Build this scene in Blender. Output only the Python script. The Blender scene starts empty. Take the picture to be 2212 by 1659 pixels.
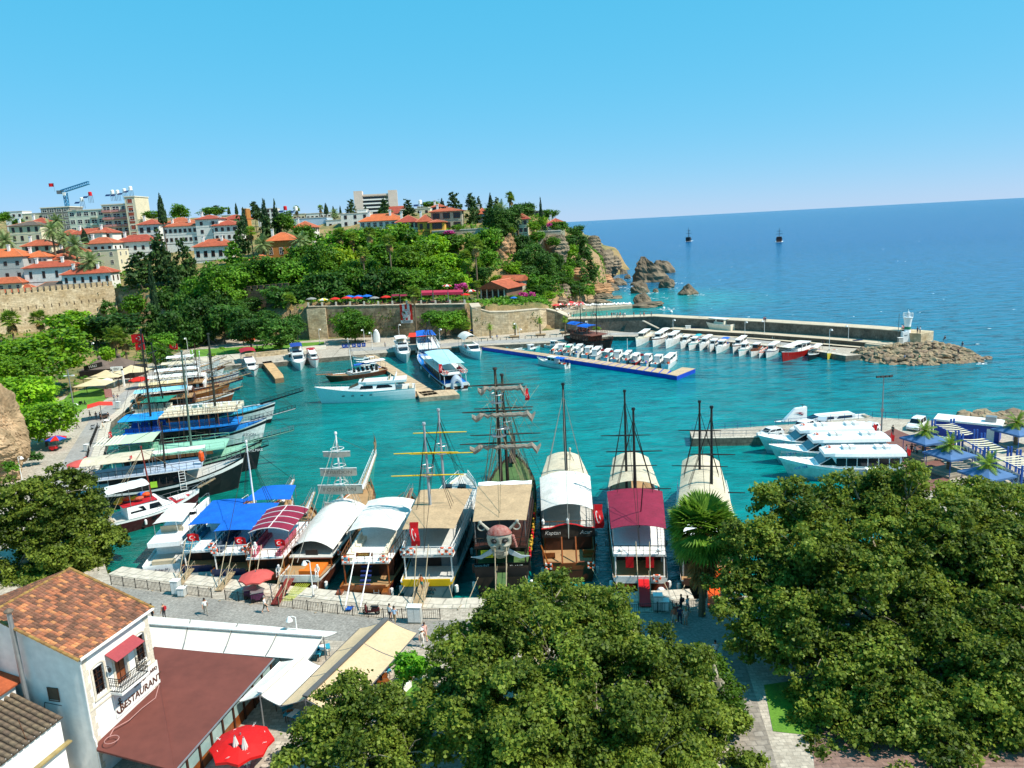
import bpy,math,random
import numpy as np
from mathutils import Vector,Matrix
R=math.radians
SC=bpy.context.scene
COL=SC.collection
# camera, world, sun, exposure
CAM_H,FPX,ROLL=37.0,769.0*2212/1024,R(3.05)
PITCH=math.atan(159.3/769.0)
_c,_s,_cp,_sp=math.cos(ROLL),math.sin(ROLL),math.cos(PITCH),math.sin(PITCH)
cam=bpy.data.cameras.new('camera');cam_ob=bpy.data.objects.new('camera',cam);COL.objects.link(cam_ob)
_D=Vector((0,-_sp,-_cp));_X=Vector((1,0,0));_F=Vector((0,_cp,-_sp))
_r=_X*_c+_D*_s;_u=-(_X*-_s+_D*_c)
cam_ob.matrix_world=Matrix(((_r.x,_u.x,-_F.x,0),(_r.y,_u.y,-_F.y,0),(_r.z,_u.z,-_F.z,CAM_H),(0,0,0,1)))
cam.sensor_width=36;cam.lens=36*769.0/1024;cam.clip_start=0.5;cam.clip_end=120000
SC.camera=cam_ob
SUN_EL,SUN_AZ=R(53),R(109)
world=bpy.data.worlds.new('World');SC.world=world;world.use_nodes=True
nt=world.node_tree;nt.nodes.clear()
_o=nt.nodes.new('ShaderNodeOutputWorld');_b=nt.nodes.new('ShaderNodeBackground');_k=nt.nodes.new('ShaderNodeTexSky')
_k.sky_type='NISHITA';_k.sun_disc=False;_k.sun_elevation=SUN_EL;_k.sun_rotation=SUN_AZ
_k.air_density=1.0;_k.dust_density=0.2;_k.ozone_density=4.0;_k.altitude=1500
_sp3=nt.nodes.new('ShaderNodeSeparateColor');_cb3=nt.nodes.new('ShaderNodeCombineColor');nt.links.new(_k.outputs[0],_sp3.inputs[0])
for _i,(_g,_p)in enumerate(((.45,1.0),(.645,.22),(.9,.2))):
 _m1=nt.nodes.new('ShaderNodeMath');_m1.operation='MULTIPLY';_m1.inputs[1].default_value=.115*1.35
 _m2=nt.nodes.new('ShaderNodeMath');_m2.operation='POWER';_m2.inputs[1].default_value=_p
 _m3=nt.nodes.new('ShaderNodeMath');_m3.operation='MULTIPLY';_m3.inputs[1].default_value=_g/.1/2**.5
 nt.links.new(_sp3.outputs[_i],_m1.inputs[0]);nt.links.new(_m1.outputs[0],_m2.inputs[0]);nt.links.new(_m2.outputs[0],_m3.inputs[0]);nt.links.new(_m3.outputs[0],_cb3.inputs[_i])
_b.inputs['Strength'].default_value=0.1
nt.links.new(_cb3.outputs[0],_b.inputs[0]);nt.links.new(_b.outputs[0],_o.inputs[0])
sun=bpy.data.lights.new('sun','SUN');sun.energy=4.6;sun.angle=R(0.53);sun.color=(1.0,0.945,0.86)
sun_ob=bpy.data.objects.new('sun',sun);COL.objects.link(sun_ob)
_sd=Vector((math.sin(SUN_AZ)*math.cos(SUN_EL),math.cos(SUN_AZ)*math.cos(SUN_EL),math.sin(SUN_EL)))
sun_ob.rotation_euler=_sd.to_track_quat('Z','Y').to_euler()
sun_ob.location=(60,-40,120)
vs=SC.view_settings
vs.view_transform='Standard';vs.look='None';vs.gamma=1.0;vs.use_curve_mapping=False;vs.exposure=0.56
SC.cycles.max_bounces=5;SC.cycles.diffuse_bounces=2;SC.cycles.glossy_bounces=2;SC.cycles.transmission_bounces=3
SC.cycles.transparent_max_bounces=6;SC.cycles.caustics_reflective=False;SC.cycles.caustics_refractive=False
SC.cycles.sample_clamp_indirect=6;SC.cycles.use_denoising=True
# survey: bearings read off the photograph (2212 px wide) -> world
def ray(p):
 dx,dy=p[0]-1106,p[1]-829.5
 u=(dx*_c-dy*_s)/FPX;v=(dx*_s+dy*_c)/FPX
 return Vector((u,_cp-v*_sp,-_sp-v*_cp))
def U(x,y,z=None,Y=None):
 r=ray((x,y));t=(z-CAM_H)/r.z if Y is None else Y/r.y
 return Vector((r.x*t,r.y*t,CAM_H+r.z*t))
ZR={1:(0,378,.1953),2:(378,378,.1953),3:(756,378,.1953),4:(1080,432,.1953),5:(1458,594,.1953),6:(1780,594,.1953),7:(0,648,.1953),8:(378,648,.1953),21:(756,648,.1953),22:(1080,648,.1953),23:(0,918,.1953),24:(162,810,.2441),25:(540,918,.2441),26:(918,810,.3093),27:(1242,810,.3093),28:(1566,810,.292),31:(0,1188,.2838),32:(432,1188,.2838),36:(1890,864,.2534),37:(270,1080,.3402)}
def Z(k,x,y,z=None,Y=None):
 a,b,s=ZR[k]
 return U(a+x*s,b+y*s,z,Y)
def mpp(Y):
 return Y/FPX*1.0
 # materials
def lin(h):
 if isinstance(h,str):
  h=h.lstrip('#');h=[int(h[i:i+2],16)/255 for i in(0,2,4)]
 return tuple((c/12.92 if c<=.04045 else((c+.055)/1.055)**2.4)for c in h)+(1.0,)
MATS={}
def N(t,kind,**kw):
 n=t.nodes.new('ShaderNode'+kind)
 for k,v in kw.items():
  if k in n.inputs:n.inputs[k].default_value=v
  else:setattr(n,k,v)
 return n
def mat(name,c,rough=.6,var=.18,sc=1.5,c2=None,sc2=None,bump=0,bsc=12,metal=0,spec=.4,wave=None,rnd=0,dirt=0,brick=None,trans=0,coat=0):
 if name in MATS:return MATS[name]
 m=bpy.data.materials.new(name);m.use_nodes=True;t=m.node_tree;L=t.links
 p=t.nodes['Principled BSDF'];p.inputs['Roughness'].default_value=rough;p.inputs['Metallic'].default_value=metal
 p.inputs['Specular IOR Level'].default_value=spec
 if coat:p.inputs['Coat Weight'].default_value=coat
 g=N(t,'NewGeometry');col=lin(c)
 tc=N(t,'TexCoord');vec=tc.outputs['Object']
 nz=N(t,'TexNoise',Scale=sc,Detail=5.0,Roughness=.65);L.new(vec,nz.inputs['Vector'])
 cr=N(t,'ValToRGB');e=cr.color_ramp.elements
 d=lin(c2)if c2 else tuple(x*(1-var)for x in col[:3])+(1,)
 l=col if c2 else tuple(min(1,x*(1+var*.5))for x in col[:3])+(1,)
 e[0].position=.33;e[0].color=d;e[1].position=.67;e[1].color=l
 L.new(nz.outputs['Fac'],cr.inputs[0]);out=cr.outputs[0]
 if sc2 or dirt:
  n2=N(t,'TexNoise',Scale=sc2 or sc*7,Detail=3.0);L.new(vec,n2.inputs['Vector'])
  mr=N(t,'MapRange');mr.inputs[1].default_value=.3;mr.inputs[2].default_value=.75
  mr.inputs[3].default_value=1-(dirt or .3);mr.inputs[4].default_value=1.08;L.new(n2.outputs['Fac'],mr.inputs[0])
  mx=N(t,'MixRGB',blend_type='MULTIPLY',Fac=1.0);L.new(out,mx.inputs[1]);L.new(mr.outputs[0],mx.inputs[2]);out=mx.outputs[0]
 if wave:
  w=N(t,'TexWave',Scale=wave[1],Distortion=wave[3]if len(wave)>3 else .4);w.bands_direction=wave[0];L.new(vec,w.inputs['Vector'])
  mr=N(t,'MapRange');mr.inputs[3].default_value=1-wave[2];mr.inputs[4].default_value=1.05;L.new(w.outputs['Fac'],mr.inputs[0])
  mx=N(t,'MixRGB',blend_type='MULTIPLY',Fac=1.0);L.new(out,mx.inputs[1]);L.new(mr.outputs[0],mx.inputs[2]);out=mx.outputs[0]
 bh=None
 if brick:
  b=N(t,'TexBrick',Scale=brick[0]);b.inputs['Color1'].default_value=(1,1,1,1);b.inputs['Color2'].default_value=(.7,.68,.66,1)
  b.inputs['Mortar'].default_value=(brick[1],)*3+(1,);b.inputs['Mortar Size'].default_value=.03
  b.inputs['Brick Width'].default_value=brick[2];b.inputs['Row Height'].default_value=brick[3]
  mp=N(t,'Mapping');mp.inputs['Rotation'].default_value=brick[4]if len(brick)>4 else(0,0,0)
  n3=N(t,'TexNoise',Scale=.8);L.new(vec,n3.inputs['Vector'])
  ad=N(t,'MixRGB',blend_type='ADD',Fac=.5);L.new(vec,ad.inputs[1]);L.new(n3.outputs['Color'],ad.inputs[2])
  L.new(ad.outputs[0],mp.inputs['Vector']);L.new(mp.outputs[0],b.inputs['Vector'])
  mx=N(t,'MixRGB',blend_type='MULTIPLY',Fac=1.0);L.new(out,mx.inputs[1]);L.new(b.outputs['Color'],mx.inputs[2]);out=mx.outputs[0];bh=b.outputs['Color']
 if rnd:
  oi=N(t,'ObjectInfo');hs=N(t,'HueSaturation');mr=N(t,'MapRange')
  mr.inputs[3].default_value=1-rnd;mr.inputs[4].default_value=1+rnd;L.new(oi.outputs['Random'],mr.inputs[0]);L.new(mr.outputs[0],hs.inputs['Value'])
  m2=N(t,'MapRange');m2.inputs[3].default_value=.5-rnd*.06;m2.inputs[4].default_value=.5+rnd*.06;L.new(oi.outputs['Random'],m2.inputs[0]);L.new(m2.outputs[0],hs.inputs['Hue'])
  L.new(out,hs.inputs['Color']);out=hs.outputs[0]
 L.new(out,p.inputs['Base Color'])
 if bump:
  n4=N(t,'TexNoise',Scale=bsc,Detail=6.0,Roughness=.7);L.new(vec,n4.inputs['Vector'])
  h=n4.outputs['Fac']
  if bh is not None:
   mm=N(t,'MixRGB',blend_type='MULTIPLY',Fac=1.0);L.new(h,mm.inputs[1]);L.new(bh,mm.inputs[2]);h=mm.outputs[0]
  bp=N(t,'Bump',Strength=min(1,bump));bp.inputs['Distance'].default_value=.15;L.new(h,bp.inputs['Height']);L.new(bp.outputs[0],p.inputs['Normal'])
 if trans:
  tr=N(t,'BsdfTranslucent');mx=N(t,'MixShader');mx.inputs[0].default_value=trans
  L.new(out,tr.inputs[0]);L.new(p.outputs[0],mx.inputs[1]);L.new(tr.outputs[0],mx.inputs[2]);L.new(mx.outputs[0],t.nodes['Material Output'].inputs[0])
 MATS[name]=m
 return m
def leafmat(name,a,b,sc=.35,trans=.35,rnd=.25):
 if name in MATS:return MATS[name]
 m=bpy.data.materials.new(name);m.use_nodes=True;t=m.node_tree;L=t.links;t.nodes.clear()
 o=N(t,'OutputMaterial');tc=N(t,'TexCoord');g=N(t,'NewGeometry')
 n=N(t,'TexNoise',Scale=sc,Detail=4.0);L.new(tc.outputs['Object'],n.inputs['Vector'])
 ad=N(t,'Math',operation='MULTIPLY_ADD');ad.inputs[1].default_value=.3;L.new(g.outputs['Random Per Island'],ad.inputs[0]);L.new(n.outputs['Fac'],ad.inputs[2])
 cr=N(t,'ValToRGB');e=cr.color_ramp.elements;e[0].position=.45;e[0].color=lin(a);e[1].position=.85;e[1].color=lin(b);L.new(ad.outputs[0],cr.inputs[0])
 oi=N(t,'ObjectInfo');hs=N(t,'HueSaturation')
 mr=N(t,'MapRange');mr.inputs[3].default_value=1-rnd;mr.inputs[4].default_value=1+rnd;L.new(oi.outputs['Random'],mr.inputs[0]);L.new(mr.outputs[0],hs.inputs['Value'])
 L.new(cr.outputs[0],hs.inputs['Color'])
 d=N(t,'BsdfPrincipled',Roughness=.55);d.inputs['Specular IOR Level'].default_value=.25;L.new(hs.outputs[0],d.inputs['Base Color'])
 tr=N(t,'BsdfTranslucent');h2=N(t,'HueSaturation');h2.inputs['Hue'].default_value=.485;h2.inputs['Value'].default_value=1.4;L.new(hs.outputs[0],h2.inputs['Color']);L.new(h2.outputs[0],tr.inputs[0])
 mx=N(t,'MixShader');mx.inputs[0].default_value=trans;L.new(d.outputs[0],mx.inputs[1]);L.new(tr.outputs[0],mx.inputs[2]);L.new(mx.outputs[0],o.inputs[0])
 MATS[name]=m
 return m
def glass(name='dark_glass',c='101820'):
 return mat(name,c,rough=.14,var=.3,sc=.7,spec=.45)
 # mesh builder
class MB:
 def __init__(s):s.v=[];s.f=[];s.m=[];s.k=0
 def add(s,vs,fs,M=None):
  n=len(s.v)
  s.v+=[tuple(M@Vector(v))if M is not None else tuple(v)for v in vs]
  s.f+=[tuple(i+n for i in f)for f in fs];s.m+=[s.k]*len(fs)
  return s
 def box(s,x0,x1,y0,y1,z0,z1,M=None):
  return s.add([(x0,y0,z0),(x1,y0,z0),(x1,y1,z0),(x0,y1,z0),(x0,y0,z1),(x1,y0,z1),(x1,y1,z1),(x0,y1,z1)],[(0,3,2,1),(4,5,6,7),(0,1,5,4),(1,2,6,5),(2,3,7,6),(3,0,4,7)],M)
 def cbox(s,c,d,rz=0,rx=0,ry=0):
  M=Matrix.Translation(c)@Matrix.Rotation(rz,4,'Z')@Matrix.Rotation(ry,4,'Y')@Matrix.Rotation(rx,4,'X')
  return s.box(-d[0]/2,d[0]/2,-d[1]/2,d[1]/2,-d[2]/2,d[2]/2,M)
 def tube(s,p,q,r,r2=None,n=6):
  p,q=Vector(p),Vector(q);d=q-p
  if d.length<1e-6:return s
  r2=r if r2 is None else r2;a=d.orthogonal().normalized();b=d.normalized().cross(a)
  vs=[p+(a*math.cos(t)+b*math.sin(t))*r for t in(2*math.pi*i/n for i in range(n))]+[q+(a*math.cos(t)+b*math.sin(t))*r2 for t in(2*math.pi*i/n for i in range(n))]
  return s.add(vs,[(i,(i+1)%n,n+(i+1)%n,n+i)for i in range(n)]+[tuple(range(n-1,-1,-1)),tuple(range(n,2*n))])
 def path(s,pts,r,n=5):
  for a,b in zip(pts,pts[1:]):s.tube(a,b,r,n=n)
  return s
 def rings(s,rr,closed=True,cap=True):
  n=len(rr[0]);vs=[p for r in rr for p in r];fs=[]
  for i in range(len(rr)-1):
   for j in range(n if closed else n-1):
    fs.append((i*n+j,i*n+(j+1)%n,(i+1)*n+(j+1)%n,(i+1)*n+j))
  if cap and closed:fs+=[tuple(range(n-1,-1,-1)),tuple(range((len(rr)-1)*n,len(rr)*n))]
  return s.add(vs,fs)
 def lathe(s,prof,n=10,c=(0,0,0),sx=1,sy=1):
  rr=[[(c[0]+r*sx*math.cos(2*math.pi*i/n),c[1]+r*sy*math.sin(2*math.pi*i/n),c[2]+z)for i in range(n)]for r,z in prof]
  return s.rings(rr)
 def ball(s,c,r,n=8,sz=1):
  return s.lathe([(max(.001,r*math.sin(math.pi*i/5)),-r*sz*math.cos(math.pi*i/5))for i in range(6)],n,c)
 def ring(s,c,R0,r,axis='Z',n=14,k=5):
  vs=[]
  for i in range(n):
   a=2*math.pi*i/n
   for j in range(k):
    b=2*math.pi*j/k;q=R0+r*math.cos(b);h=r*math.sin(b)
    p=(q*math.cos(a),q*math.sin(a),h)
    p={'Z':p,'X':(h,p[0],p[1]),'Y':(p[0],h,p[1])}[axis]
    vs.append((c[0]+p[0],c[1]+p[1],c[2]+p[2]))
  return s.add(vs,[(i*k+j,((i+1)%n)*k+j,((i+1)%n)*k+(j+1)%k,i*k+(j+1)%k)for i in range(n)for j in range(k)])
 def slab(s,pts,z0,z1):
  n=len(pts);a=sum(pts[i][0]*pts[(i+1)%n][1]-pts[(i+1)%n][0]*pts[i][1]for i in range(n))
  if a<0:pts=pts[::-1]
  return s.add([(p[0],p[1],z0)for p in pts]+[(p[0],p[1],z1)for p in pts],[tuple(range(n-1,-1,-1)),tuple(range(n,2*n))]+[(i,(i+1)%n,n+(i+1)%n,n+i)for i in range(n)])
 def plate(s,pts,t):
  P=[Vector(p)for p in pts];nrm=Vector((0,0,0))
  for i in range(len(P)):nrm+=P[i].cross(P[(i+1)%len(P)])
  nrm.normalize();n=len(P)
  return s.add([p-nrm*t for p in P]+P,[tuple(range(n-1,-1,-1)),tuple(range(n,2*n))]+[(i,(i+1)%n,n+(i+1)%n,n+i)for i in range(n)])
 def sheet(s,fn,nu,nv,t=0):
  vs=[fn(i/nu,j/nv)for j in range(nv+1)for i in range(nu+1)];w=nu+1
  fs=[(j*w+i,j*w+i+1,(j+1)*w+i+1,(j+1)*w+i)for j in range(nv)for i in range(nu)]
  s.add(vs,fs)
  if t:
   lo=[(v[0],v[1],v[2]-t)for v in vs];m=len(vs)
   s.add(lo,[f[::-1]for f in fs])
   e=[i for i in range(w)]+[j*w+nu for j in range(1,nv+1)]+[nv*w+i for i in range(nu-1,-1,-1)]+[j*w for j in range(nv-1,0,-1)]
   s.add([vs[i]for i in e]+[lo[i]for i in e],[(i,len(e)+i,len(e)+(i+1)%len(e),(i+1)%len(e))for i in range(len(e))])
  return s
 def mesh(s,name,mats):
  me=bpy.data.meshes.new(name);me.from_pydata(s.v,[],s.f)
  for m in(mats if isinstance(mats,(list,tuple))else[mats]):me.materials.append(m)
  if any(s.m):me.polygons.foreach_set('material_index',s.m)
  me.update();return me
 def obj(s,name,mats,parent=None,smooth=False):
  me=s.mesh(name,mats)
  if smooth:me.polygons.foreach_set('use_smooth',[True]*len(me.polygons))
  return put(name,me,parent)
def put(name,data,parent=None,loc=None,rot=None,scale=None):
 o=bpy.data.objects.new(name,data);COL.objects.link(o)
 if parent:o.parent=parent
 if loc is not None:o.location=loc
 if rot is not None:o.rotation_euler=rot if not isinstance(rot,(int,float))else(0,0,rot)
 if scale is not None:o.scale=scale if not isinstance(scale,(int,float))else(scale,)*3
 return o
def tag(o,label=None,cat=None,group=None,kind=None):
 if label:o['label']=label
 if cat:o['category']=cat
 if group:o['group']=group
 if kind:o['kind']=kind
 return o
def thing(name,label,cat,loc=(0,0,0),rz=0,group=None,scale=None):
 return tag(put(name,None,None,loc,(0,0,rz),scale),label,cat,group)
def struct(name,mb,m,smooth=False,label=None):
 return tag(mb.obj(name,m,None,smooth),label,None,None,'structure')
def dup(root,loc=None,rz=None,label=None,scale=None,group=None):
 def cp(o,par):
  c=o.copy();COL.objects.link(c);c.parent=par
  for ch in o.children:cp(ch,c)
  return c
 r=cp(root,None)
 if loc is not None:r.location=loc
 if rz is not None:r.rotation_euler=(0,0,rz)
 if scale is not None:r.scale=scale if not isinstance(scale,(int,float))else(scale,)*3
 if label:r['label']=label
 if group:r['group']=group
 return r
def text(s,size,m,parent,loc,rot,ext=.02,name='lettering',align='CENTER',shear=0,sx=1):
 c=bpy.data.curves.new(name,'FONT');c.body=s;c.size=size;c.extrude=ext;c.align_x=align;c.align_y='CENTER';c.shear=shear
 c.resolution_u=3;c.materials.append(m)
 t=bpy.data.objects.new(name,c);me=bpy.data.meshes.new_from_object(t);bpy.data.objects.remove(t)
 if not me.materials:me.materials.append(m)
 return put(name,me,parent,loc,rot,(sx,1,1))
def np_mesh(name,V,m,smooth=False):
 n,k,_=V.shape;me=bpy.data.meshes.new(name)
 me.vertices.add(n*k);me.vertices.foreach_set('co',V.astype(np.float32).ravel())
 me.loops.add(n*k);me.loops.foreach_set('vertex_index',np.arange(n*k,dtype=np.int32))
 me.polygons.add(n);me.polygons.foreach_set('loop_start',np.arange(0,n*k,k,dtype=np.int32))
 me.polygons.foreach_set('loop_total',np.full(n,k,dtype=np.int32))
 for q in(m if isinstance(m,(list,tuple))else[m]):me.materials.append(q)
 me.update(calc_edges=True);return me
def az(a,b):
 return math.atan2(b[1]-a[1],b[0]-a[0])
WHITE=mat('white_paint','eceae4',.45,.08,.8,dirt=.12)
GEL=mat('white_gelcoat','f1f1ee',.22,.05,.5,dirt=.07,spec=.6)
CREAMP=mat('cream_paint','e6dcc4',.5,.1,.8,dirt=.12)
WOOD=mat('varnished_wood','8a4a1e',.35,.35,1.2,wave=('Z',4,.25,2),spec=.5,rnd=.15)
WOODD=mat('dark_wood','4a2a1a',.5,.35,1.2,wave=('Z',5,.3,2),rnd=.15)
WOODL=mat('weathered_wood','b39872',.75,.3,1.0,wave=('Y',3,.2,2),dirt=.25)
BLACK=mat('black_paint','1a1a1b',.4,.3,1.0,dirt=.3)
STEEL=mat('galvanised_steel','9a9c9c',.4,.15,2,metal=.6)
IRON=mat('black_iron','1d1c1c',.5,.2,2)
NAVY=mat('navy_paint','16264f',.45,.2,1)
GLASS=glass()
ROPE=mat('rope','a8977a',.9,.3,4)
ROPED=mat('tarred_rope','38322a',.9,.3,4)
RED=mat('red_paint','c8161c',.5,.12,1)
FLAGRED=mat('flag_red','d4121c',.7,.12,1.5,trans=.25)
ORANGE=mat('buoy_orange','e2551c',.5,.12,1)
BLUE=mat('blue_canvas','1067cf',.7,.2,.7,dirt=.18,trans=.1,bump=.3,bsc=1.6)
CANVAS=mat('white_canvas','ece7dc',.8,.16,.7,dirt=.2,trans=.12,bump=.35,bsc=1.6)
CREAMC=mat('cream_canvas','dccdb0',.8,.18,.7,dirt=.2,trans=.12,bump=.35,bsc=1.6)
TAN=mat('tan_canvas','c2a47e',.85,.18,.7,dirt=.2,trans=.08,bump=.3,bsc=1.6)
MAROON=mat('maroon_canvas','8e1f3c',.75,.2,.7,dirt=.2,trans=.1,bump=.3,bsc=1.6)
STONE=mat('pale_stone','d6cbb8',.8,.15,.5,dirt=.25,bump=.15)
# water
rng=random.Random(7)
def zdep(p):return p[1]*_cp-(p[2]-CAM_H)*_sp
def mp(p):return zdep(p)/FPX
def water_mat():
 m=bpy.data.materials.new('sea_water');m.use_nodes=True;t=m.node_tree;L=t.links
 p=t.nodes['Principled BSDF'];g=N(t,'NewGeometry');sx=N(t,'SeparateXYZ');L.new(g.outputs['Position'],sx.inputs[0])
 def mth(op,a,b=None,c=None):
  n=N(t,'Math',operation=op)
  for i,q in enumerate((a,b,c)):
   if q is None:continue
   if isinstance(q,(int,float)):n.inputs[i].default_value=q
   else:L.new(q,n.inputs[i])
  return n.outputs[0]
 def blob(cx,cy,r0,r1):
  v=N(t,'VectorMath',operation='DISTANCE');L.new(g.outputs['Position'],v.inputs[0]);v.inputs[1].default_value=(cx,cy,0)
  r=N(t,'MapRange',interpolation_type='SMOOTHSTEP');r.inputs[1].default_value=r1;r.inputs[2].default_value=r0;L.new(v.outputs['Value'],r.inputs[0]);return r.outputs[0]
 big=N(t,'TexNoise',Scale=.012,Detail=3.0);L.new(g.outputs['Position'],big.inputs['Vector'])
 depth=mth('ADD',sx.outputs[1],mth('MULTIPLY',sx.outputs[0],.95));depth=mth('MULTIPLY_ADD',big.outputs['Fac'],140,depth)
 cr=N(t,'ValToRGB');e=cr.color_ramp.elements
 mr=N(t,'MapRange');mr.inputs[1].default_value=0;mr.inputs[2].default_value=1400;L.new(depth,mr.inputs[0]);L.new(mr.outputs[0],cr.inputs[0])
 stops=[(.06,'027268'),(.16,'027876'),(.27,'04697c'),(.40,'086284'),(.62,'0a5682'),(1.0,'0c5284')]
 e[0].position,e[0].color=stops[0][0],lin(stops[0][1]);e[1].position,e[1].color=stops[-1][0],lin(stops[-1][1])
 for q,c in stops[1:-1]:
  n=e.new(q);n.color=lin(c)
 col=cr.outputs[0]
 for cx,cy,r0,r1,c,k in[(62,352,12,75,'17908c',.75),(-48,92,10,55,'0b5f52',.75),(-75,190,15,70,'0a5a55',.8),(30,310,6,40,'27957f',.7)]:
  mx=N(t,'MixRGB');L.new(mth('MULTIPLY',blob(cx,cy,r0,r1),k),mx.inputs[0]);L.new(col,mx.inputs[1]);mx.inputs[2].default_value=lin(c);col=mx.outputs[0]
 mpn=N(t,'Mapping');mpn.inputs['Scale'].default_value=(.5,1.0,1);mpn.inputs['Rotation'].default_value=(0,0,R(12));L.new(g.outputs['Position'],mpn.inputs['Vector'])
 w1=N(t,'TexNoise',Scale=.22,Detail=4.0,Roughness=.6);L.new(mpn.outputs[0],w1.inputs['Vector'])
 w2=N(t,'TexNoise',Scale=.95,Detail=4.0,Roughness=.62,Distortion=.4);L.new(mpn.outputs[0],w2.inputs['Vector'])
 open_=N(t,'MapRange',interpolation_type='SMOOTHSTEP');open_.inputs[1].default_value=170;open_.inputs[2].default_value=380;L.new(depth,open_.inputs[0])
 amp=mth('MULTIPLY_ADD',open_.outputs[0],1.5,.35)
 hgt=mth('ADD',mth('MULTIPLY',mth('MULTIPLY',w1.outputs['Fac'],1.6),amp),mth('MULTIPLY',w2.outputs['Fac'],.55))
 bp=N(t,'Bump',Strength=.55);bp.inputs['Distance'].default_value=.8;L.new(hgt,bp.inputs['Height']);L.new(bp.outputs[0],p.inputs['Normal'])
 rip=N(t,'MapRange');rip.inputs[1].default_value=.36;rip.inputs[2].default_value=.66;rip.inputs[3].default_value=.62;rip.inputs[4].default_value=1.3
 L.new(mth('MULTIPLY_ADD',w1.outputs['Fac'],.6,mth('MULTIPLY',w2.outputs['Fac'],.4)),rip.inputs[0])
 mx=N(t,'MixRGB',blend_type='MULTIPLY',Fac=1.0);L.new(col,mx.inputs[1]);L.new(rip.outputs[0],mx.inputs[2]);L.new(mx.outputs[0],p.inputs['Base Color'])
 mpn2=N(t,'Mapping');mpn2.inputs['Scale'].default_value=(.30,.95,1);mpn2.inputs['Rotation'].default_value=(0,0,R(8));L.new(g.outputs['Position'],mpn2.inputs['Vector'])
 w3=N(t,'TexNoise',Scale=.55,Detail=2.5,Roughness=.55,Distortion=.6);L.new(mpn2.outputs[0],w3.inputs['Vector'])
 st=N(t,'MapRange',interpolation_type='SMOOTHSTEP');st.inputs[1].default_value=.36;st.inputs[2].default_value=.46;L.new(w3.outputs['Fac'],st.inputs[0])
 dk=mth('MULTIPLY',mth('SUBTRACT',1,st.outputs[0]),mth('MULTIPLY_ADD',open_.outputs[0],.5,.16));fac=mth('SUBTRACT',1,dk)  # dark wave faces: their shade is painted into the water colour by noise
 m5=N(t,'MixRGB',blend_type='MULTIPLY',Fac=1.0);L.new(mx.outputs[0],m5.inputs[1]);L.new(fac,m5.inputs[2]);L.new(m5.outputs[0],p.inputs['Base Color'])
 sp_=N(t,'MapRange');sp_.inputs[1].default_value=200;sp_.inputs[2].default_value=700;sp_.inputs[3].default_value=.42;sp_.inputs[4].default_value=.1;L.new(sx.outputs[1],sp_.inputs[0]);L.new(sp_.outputs[0],p.inputs['Specular IOR Level'])
 p.inputs['Roughness'].default_value=.17;p.inputs['IOR'].default_value=1.33
 return m
S=60000
sea=MB();sea.add([(-S,-200,0),(S,-200,0),(S,S,0),(-S,S,0)],[(0,1,2,3)]);struct('sea',sea,water_mat())
# quays
QZ=1.3
PAVE=mat('quay_paving','c6b9a6',.85,.15,.3,dirt=.25,sc2=3,brick=(1.2,.6,.6,.4))
COBBLE=mat('grey_cobbles','a8a298',.85,.18,.25,dirt=.3,sc2=4,brick=(3,.55,.5,.3))
ASPH=mat('worn_asphalt','a19c95',.9,.2,.2,dirt=.25,sc2=2.5,bump=.1)
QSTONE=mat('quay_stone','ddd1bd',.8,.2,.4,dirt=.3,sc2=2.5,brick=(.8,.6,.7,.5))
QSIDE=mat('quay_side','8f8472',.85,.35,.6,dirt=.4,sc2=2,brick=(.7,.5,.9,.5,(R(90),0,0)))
def uz(L,z=QZ):return[U(x,y,z)for x,y in L]
front_edge=uz([(233,1241),(289,1249),(432,1265),(608,1286),(738,1300),(875,1312),(966,1315),(1200,1309),(1500,1294)])
right_edge=[Vector((30,67.5,QZ)),Vector((44,76,QZ))]+uz([(1990,1075),(1957,1012),(1890,940)])
pier_r=uz([(1495,948),(1490,930),(1566,926),(1730,915),(1794,908),(1884,901),(2033,910)])
left_edge=uz([(190,1100),(205,1047),(219,996),(232,950),(240,912),(277,882),(297,853),(332,826),(361,796),(381,789)])
far_edge=uz([(452,792),(573,785),(690,774),(808,764),(893,757),(1039,747),(1080,745),(1217,739),(1314,727),(1451,727),(1600,741),(1751,757),(1827,769)])
outline=[Vector((140,5,0)),Vector((140,100,0)),Vector((95,112,0))]+list(reversed(pier_r))+list(reversed(right_edge))+list(reversed(front_edge))+left_edge+far_edge+[Vector((96,187,0)),Vector((60,222,0)),Vector((36,246,0)),Vector((24,262,0)),Vector((-10,330,0)),Vector((-330,330,0)),Vector((-330,60,0)),Vector((-90,5,0))]
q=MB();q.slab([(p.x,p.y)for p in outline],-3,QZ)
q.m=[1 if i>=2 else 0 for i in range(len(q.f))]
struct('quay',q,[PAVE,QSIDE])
def strip(name,L,m,z=QZ+.006,t=.004):
 b=MB();pts=[U(x,y,QZ)for x,y in L];b.slab([(p.x,p.y)for p in pts],z-t,z);return struct(name,b,m)
strip('promenade',[(241,1265),(375,1284),(460,1294),(602,1312),(730,1328),(829,1338),(951,1340),(1300,1332),(1520,1318),(1700,1310),(1700,1380),(1560,1395),(1300,1400),(925,1400),(700,1382),(500,1352),(330,1328),(150,1300)],COBBLE)
strip('road',[(70,1080),(120,1025),(160,960),(195,905),(262,850),(330,800),(352,800),(300,848),(255,880),(215,935),(190,1000),(170,1060),(150,1100)],ASPH)
strip('road',[(756,752),(900,746),(1040,736),(1200,729),(1310,719),(1460,716),(1600,731),(1760,746),(1760,751),(1600,736),(1450,722),(1310,724),(1200,736),(1040,743),(900,753),(756,759)],ASPH)
GRASSM=mat('lawn','4c7a1e',.9,.3,.4,c2='6f9a2c',dirt=.3,sc2=6,bump=.3)
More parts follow.
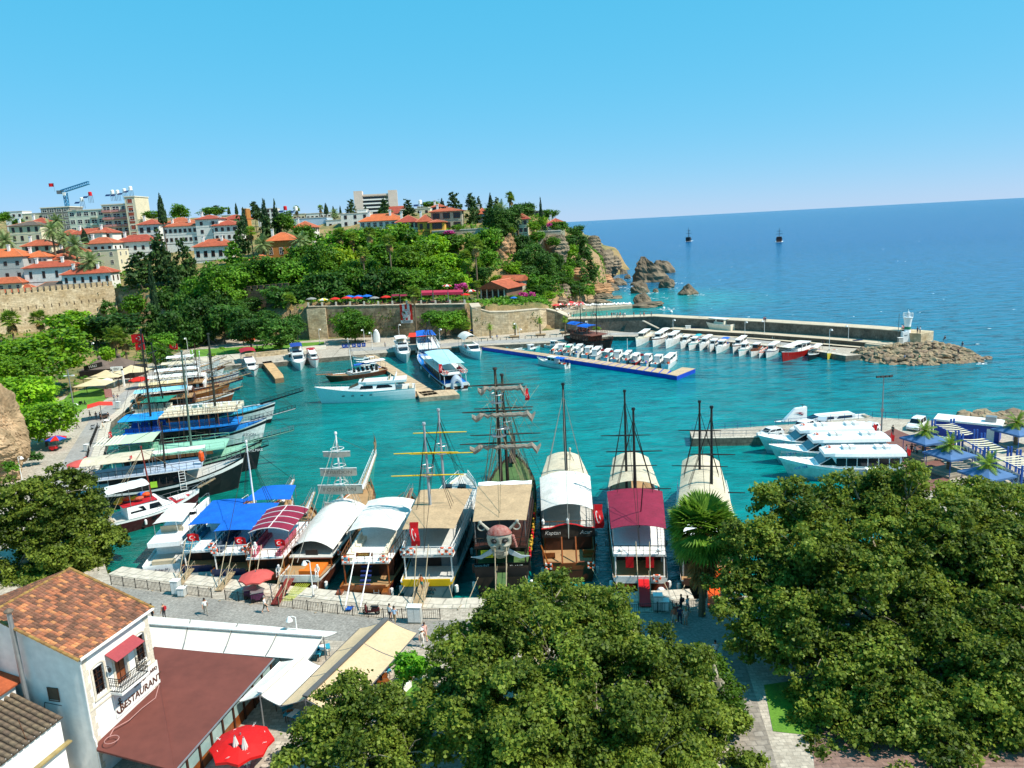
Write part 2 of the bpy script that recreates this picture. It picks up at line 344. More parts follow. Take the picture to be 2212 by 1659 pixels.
strip('lawn',[(410,756),(560,747),(700,738),(700,744),(660,748),(600,755),(470,768),(412,774)],GRASSM,QZ+.03,.03)
strip('lawn',[(520,741),(680,728),(700,733),(560,744)],GRASSM,QZ+.03,.03)
strip('lawn',[(122,880),(150,850),(200,836),(232,842),(238,856),(215,872),(165,890),(120,905)],GRASSM,QZ+.03,.03)
strip('lawn',[(850,1530),(870,1475),(925,1465),(940,1500),(930,1620),(850,1625)],GRASSM,QZ+.03,.03)
strip('lawn',[(1650,1480),(1720,1470),(1760,1590),(1670,1580)],GRASSM,QZ+.03,.03)
strip('street',[(1560,1400),(1600,1400),(1680,1659),(1590,1659)],mat('street_paving','a59a8c',.85,.2,.4,dirt=.3,brick=(.8,.6,.6,.4)),QZ+.02)
strip('plaza',[(1720,1400),(2212,1200),(2212,1659),(1760,1659)],mat('red_pavers','9a7a6c',.85,.2,.4,dirt=.3,brick=(.9,.6,.5,.3)),QZ+.012)
strip('terrace',[(1890,942),(1930,925),(1990,950),(2040,1000),(2060,1060),(1980,1060),(1955,1008)],mat('red_brown_deck','7d5348',.8,.2,.5,dirt=.25),QZ+.012)
def edging(pts,w,n_max,name='edging_slab',z=QZ):
 root=tag(put('quay_edging',None),None,None,None,'structure');k=0
 base=MB();base.box(-.5,.5,0,1,0,.05);me=base.mesh(name,QSTONE)
 for a,b in zip(pts,pts[1:]):
  d=(b-a);L=d.length;n=max(1,int(L/1.6));ang=az(a,b)
  for i in range(n):
   c=a+d*((i+.5)/n)
   put(name,me,root,(c.x,c.y,z+rng.uniform(0,.012)),ang,(L/n-.04,w,1));k+=1
 return root
edging(list(reversed(front_edge)),-2.0,0)
edging(left_edge,1.9,0)
edging([far_edge[-1],far_edge[-2],far_edge[-3],far_edge[-4]],-2.0,0)
edging(uz([(1890,940),(1495,948)]),-.8,0)
# hill
def smooth(a,b,x):
 t=np.clip((x-a)/(b-a),0,1);return t*t*(3-2*t)
CTRL=np.array([(-430,320,24),(-300,310,22),(-200,306,18),(-156,311,19),(-125,298,13),(-95,292,12),(-66,268,13.6),(-40,266,12.6),(-14,264,11.9),(0,264,10),(13,262,9),(-200,345,25),(-150,345,27),(-300,360,30),(-430,420,38),(-227,430,39),(-160,400,38),(-100,380,37.5),(-37,340,35),(-17,332,33.5),(-60,352,36.5),(-90,345,31),(-120,335,25),(3,322,25),(-6,288,10.4),(8,298,12),(12,275,9.2),(17,325,9),(20,345,18),(10,350,33),(0,370,37.5),(22,400,39),(36,418,32),(46,440,17),(30,362,9),(42,372,4),(40,395,16),(58,480,10),(62,505,5),(76,525,3),(45,470,24),(50,540,22),(-100,620,47),(-300,620,47),(0,620,42),(60,620,22),(-110,318,21),(-90,310,19),(-60,300,18),(-38,300,17),(-20,303,16),(-18,285,11.5),(-45,285,12.5),(-80,295,13)],float)
def _rbf_fit():
 P=CTRL[:,:2];d=np.linalg.norm(P[:,None]-P[None],axis=2);n=len(P)
 A=np.zeros((n+3,n+3));A[:n,:n]=d+np.eye(n)*1.5;A[:n,n]=1;A[:n,n+1:]=P/100;A[n,:n]=1;A[n+1:,:n]=P.T/100
 return np.linalg.solve(A,np.concatenate([CTRL[:,2],np.zeros(3)]))
_RB=_rbf_fit()
RAISED=np.array([(-520,300),(-200,303.5),(-155,309.5),(-126,293),(-101,281),(-70,267.5),(-13.5,264),(-9,260),(14,258.8),(18,263),(17,300),(20,318),(33,336),(44,369),(52,400),(58,440),(66,500),(82,530),(92,600),(70,760),(-520,760)],float)
def sdist(x,y,poly):
 d=np.full(x.shape,1e9);ins=np.zeros(x.shape,bool)
 for a,b in zip(poly,np.roll(poly,-1,axis=0)):
  e=b-a;t=np.clip(((x-a[0])*e[0]+(y-a[1])*e[1])/(e@e),0,1)
  d=np.minimum(d,np.hypot(x-a[0]-t*e[0],y-a[1]-t*e[1]))
  c=((a[1]>y)!=(b[1]>y));ins^=c&(x<(b[0]-a[0])*(y-a[1])/(b[1]-a[1]+1e-12)+a[0])
 return np.where(ins,d,-d)
OUTL=np.array([(p.x,p.y)for p in outline])
def vnoise(x,y,s,seed=0):
 xi=np.floor(x/s);yi=np.floor(y/s);fx=x/s-xi;fy=y/s-yi;fx=fx*fx*(3-2*fx);fy=fy*fy*(3-2*fy)
 def h(a,b):return np.modf(np.abs(np.sin(a*127.1+b*311.7+seed*74.7)*43758.5453))[0]
 return(h(xi,yi)*(1-fx)+h(xi+1,yi)*fx)*(1-fy)+(h(xi,yi+1)*(1-fx)+h(xi+1,yi+1)*fx)*fy
def ground(x,y):
 x=np.asarray(x,float);y=np.asarray(y,float);sh=x.shape;x=np.atleast_1d(x).ravel();y=np.atleast_1d(y).ravel()
 d=np.hypot(x[:,None]-CTRL[None,:,0],y[:,None]-CTRL[None,:,1]);n=len(CTRL)
 hi=d@_RB[:n]+_RB[n]+x/100*_RB[n+1]+y/100*_RB[n+2]
 hi+=(vnoise(x,y,9,1)-.5)*1.6+(vnoise(x,y,3.5,2)-.5)*.8
 low=1.15+np.clip(-x-108,0,200)*.085*smooth(100,240,y)+np.clip(-x-95,0,60)*.25*(1-smooth(130,165,y))
 low=np.where(sdist(x,y,OUTL)>-.5,low,-3)
 sd=sdist(x,y,RAISED);k=smooth(0,4.5,sd+(vnoise(x,y,5,4)-.5)*3*smooth(16,24,x))
 z=low+(hi-low)*k
 return z.reshape(sh)if sh else float(z[0])
def hill_mat():
 m=bpy.data.materials.new('hill_ground');m.use_nodes=True;t=m.node_tree;L=t.links;p=t.nodes['Principled BSDF'];p.inputs['Roughness'].default_value=.95
 g=N(t,'NewGeometry');sz=N(t,'SeparateXYZ');L.new(g.outputs['Normal'],sz.inputs[0])
 n1=N(t,'TexNoise',Scale=.12,Detail=6.0,Roughness=.7);L.new(g.outputs['Position'],n1.inputs['Vector'])
 n2=N(t,'TexNoise',Scale=.7,Detail=6.0,Roughness=.75);L.new(g.outputs['Position'],n2.inputs['Vector'])
 c1=N(t,'ValToRGB');e=c1.color_ramp.elements;e[0].position=.38;e[0].color=lin('4a5a26');e[1].position=.62;e[1].color=lin('a08454');L.new(n1.outputs['Fac'],c1.inputs[0])
 c2=N(t,'ValToRGB');e=c2.color_ramp.elements;e[0].position=.3;e[0].color=lin('6e5a42');e[1].position=.7;e[1].color=lin('c09a6c');L.new(n2.outputs['Fac'],c2.inputs[0])
 mr=N(t,'MapRange');mr.inputs[1].default_value=.9;mr.inputs[2].default_value=.62;L.new(sz.outputs[2],mr.inputs[0])
 mx=N(t,'MixRGB');L.new(mr.outputs[0],mx.inputs[0]);L.new(c1.outputs[0],mx.inputs[1]);L.new(c2.outputs[0],mx.inputs[2]);L.new(mx.outputs[0],p.inputs['Base Color'])
 bp=N(t,'Bump',Strength=.8);bp.inputs['Distance'].default_value=.8;L.new(n2.outputs['Fac'],bp.inputs['Height']);L.new(bp.outputs[0],p.inputs['Normal'])
 return m
HILLM=hill_mat()
def terrain(name,x0,x1,y0,y1,st):
 nx=int((x1-x0)/st);ny=int((y1-y0)/st);X,Y=np.meshgrid(np.linspace(x0,x1,nx+1),np.linspace(y0,y1,ny+1));Zv=ground(X,Y)
 V=np.stack([X,Y,Zv],2).reshape(-1,3);i=np.arange(nx*ny);a=(i//nx)*(nx+1)+i%nx
 F=np.stack([a,a+1,a+nx+2,a+nx+1],1);me=bpy.data.meshes.new(name);me.from_pydata(V.tolist(),[],F.tolist());me.materials.append(HILLM)
 me.polygons.foreach_set('use_smooth',[True]*len(me.polygons));me.update()
 return tag(put(name,me),None,None,None,'structure')
terrain('hillside',-330,100,256,460,2.0)
terrain('hill_plateau',-520,110,459,760,8)
terrain('park_slope',-330,-96,120,257,4)
# rocks
def rock_mesh(name,seed,m,n=14,k=9,rough=.28,shape=None,strata=.0,fine=.08):
 r=np.random.default_rng(seed);a=np.linspace(0,2*np.pi,n,endpoint=False);b=np.linspace(.04,np.pi-.04,k)
 A,B=np.meshgrid(a,b);D=np.stack([np.cos(A)*np.sin(B),np.sin(A)*np.sin(B),np.cos(B)],2)
 W=r.normal(size=(10,3));ph=r.uniform(0,6,10);rad=np.ones(A.shape)
 for i in range(10):rad+=rough*(.3 if i<4 else .12)*np.sin(D@W[i]*(1.8 if i<4 else 5)+ph[i])
 rad+=r.normal(size=A.shape)*fine
 V=D*rad[...,None]
 if strata:V[...,:2]*=(1+strata*np.sign(np.sin(V[...,2:3]*22+r.uniform(0,6))))
 if shape:V=shape(V)
 b=MB();b.rings([[tuple(p)for p in row]for row in V]);me=b.mesh(name,m);return me
ROCKM=mat('sea_rock','8a7a64',.95,.4,.35,c2='5a4c3c',dirt=.35,sc2=2.2,bump=.9,bsc=1.6)
ROCKP=mat('pale_rock','b09a7c',.95,.35,.6,c2='7c6850',dirt=.3,sc2=3,bump=.8,bsc=2.5,rnd=.22)
def rock(label,x,y,wpx,hpx,seed,z=0,dep=.8,shape=None,name='sea_rock',m=None,strata=.0,det=1,group='rocks off the headland'):
 p=U(x,y,z);s=mp(p);me=rock_mesh(name,seed,m or ROCKM,n=int(34*det),k=int(22*det),shape=shape,strata=strata,fine=.03)
 o=put(name,me,None,(p.x,p.y+wpx*s*.3*dep,z+hpx*s*.12),rng.uniform(-.3,.3),(wpx*s/2,wpx*s/2*dep,hpx*s*.92))
 return tag(o,label,'rock',group)
def fin(V):
 V=V.copy();z=np.clip(V[...,2],0,1.3);V[...,0]=V[...,0]*(1-.3*z)-.3*z;V[...,1]*=(1-.35*z);V[...,2]=np.minimum(V[...,2]*1.15,1.0-.62*np.clip(V[...,0]+.42,0,2)+.06*np.sin(V[...,0]*9+V[...,1]*5));return V
def flat(V):
 V=V.copy();V[...,2]=np.minimum(V[...,2],.55+V[...,0]*.15);return V
rock('tall fin-shaped sea rock, the biggest standing off the headland',1410,609,70,50,3,shape=fin,strata=.04,det=1.5)
rock('lumpy brown rock sticking out behind the tall fin-shaped rock',1432,590,44,24,11)
rock('pale pointed rock standing alone farthest out to sea',1487,637,44,20,5,shape=lambda V:np.concatenate([V[...,:2]*(1-.5*np.clip(V[...,2:],0,1)),V[...,2:]],2))
rock('round brown rock at the foot of the fin-shaped rock on its seaward side',1444,622,34,17,6)
rock('low rock island at the end of the bathing platform',1402,664,66,14,8,shape=flat,strata=.03)
rock('domed rock lump rising from the low rock island',1391,660,38,22,9)
rock('two-humped brown rock in the surf between island and fin rock',1384,633,40,18,10)
rock('small dark rock awash beside the two-humped rock',1417,631,14,7,12)
rock('low brown rock nearest the shore below the headland',1335,617,38,15,13)
rock('small dark rock awash behind the low brown shore rock',1346,592,18,9,14)
rock('pointed small rock between shore and fin-shaped rock',1356,602,16,7,15)
rock('dark square rock joined to the fin-shaped rock on its landward foot',1377,606,18,15,16)
rock('flat wet rock in front of the fin-shaped rock',1375,616,26,7,17)
rock('slab of rock below the cliff path',1318,628,40,14,18)
CLIFFM=mat('ochre_cliff','c4946a',.95,.35,.25,c2='86643f',dirt=.35,sc2=1.4,bump=1,bsc=.9)
CLIFFG=mat('grey_cliff','a39078',.95,.4,.25,c2='67583f',dirt=.4,sc2=1.2,bump=1,bsc=.9)
def cliff(x,y,Y,w,h,seed,m,dep=.7,strata=.035,n=64):
 p=U(x,y,Y=Y);s=mp(p);me=rock_mesh('cliff',seed,m,n=n,k=int(n*.7),rough=.4,strata=strata,fine=.022)
 return tag(put('cliff',me,None,p,rng.uniform(-.4,.4),(w*s/2,w*s/2*dep,h*s/2)),None,None,None,'structure')
for a in[(1093,540,322,48,62,21,CLIFFM),(1080,563,318,36,40,22,CLIFFM),(1205,545,345,50,60,23,CLIFFG),(1196,572,345,34,36,24,CLIFFM),(1300,572,470,40,66,25,CLIFFG),(1322,575,480,44,44,26,CLIFFG),(1305,605,440,56,28,27,CLIFFM),(1294,632,385,64,34,28,CLIFFM),(1262,622,372,54,40,29,CLIFFM),(1215,636,333,40,44,30,CLIFFG),(1213,652,326,34,22,31,CLIFFG),(1316,648,368,60,24,32,CLIFFG),(1277,655,352,74,18,33,CLIFFG),(1283,535,440,26,44,34,CLIFFG),(1253,560,400,40,46,35,CLIFFG),(1240,596,365,60,40,36,CLIFFM)]:
 cliff(*a)
for x,y,Y,w,h,sd in[(-6,930,124,100,190,41),(-20,990,117,110,120,42),(12,985,120,60,80,43)]:
 cliff(x,y,Y,w,h,sd,mat('lane_cliff','c9a883',.95,.35,.5,c2='84704f',dirt=.35,sc2=2,bump=1,bsc=1.4),.8,.02,110)
FOAM=mat('sea_foam','f4f8f8',.6,.1,1)
def foam_patches(spec,name,label):
 b=MB()
 for x,y,w,h,n in spec:
  for i in range(n):
   p=U(x+rng.gauss(0,w/3),y+rng.gauss(0,h/3),.02);s=mp(p);k=7;L=rng.uniform(.1,.35)*w*s/n**.5+.3;D=rng.uniform(.2,.6)*L*1.3
   ph=rng.uniform(0,1);b.add([(p.x+L*math.cos(6.283*j/k)*rng.uniform(.4,1.2),p.y+D*math.sin(6.283*j/k)*rng.uniform(.3,1.2),.03)for j in range(k)],[tuple(range(k))])
 return tag(b.obj(name,FOAM),label,'foam',None,'stuff')
foam_patches([(1405,645,60,8,26),(1400,632,50,6,24),(1500,637,40,4,22),(1450,612,40,4,18),(1350,600,40,8,26),(1335,575,24,6,14),(1440,668,36,4,18),(1372,612,30,5,16),(1360,622,40,8,24),(2100,775,40,5,24),(2118,785,20,6,14),(2090,905,50,10,30),(2150,896,60,6,30),(2060,912,40,4,14),(1300,645,30,6,10),(1455,623,20,3,8)],'surf_foam','white surf foam around the rocks')
b=[(rng.uniform(1300,2212),rng.uniform(480,760),rng.uniform(3,11),.6,1)for _ in range(46)]
foam_patches([q for q in b if q[1]>485+(1106-q[0])*.0533+40],'whitecaps','white wave crests scattered over the open sea')
# old walls
OLDW=mat('old_masonry','cdb38e',.95,.3,.18,c2='806a4c',dirt=.45,sc2=1.1,bump=.8,bsc=1.2,brick=(.55,.55,1.1,.55,(R(90),0,0)))
OLDL=mat('limestone_masonry','ead6b2',.95,.25,.2,c2='c4a87c',dirt=.35,sc2=1.3,bump=.7,bsc=1.5,brick=(.8,.6,1.3,.5,(R(90),0,0)))
GREYW=mat('weathered_concrete','8d8273',.92,.3,.35,c2='625a4e',dirt=.4,sc2=1.6,wave=('X',1.2,.25,6),bump=.4)
WTOP=mat('wall_coping','c6b59b',.9,.18,.4,dirt=.2)
def wallrun(name,label,tops,bases,th,m,cat='wall',parts=True,back=1):
 root=thing(name,label,cat,tops[0]);o=tops[0];b=MB();c=MB()
 for i in range(len(tops)-1):
  a,e=Vector(tops[i]),Vector(tops[i+1]);d=(e-a);n=Vector((-d.y,d.x,0)).normalized()*th*back
  P=[(a.x,a.y,bases[i]),(e.x,e.y,bases[i+1]),(e.x,e.y,e.z),(a.x,a.y,a.z)]
  vs=[Vector(p)-o for p in P]+[Vector(p)+n-o for p in P]
  b.add(vs,[(0,1,2,3),(7,6,5,4),(0,4,5,1),(1,5,6,2),(2,6,7,3),(3,7,4,0)])
  w=n.normalized()*.12;vs=[a-w-o,e-w-o,e+n+w-o,a+n+w-o]
  c.add([v+Vector((0,0,.005))for v in vs]+[v+Vector((0,0,.22))for v in vs],[(0,3,2,1),(4,5,6,7),(0,1,5,4),(1,2,6,5),(2,3,7,6),(3,0,4,7)])
 b.obj('masonry',m,root);c.obj('coping',WTOP,root)
 return root
def top_of(x,y,z):return U(x,y,z)
A0,A1=U(673,733,QZ),U(1008,722,QZ);ztop=U(671,663,Y=A0.y).z
bastion=U(1023,728,QZ)
wallrun('harbour_wall','tall old masonry wall below the cafe terrace, with a banner hung on it',[Vector((A0.x,A0.y,ztop)),Vector((U(850,727,QZ).x,U(850,727,QZ).y,ztop-.6)),Vector((A1.x,A1.y,ztop-1.2))],[0.9]*3,3,OLDW)
b1=U(1100,722,QZ);b2=U(1168,715,QZ);b3=U(1182,712,QZ)
wallrun('harbour_wall','paler rubble wall with projecting corner beside the young palms',[Vector((A1.x+1.5,A1.y+2,ztop-1.3)),Vector((bastion.x,bastion.y,ztop-1.6)),Vector((U(1062,725,QZ).x,U(1062,725,QZ).y,ztop-3.6)),Vector((b1.x,b1.y,ztop-4)),Vector((b2.x,b2.y,ztop-4)),Vector((b3.x,b3.y,ztop-4.4))],[0.9]*6,3,OLDL)
b4=U(1228,711,QZ);wallrun('harbour_wall','dark grey wall sloping down to the breakwater stairs',[Vector((b3.x+.1,b3.y,ztop-4.5)),Vector((U(1203,711,QZ).x,U(1203,711,QZ).y,7.2)),Vector((b4.x,b4.y,5.3))],[.9]*3,4,OLDW)
o=MB();p=U(690,733,QZ);o.box(-3.2,3.2,-.5,.4,-1,ztop-1.9);tag(o.obj('buttress',OLDL),'pale square buttress at the end of the terrace wall','buttress').location=(p.x,p.y-.2,QZ)
def crenel(name,label,a,e,zb,th,n,m,mw=.68,mh=1.7,slits=0):
 root=thing(name,label,'wall',(a.x,a.y,0),az(a,e));L=(e-a).to_2d().length;dz=e.z-a.z;b=MB()
 b.add([(0,0,zb),(L,0,zb),(L,0,e.z),(0,0,a.z),(0,th,zb),(L,th,zb),(L,th,e.z),(0,th,a.z)],[(0,1,2,3),(7,6,5,4),(0,4,5,1),(1,5,6,2),(2,6,7,3),(3,7,4,0)])
 b.obj('masonry',m,root);w=L/n;mm=MB();mm.box(0,w*mw,.02,.9,0,mh);mm.box(-.06,w*mw+.06,-.04,.96,mh,mh+.16);me=mm.mesh('merlon',m)
 for i in range(n):put('merlon',me,root,(w*i+w*.1,0,a.z+dz*(i+.3)/n))
 s=MB();s.box(-.16,.16,-.06,.25,0,1.25);sm=s.mesh('arrow_slit',mat('slit_shadow','4a3c2c',.95))
 for i in range(slits):put('arrow_slit',sm,root,(L*(.16+.8*i/slits),0,a.z+dz*i/slits-6.3+.6*i/slits))
 return root
crenel('city_wall','long crenellated limestone city wall with arrow slits below the red-roofed houses',U(-120,648,Y=268),U(246,617,Y=311),1,2.2,27,OLDL,slits=17)
crenel('city_wall','ivy-grown stretch of pale city wall stepping back beside the crenellated wall',U(252,640,Y=313),U(330,640,Y=306),3,2,5,OLDL,mh=.4)
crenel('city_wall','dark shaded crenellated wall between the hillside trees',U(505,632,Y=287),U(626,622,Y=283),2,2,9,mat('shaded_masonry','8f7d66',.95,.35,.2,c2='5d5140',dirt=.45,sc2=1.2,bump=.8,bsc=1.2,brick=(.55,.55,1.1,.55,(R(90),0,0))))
# breakwater
TZ,LZ=5.2,2.3
bw=[U(x,y,TZ)for x,y in[(1226,690),(1310,687.5),(1412,684),(1458,687),(1649,696),(1780,704),(1890,711.5),(1945,716)]]
n0=len(bw);root=tag(put('breakwater',None),None,None,None,'structure')
def off(P,i,d):
 a,e=P[max(0,i-1)],P[min(len(P)-1,i+1)];n=Vector((-(e.y-a.y),e.x-a.x,0)).normalized();return P[i]+n*d
b=MB();t=MB()
b.slab([(p.x,p.y)for p in bw]+[(p.x,p.y)for p in reversed([off(bw,i,5.0)for i in range(n0)])],-3,TZ);b.obj('sea_wall',GREYW,root)
t.slab([(off(bw,i,-.15).x,off(bw,i,-.15).y)for i in range(n0)]+[(p.x,p.y)for p in reversed([off(bw,i,5.2)for i in range(n0)])],TZ+.004,TZ+.2);t.obj('coping',WTOP,root)
lw=bw[3:];k=len(lw)
b=MB();b.slab([(off(lw,i,-4.6).x,off(lw,i,-4.6).y)for i in range(k)]+[(p.x,p.y)for p in reversed([off(lw,i,.3)for i in range(k)])],0,LZ);b.obj('lower_wall',mat('lower_wall_stone','7b6c5c',.92,.3,.5,dirt=.4,brick=(.8,.5,.8,.4,(R(90),0,0))),root)
b=MB();b.slab([(off(lw,i,-4.75).x,off(lw,i,-4.75).y)for i in range(k)]+[(p.x,p.y)for p in reversed([off(lw,i,-.01)for i in range(k)])],LZ+.004,LZ+.12);b.obj('ledge_paving',WTOP,root)
b=MB();b.slab([(off(bw,i,-6.8).x,off(bw,i,-6.8).y)for i in range(2,n0-1)]+[(off(bw,i,-4.8).x,off(bw,i,-4.8).y)for i in range(n0-2,1,-1)],QZ+.005,QZ+.02);b.obj('path_paving',mat('pale_paving','cdbba0',.88,.15,.4,dirt=.2),root)
a,e=U(1388,692,TZ),U(1420,708,LZ);d=e-a;ns=16;b=MB();b.box(-.35,.35,-1.0,.02,0,.16);sm=b.mesh('step',STONE)
for i in range(ns):
 p=a+d*(i/ns);put('step',sm,root,(p.x,p.y-.4,p.z-.2),az(a,e))
tip=U(2118,778,0);L0=U(1838,772,0)
mound=MB();nn=9
ridge=[U(1850,757,2.0),U(1900,752,2.6),U(1960,745,3.0),U(2010,742,3.2),U(2060,748,2.2),U(2095,764,1.0),tip]
outer=[Vector((p.x+3+i*.8,p.y+7,-1.5))for i,p in enumerate(ridge)]
inner=[U(1832,776,-.6),U(1890,790,-.6),U(1950,795,-.6),U(2010,795,-.6),U(2065,792,-.6),U(2105,788,-.6),tip+Vector((1,-1,-1))]
for i in range(len(ridge)-1):mound.add([inner[i],inner[i+1],ridge[i+1],ridge[i]],[(0,1,2,3)]);mound.add([ridge[i],ridge[i+1],outer[i+1],outer[i]],[(0,1,2,3)])
mo=struct('rubble_mound',mound,ROCKM)
pr=[rock_mesh('boulder',60+i,ROCKP,n=9,k=6,rough=.4,fine=.05)for i in range(7)]
r2=random.Random(3);nb=0
for i in range(len(ridge)-1):
 for v in range(6):
  for uu in range(7 if i<5 else 4):
   f=(uu+r2.uniform(.1,.9))/7;w=(v+r2.uniform(.2,.8))/5.4
   p=inner[i].lerp(inner[i+1],f).lerp(ridge[i].lerp(ridge[i+1],f),min(1,w))
   s=r2.uniform(.65,1.25)*(1.0 if v<4 else .8)
   put('boulder',r2.choice(pr),mo,(p.x,p.y,p.z+.15),(r2.uniform(-.3,.3),r2.uniform(-.3,.3),r2.uniform(0,6)),(s*1.35,s*r2.uniform(.7,1),s*r2.uniform(.5,.75)));nb+=1
for i in range(26):
 f=r2.random();p=ridge[3].lerp(tip,f);s=r2.uniform(.5,1.1)
 put('boulder',r2.choice(pr),mo,(p.x+r2.uniform(-1,3),p.y+r2.uniform(0,3),p.z*.8+.1),(0,0,r2.uniform(0,6)),(s*1.3,s,s*.6))
b=MB();hp=[U(1868,742,LZ),U(1960,752,LZ),U(2000,735,LZ),U(1945,722,LZ)]
b.slab([(p.x,p.y)for p in hp],0,LZ-.02);hd=struct('breakwater_head',b,WTOP)
b=MB();p=U(1972,742,LZ);b.box(-4.2,1.6,-1.2,5,0,TZ-LZ-.4);ob=tag(b.obj('stone_plinth',OLDL),'square masonry plinth beside the lighthouse','plinth');ob.location=(p.x+1.5,p.y+1,LZ);ob.rotation_euler=(0,0,az(bw[-2],bw[-1]))
r3=random.Random(5);mo2=MB();mo2.slab([(U(x,y,.5).x,U(x,y,.5).y)for x,y in[(2060,912),(2100,898),(2230,890),(2300,900),(2300,925),(2080,920)]],-2,.9);mo2=struct('shore_bank',mo2,ROCKP)
for i in range(60):
 p=U(r3.uniform(2075,2260),r3.uniform(893,916),.8);s=r3.uniform(.4,1.3)
 put('boulder',r3.choice(pr),mo2,(p.x,p.y,.9),(r3.uniform(-.3,.3),0,r3.uniform(0,6)),(s*1.3,s,s*.6))
 # jetties
DECKT=mat('pontoon_deck','c7ab88',.85,.2,.5,wave=('X',3,.15,1),dirt=.2)
BLUEF=mat('pontoon_blue','1a45b5',.5,.2,.6)
CONC=mat('pontoon_concrete','a79b85',.9,.25,.5,dirt=.4,sc2=2)
def pontoon(name,label,quads,z,side,top,planks,th=.9,posts=None):
 root=thing(name,label,'jetty',(0,0,0))
 for nm,P in quads:
  pts=[U(x,y,z)for x,y in P];b=MB();b.slab([(p.x,p.y)for p in pts],-.4,z-.08);b.obj('float',side,root)
  c=sum(pts,Vector())/4;a,e,f,g=pts
  n=planks.get(nm,12)
  for i in range(n):
   u0,u1=i/n+.002,(i+1)/n-.004;d=MB()
   d.slab([(a.lerp(e,u0).x,a.lerp(e,u0).y),(a.lerp(e,u1).x,a.lerp(e,u1).y),(g.lerp(f,u1).x,g.lerp(f,u1).y),(g.lerp(f,u0).x,g.lerp(f,u0).y)],z-.08,z)
   d.obj('deck_panel',top,root)
 return root
pontoon('jetty','long pale pontoon jetty with a cross platform at its end',[('a',[(786,766),(916,856),(948,851),(806,764)]),('b',[(906,859),(993,852),(980,841),(900,846)])],1.0,CONC,DECKT,{'a':26,'b':8})
pontoon('jetty','long blue-sided pontoon jetty with moored fishing boats',[('a',[(1041,749),(1441,808),(1450,799),(1062,748)]),('b',[(1440,808),(1462,812),(1502,796),(1474,793)])],1.05,BLUEF,DECKT,{'a':30,'b':4})
pontoon('jetty','short wooden stepped jetty beside the red-canopied boat',[('a',[(566,782),(590,812),(612,810),(586,779)]),('b',[(590,812),(594,818),(613,815),(611,810)])],1.3,mat('old_timber','8a6f50',.85,.3,.6,dirt=.4),mat('jetty_boards','cda472',.8,.25,.6,dirt=.25),{'a':9,'b':2})
pontoon('jetty','floating plastic-capped walkway along the far quay',[('a',[(452,795),(820,765),(820,760),(452,788)])],1.05,CONC,mat('grey_deck','bcb4a6',.85,.15,.5,dirt=.2),{'a':22})
# vegetation
ORD='first second third fourth fifth sixth seventh eighth ninth tenth eleventh twelfth thirteenth fourteenth fifteenth sixteenth seventeenth eighteenth nineteenth twentieth'.split()
def nth(i):
 return ORD[i]if i<20 else('twenty-','thirty-','forty-','fifty-')[(i-19)//10 if i>19 else 0]+ORD[(i)%10]if i>=20 else ORD[i]
BARK=mat('bark','6b5a48',.95,.3,3,bump=.5)
BARKP=mat('plane_bark','a39a84',.9,.35,2,c2='6c6048',bump=.3)
PALMB=mat('palm_bark','7c6a54',.95,.3,6,wave=('Z',5,.35,1))
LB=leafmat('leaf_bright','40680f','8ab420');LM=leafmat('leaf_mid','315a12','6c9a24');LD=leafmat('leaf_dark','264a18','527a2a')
LY=leafmat('leaf_yellowgreen','6a8a12','b0c222');LP=leafmat('needle_dark','253f1e','4a662c',trans=.2);LC=leafmat('cypress_green','1e3620','3a5630',trans=.15)
LPL=leafmat('plane_leaf','34480f','8a9a38',sc=.25,trans=.4,rnd=.08);LPA=leafmat('palm_leaf','4a6a1c','8fa83a',sc=1,trans=.3,rnd=.15);LPD=leafmat('date_palm_leaf','4f6634','93a468',sc=1,trans=.25,rnd=.1)
DRY=leafmat('dry_frond','7a6238','b0925a',sc=1,trans=.2,rnd=.1)
PINK=leafmat('pink_blossom','a8286e','d858a0',sc=1,trans=.3);IVY=leafmat('ivy_leaf','2c4a14','5f8424')
MAPLE=np.array([(0,-.5),(.5,-.28),(.42,.12),(.22,.22),(0,.62),(-.22,.22),(-.42,.12),(-.5,-.28)])
def leaves(C,Nn,size,r,poly):
 n=len(C);a=r.normal(size=(n,3));t=np.cross(Nn,a);t/=np.linalg.norm(t,axis=1,keepdims=True)+1e-9;b=np.cross(Nn,t)
 s=size*r.uniform(.6,1.25,n)[:,None]
 V=np.stack([C+t*s*q[0]+b*s*q[1]+Nn*s*(.18*abs(q[0])-.06)for q in poly],1)
 return V
QUAD=np.array([(-.5,-.35),(.5,-.35),(.38,.4),(-.38,.4)]);DIAM=np.array([(0,-.6),(.42,0),(0,.6),(-.42,0)])
def crown_pts(lobes,ncl,per,csz,seed,lo=.62,up=.25,squash=1.0):
 r=np.random.default_rng(seed);L=np.array(lobes,float);w=(L[:,3]*L[:,4])**1.0;w/=w.sum();li=r.choice(len(L),ncl,p=w)
 d=r.normal(size=(ncl,3));d[:,2]=d[:,2]*.9+up;d/=np.linalg.norm(d,axis=1,keepdims=True)
 rad=lo+(1.06-lo)*r.random(ncl)**.55;c=L[li,:3]+d*rad[:,None]*L[li,3:6]
 keep=np.ones(ncl,bool)
 for q in L:keep&=(((c-q[:3])/(q[3:6]*.6))**2).sum(1)>1
 c,d=c[keep],d[keep];n=len(c)
 off_=r.normal(size=(n,per,3))*csz;off_[...,2]*=.6*squash
 C=(c[:,None]+off_).reshape(-1,3);D=np.repeat(d,per,0);nn=D*.55+np.array([0,0,.55])+r.normal(size=C.shape)*.55
 nn/=np.linalg.norm(nn,axis=1,keepdims=True);return C,nn,r
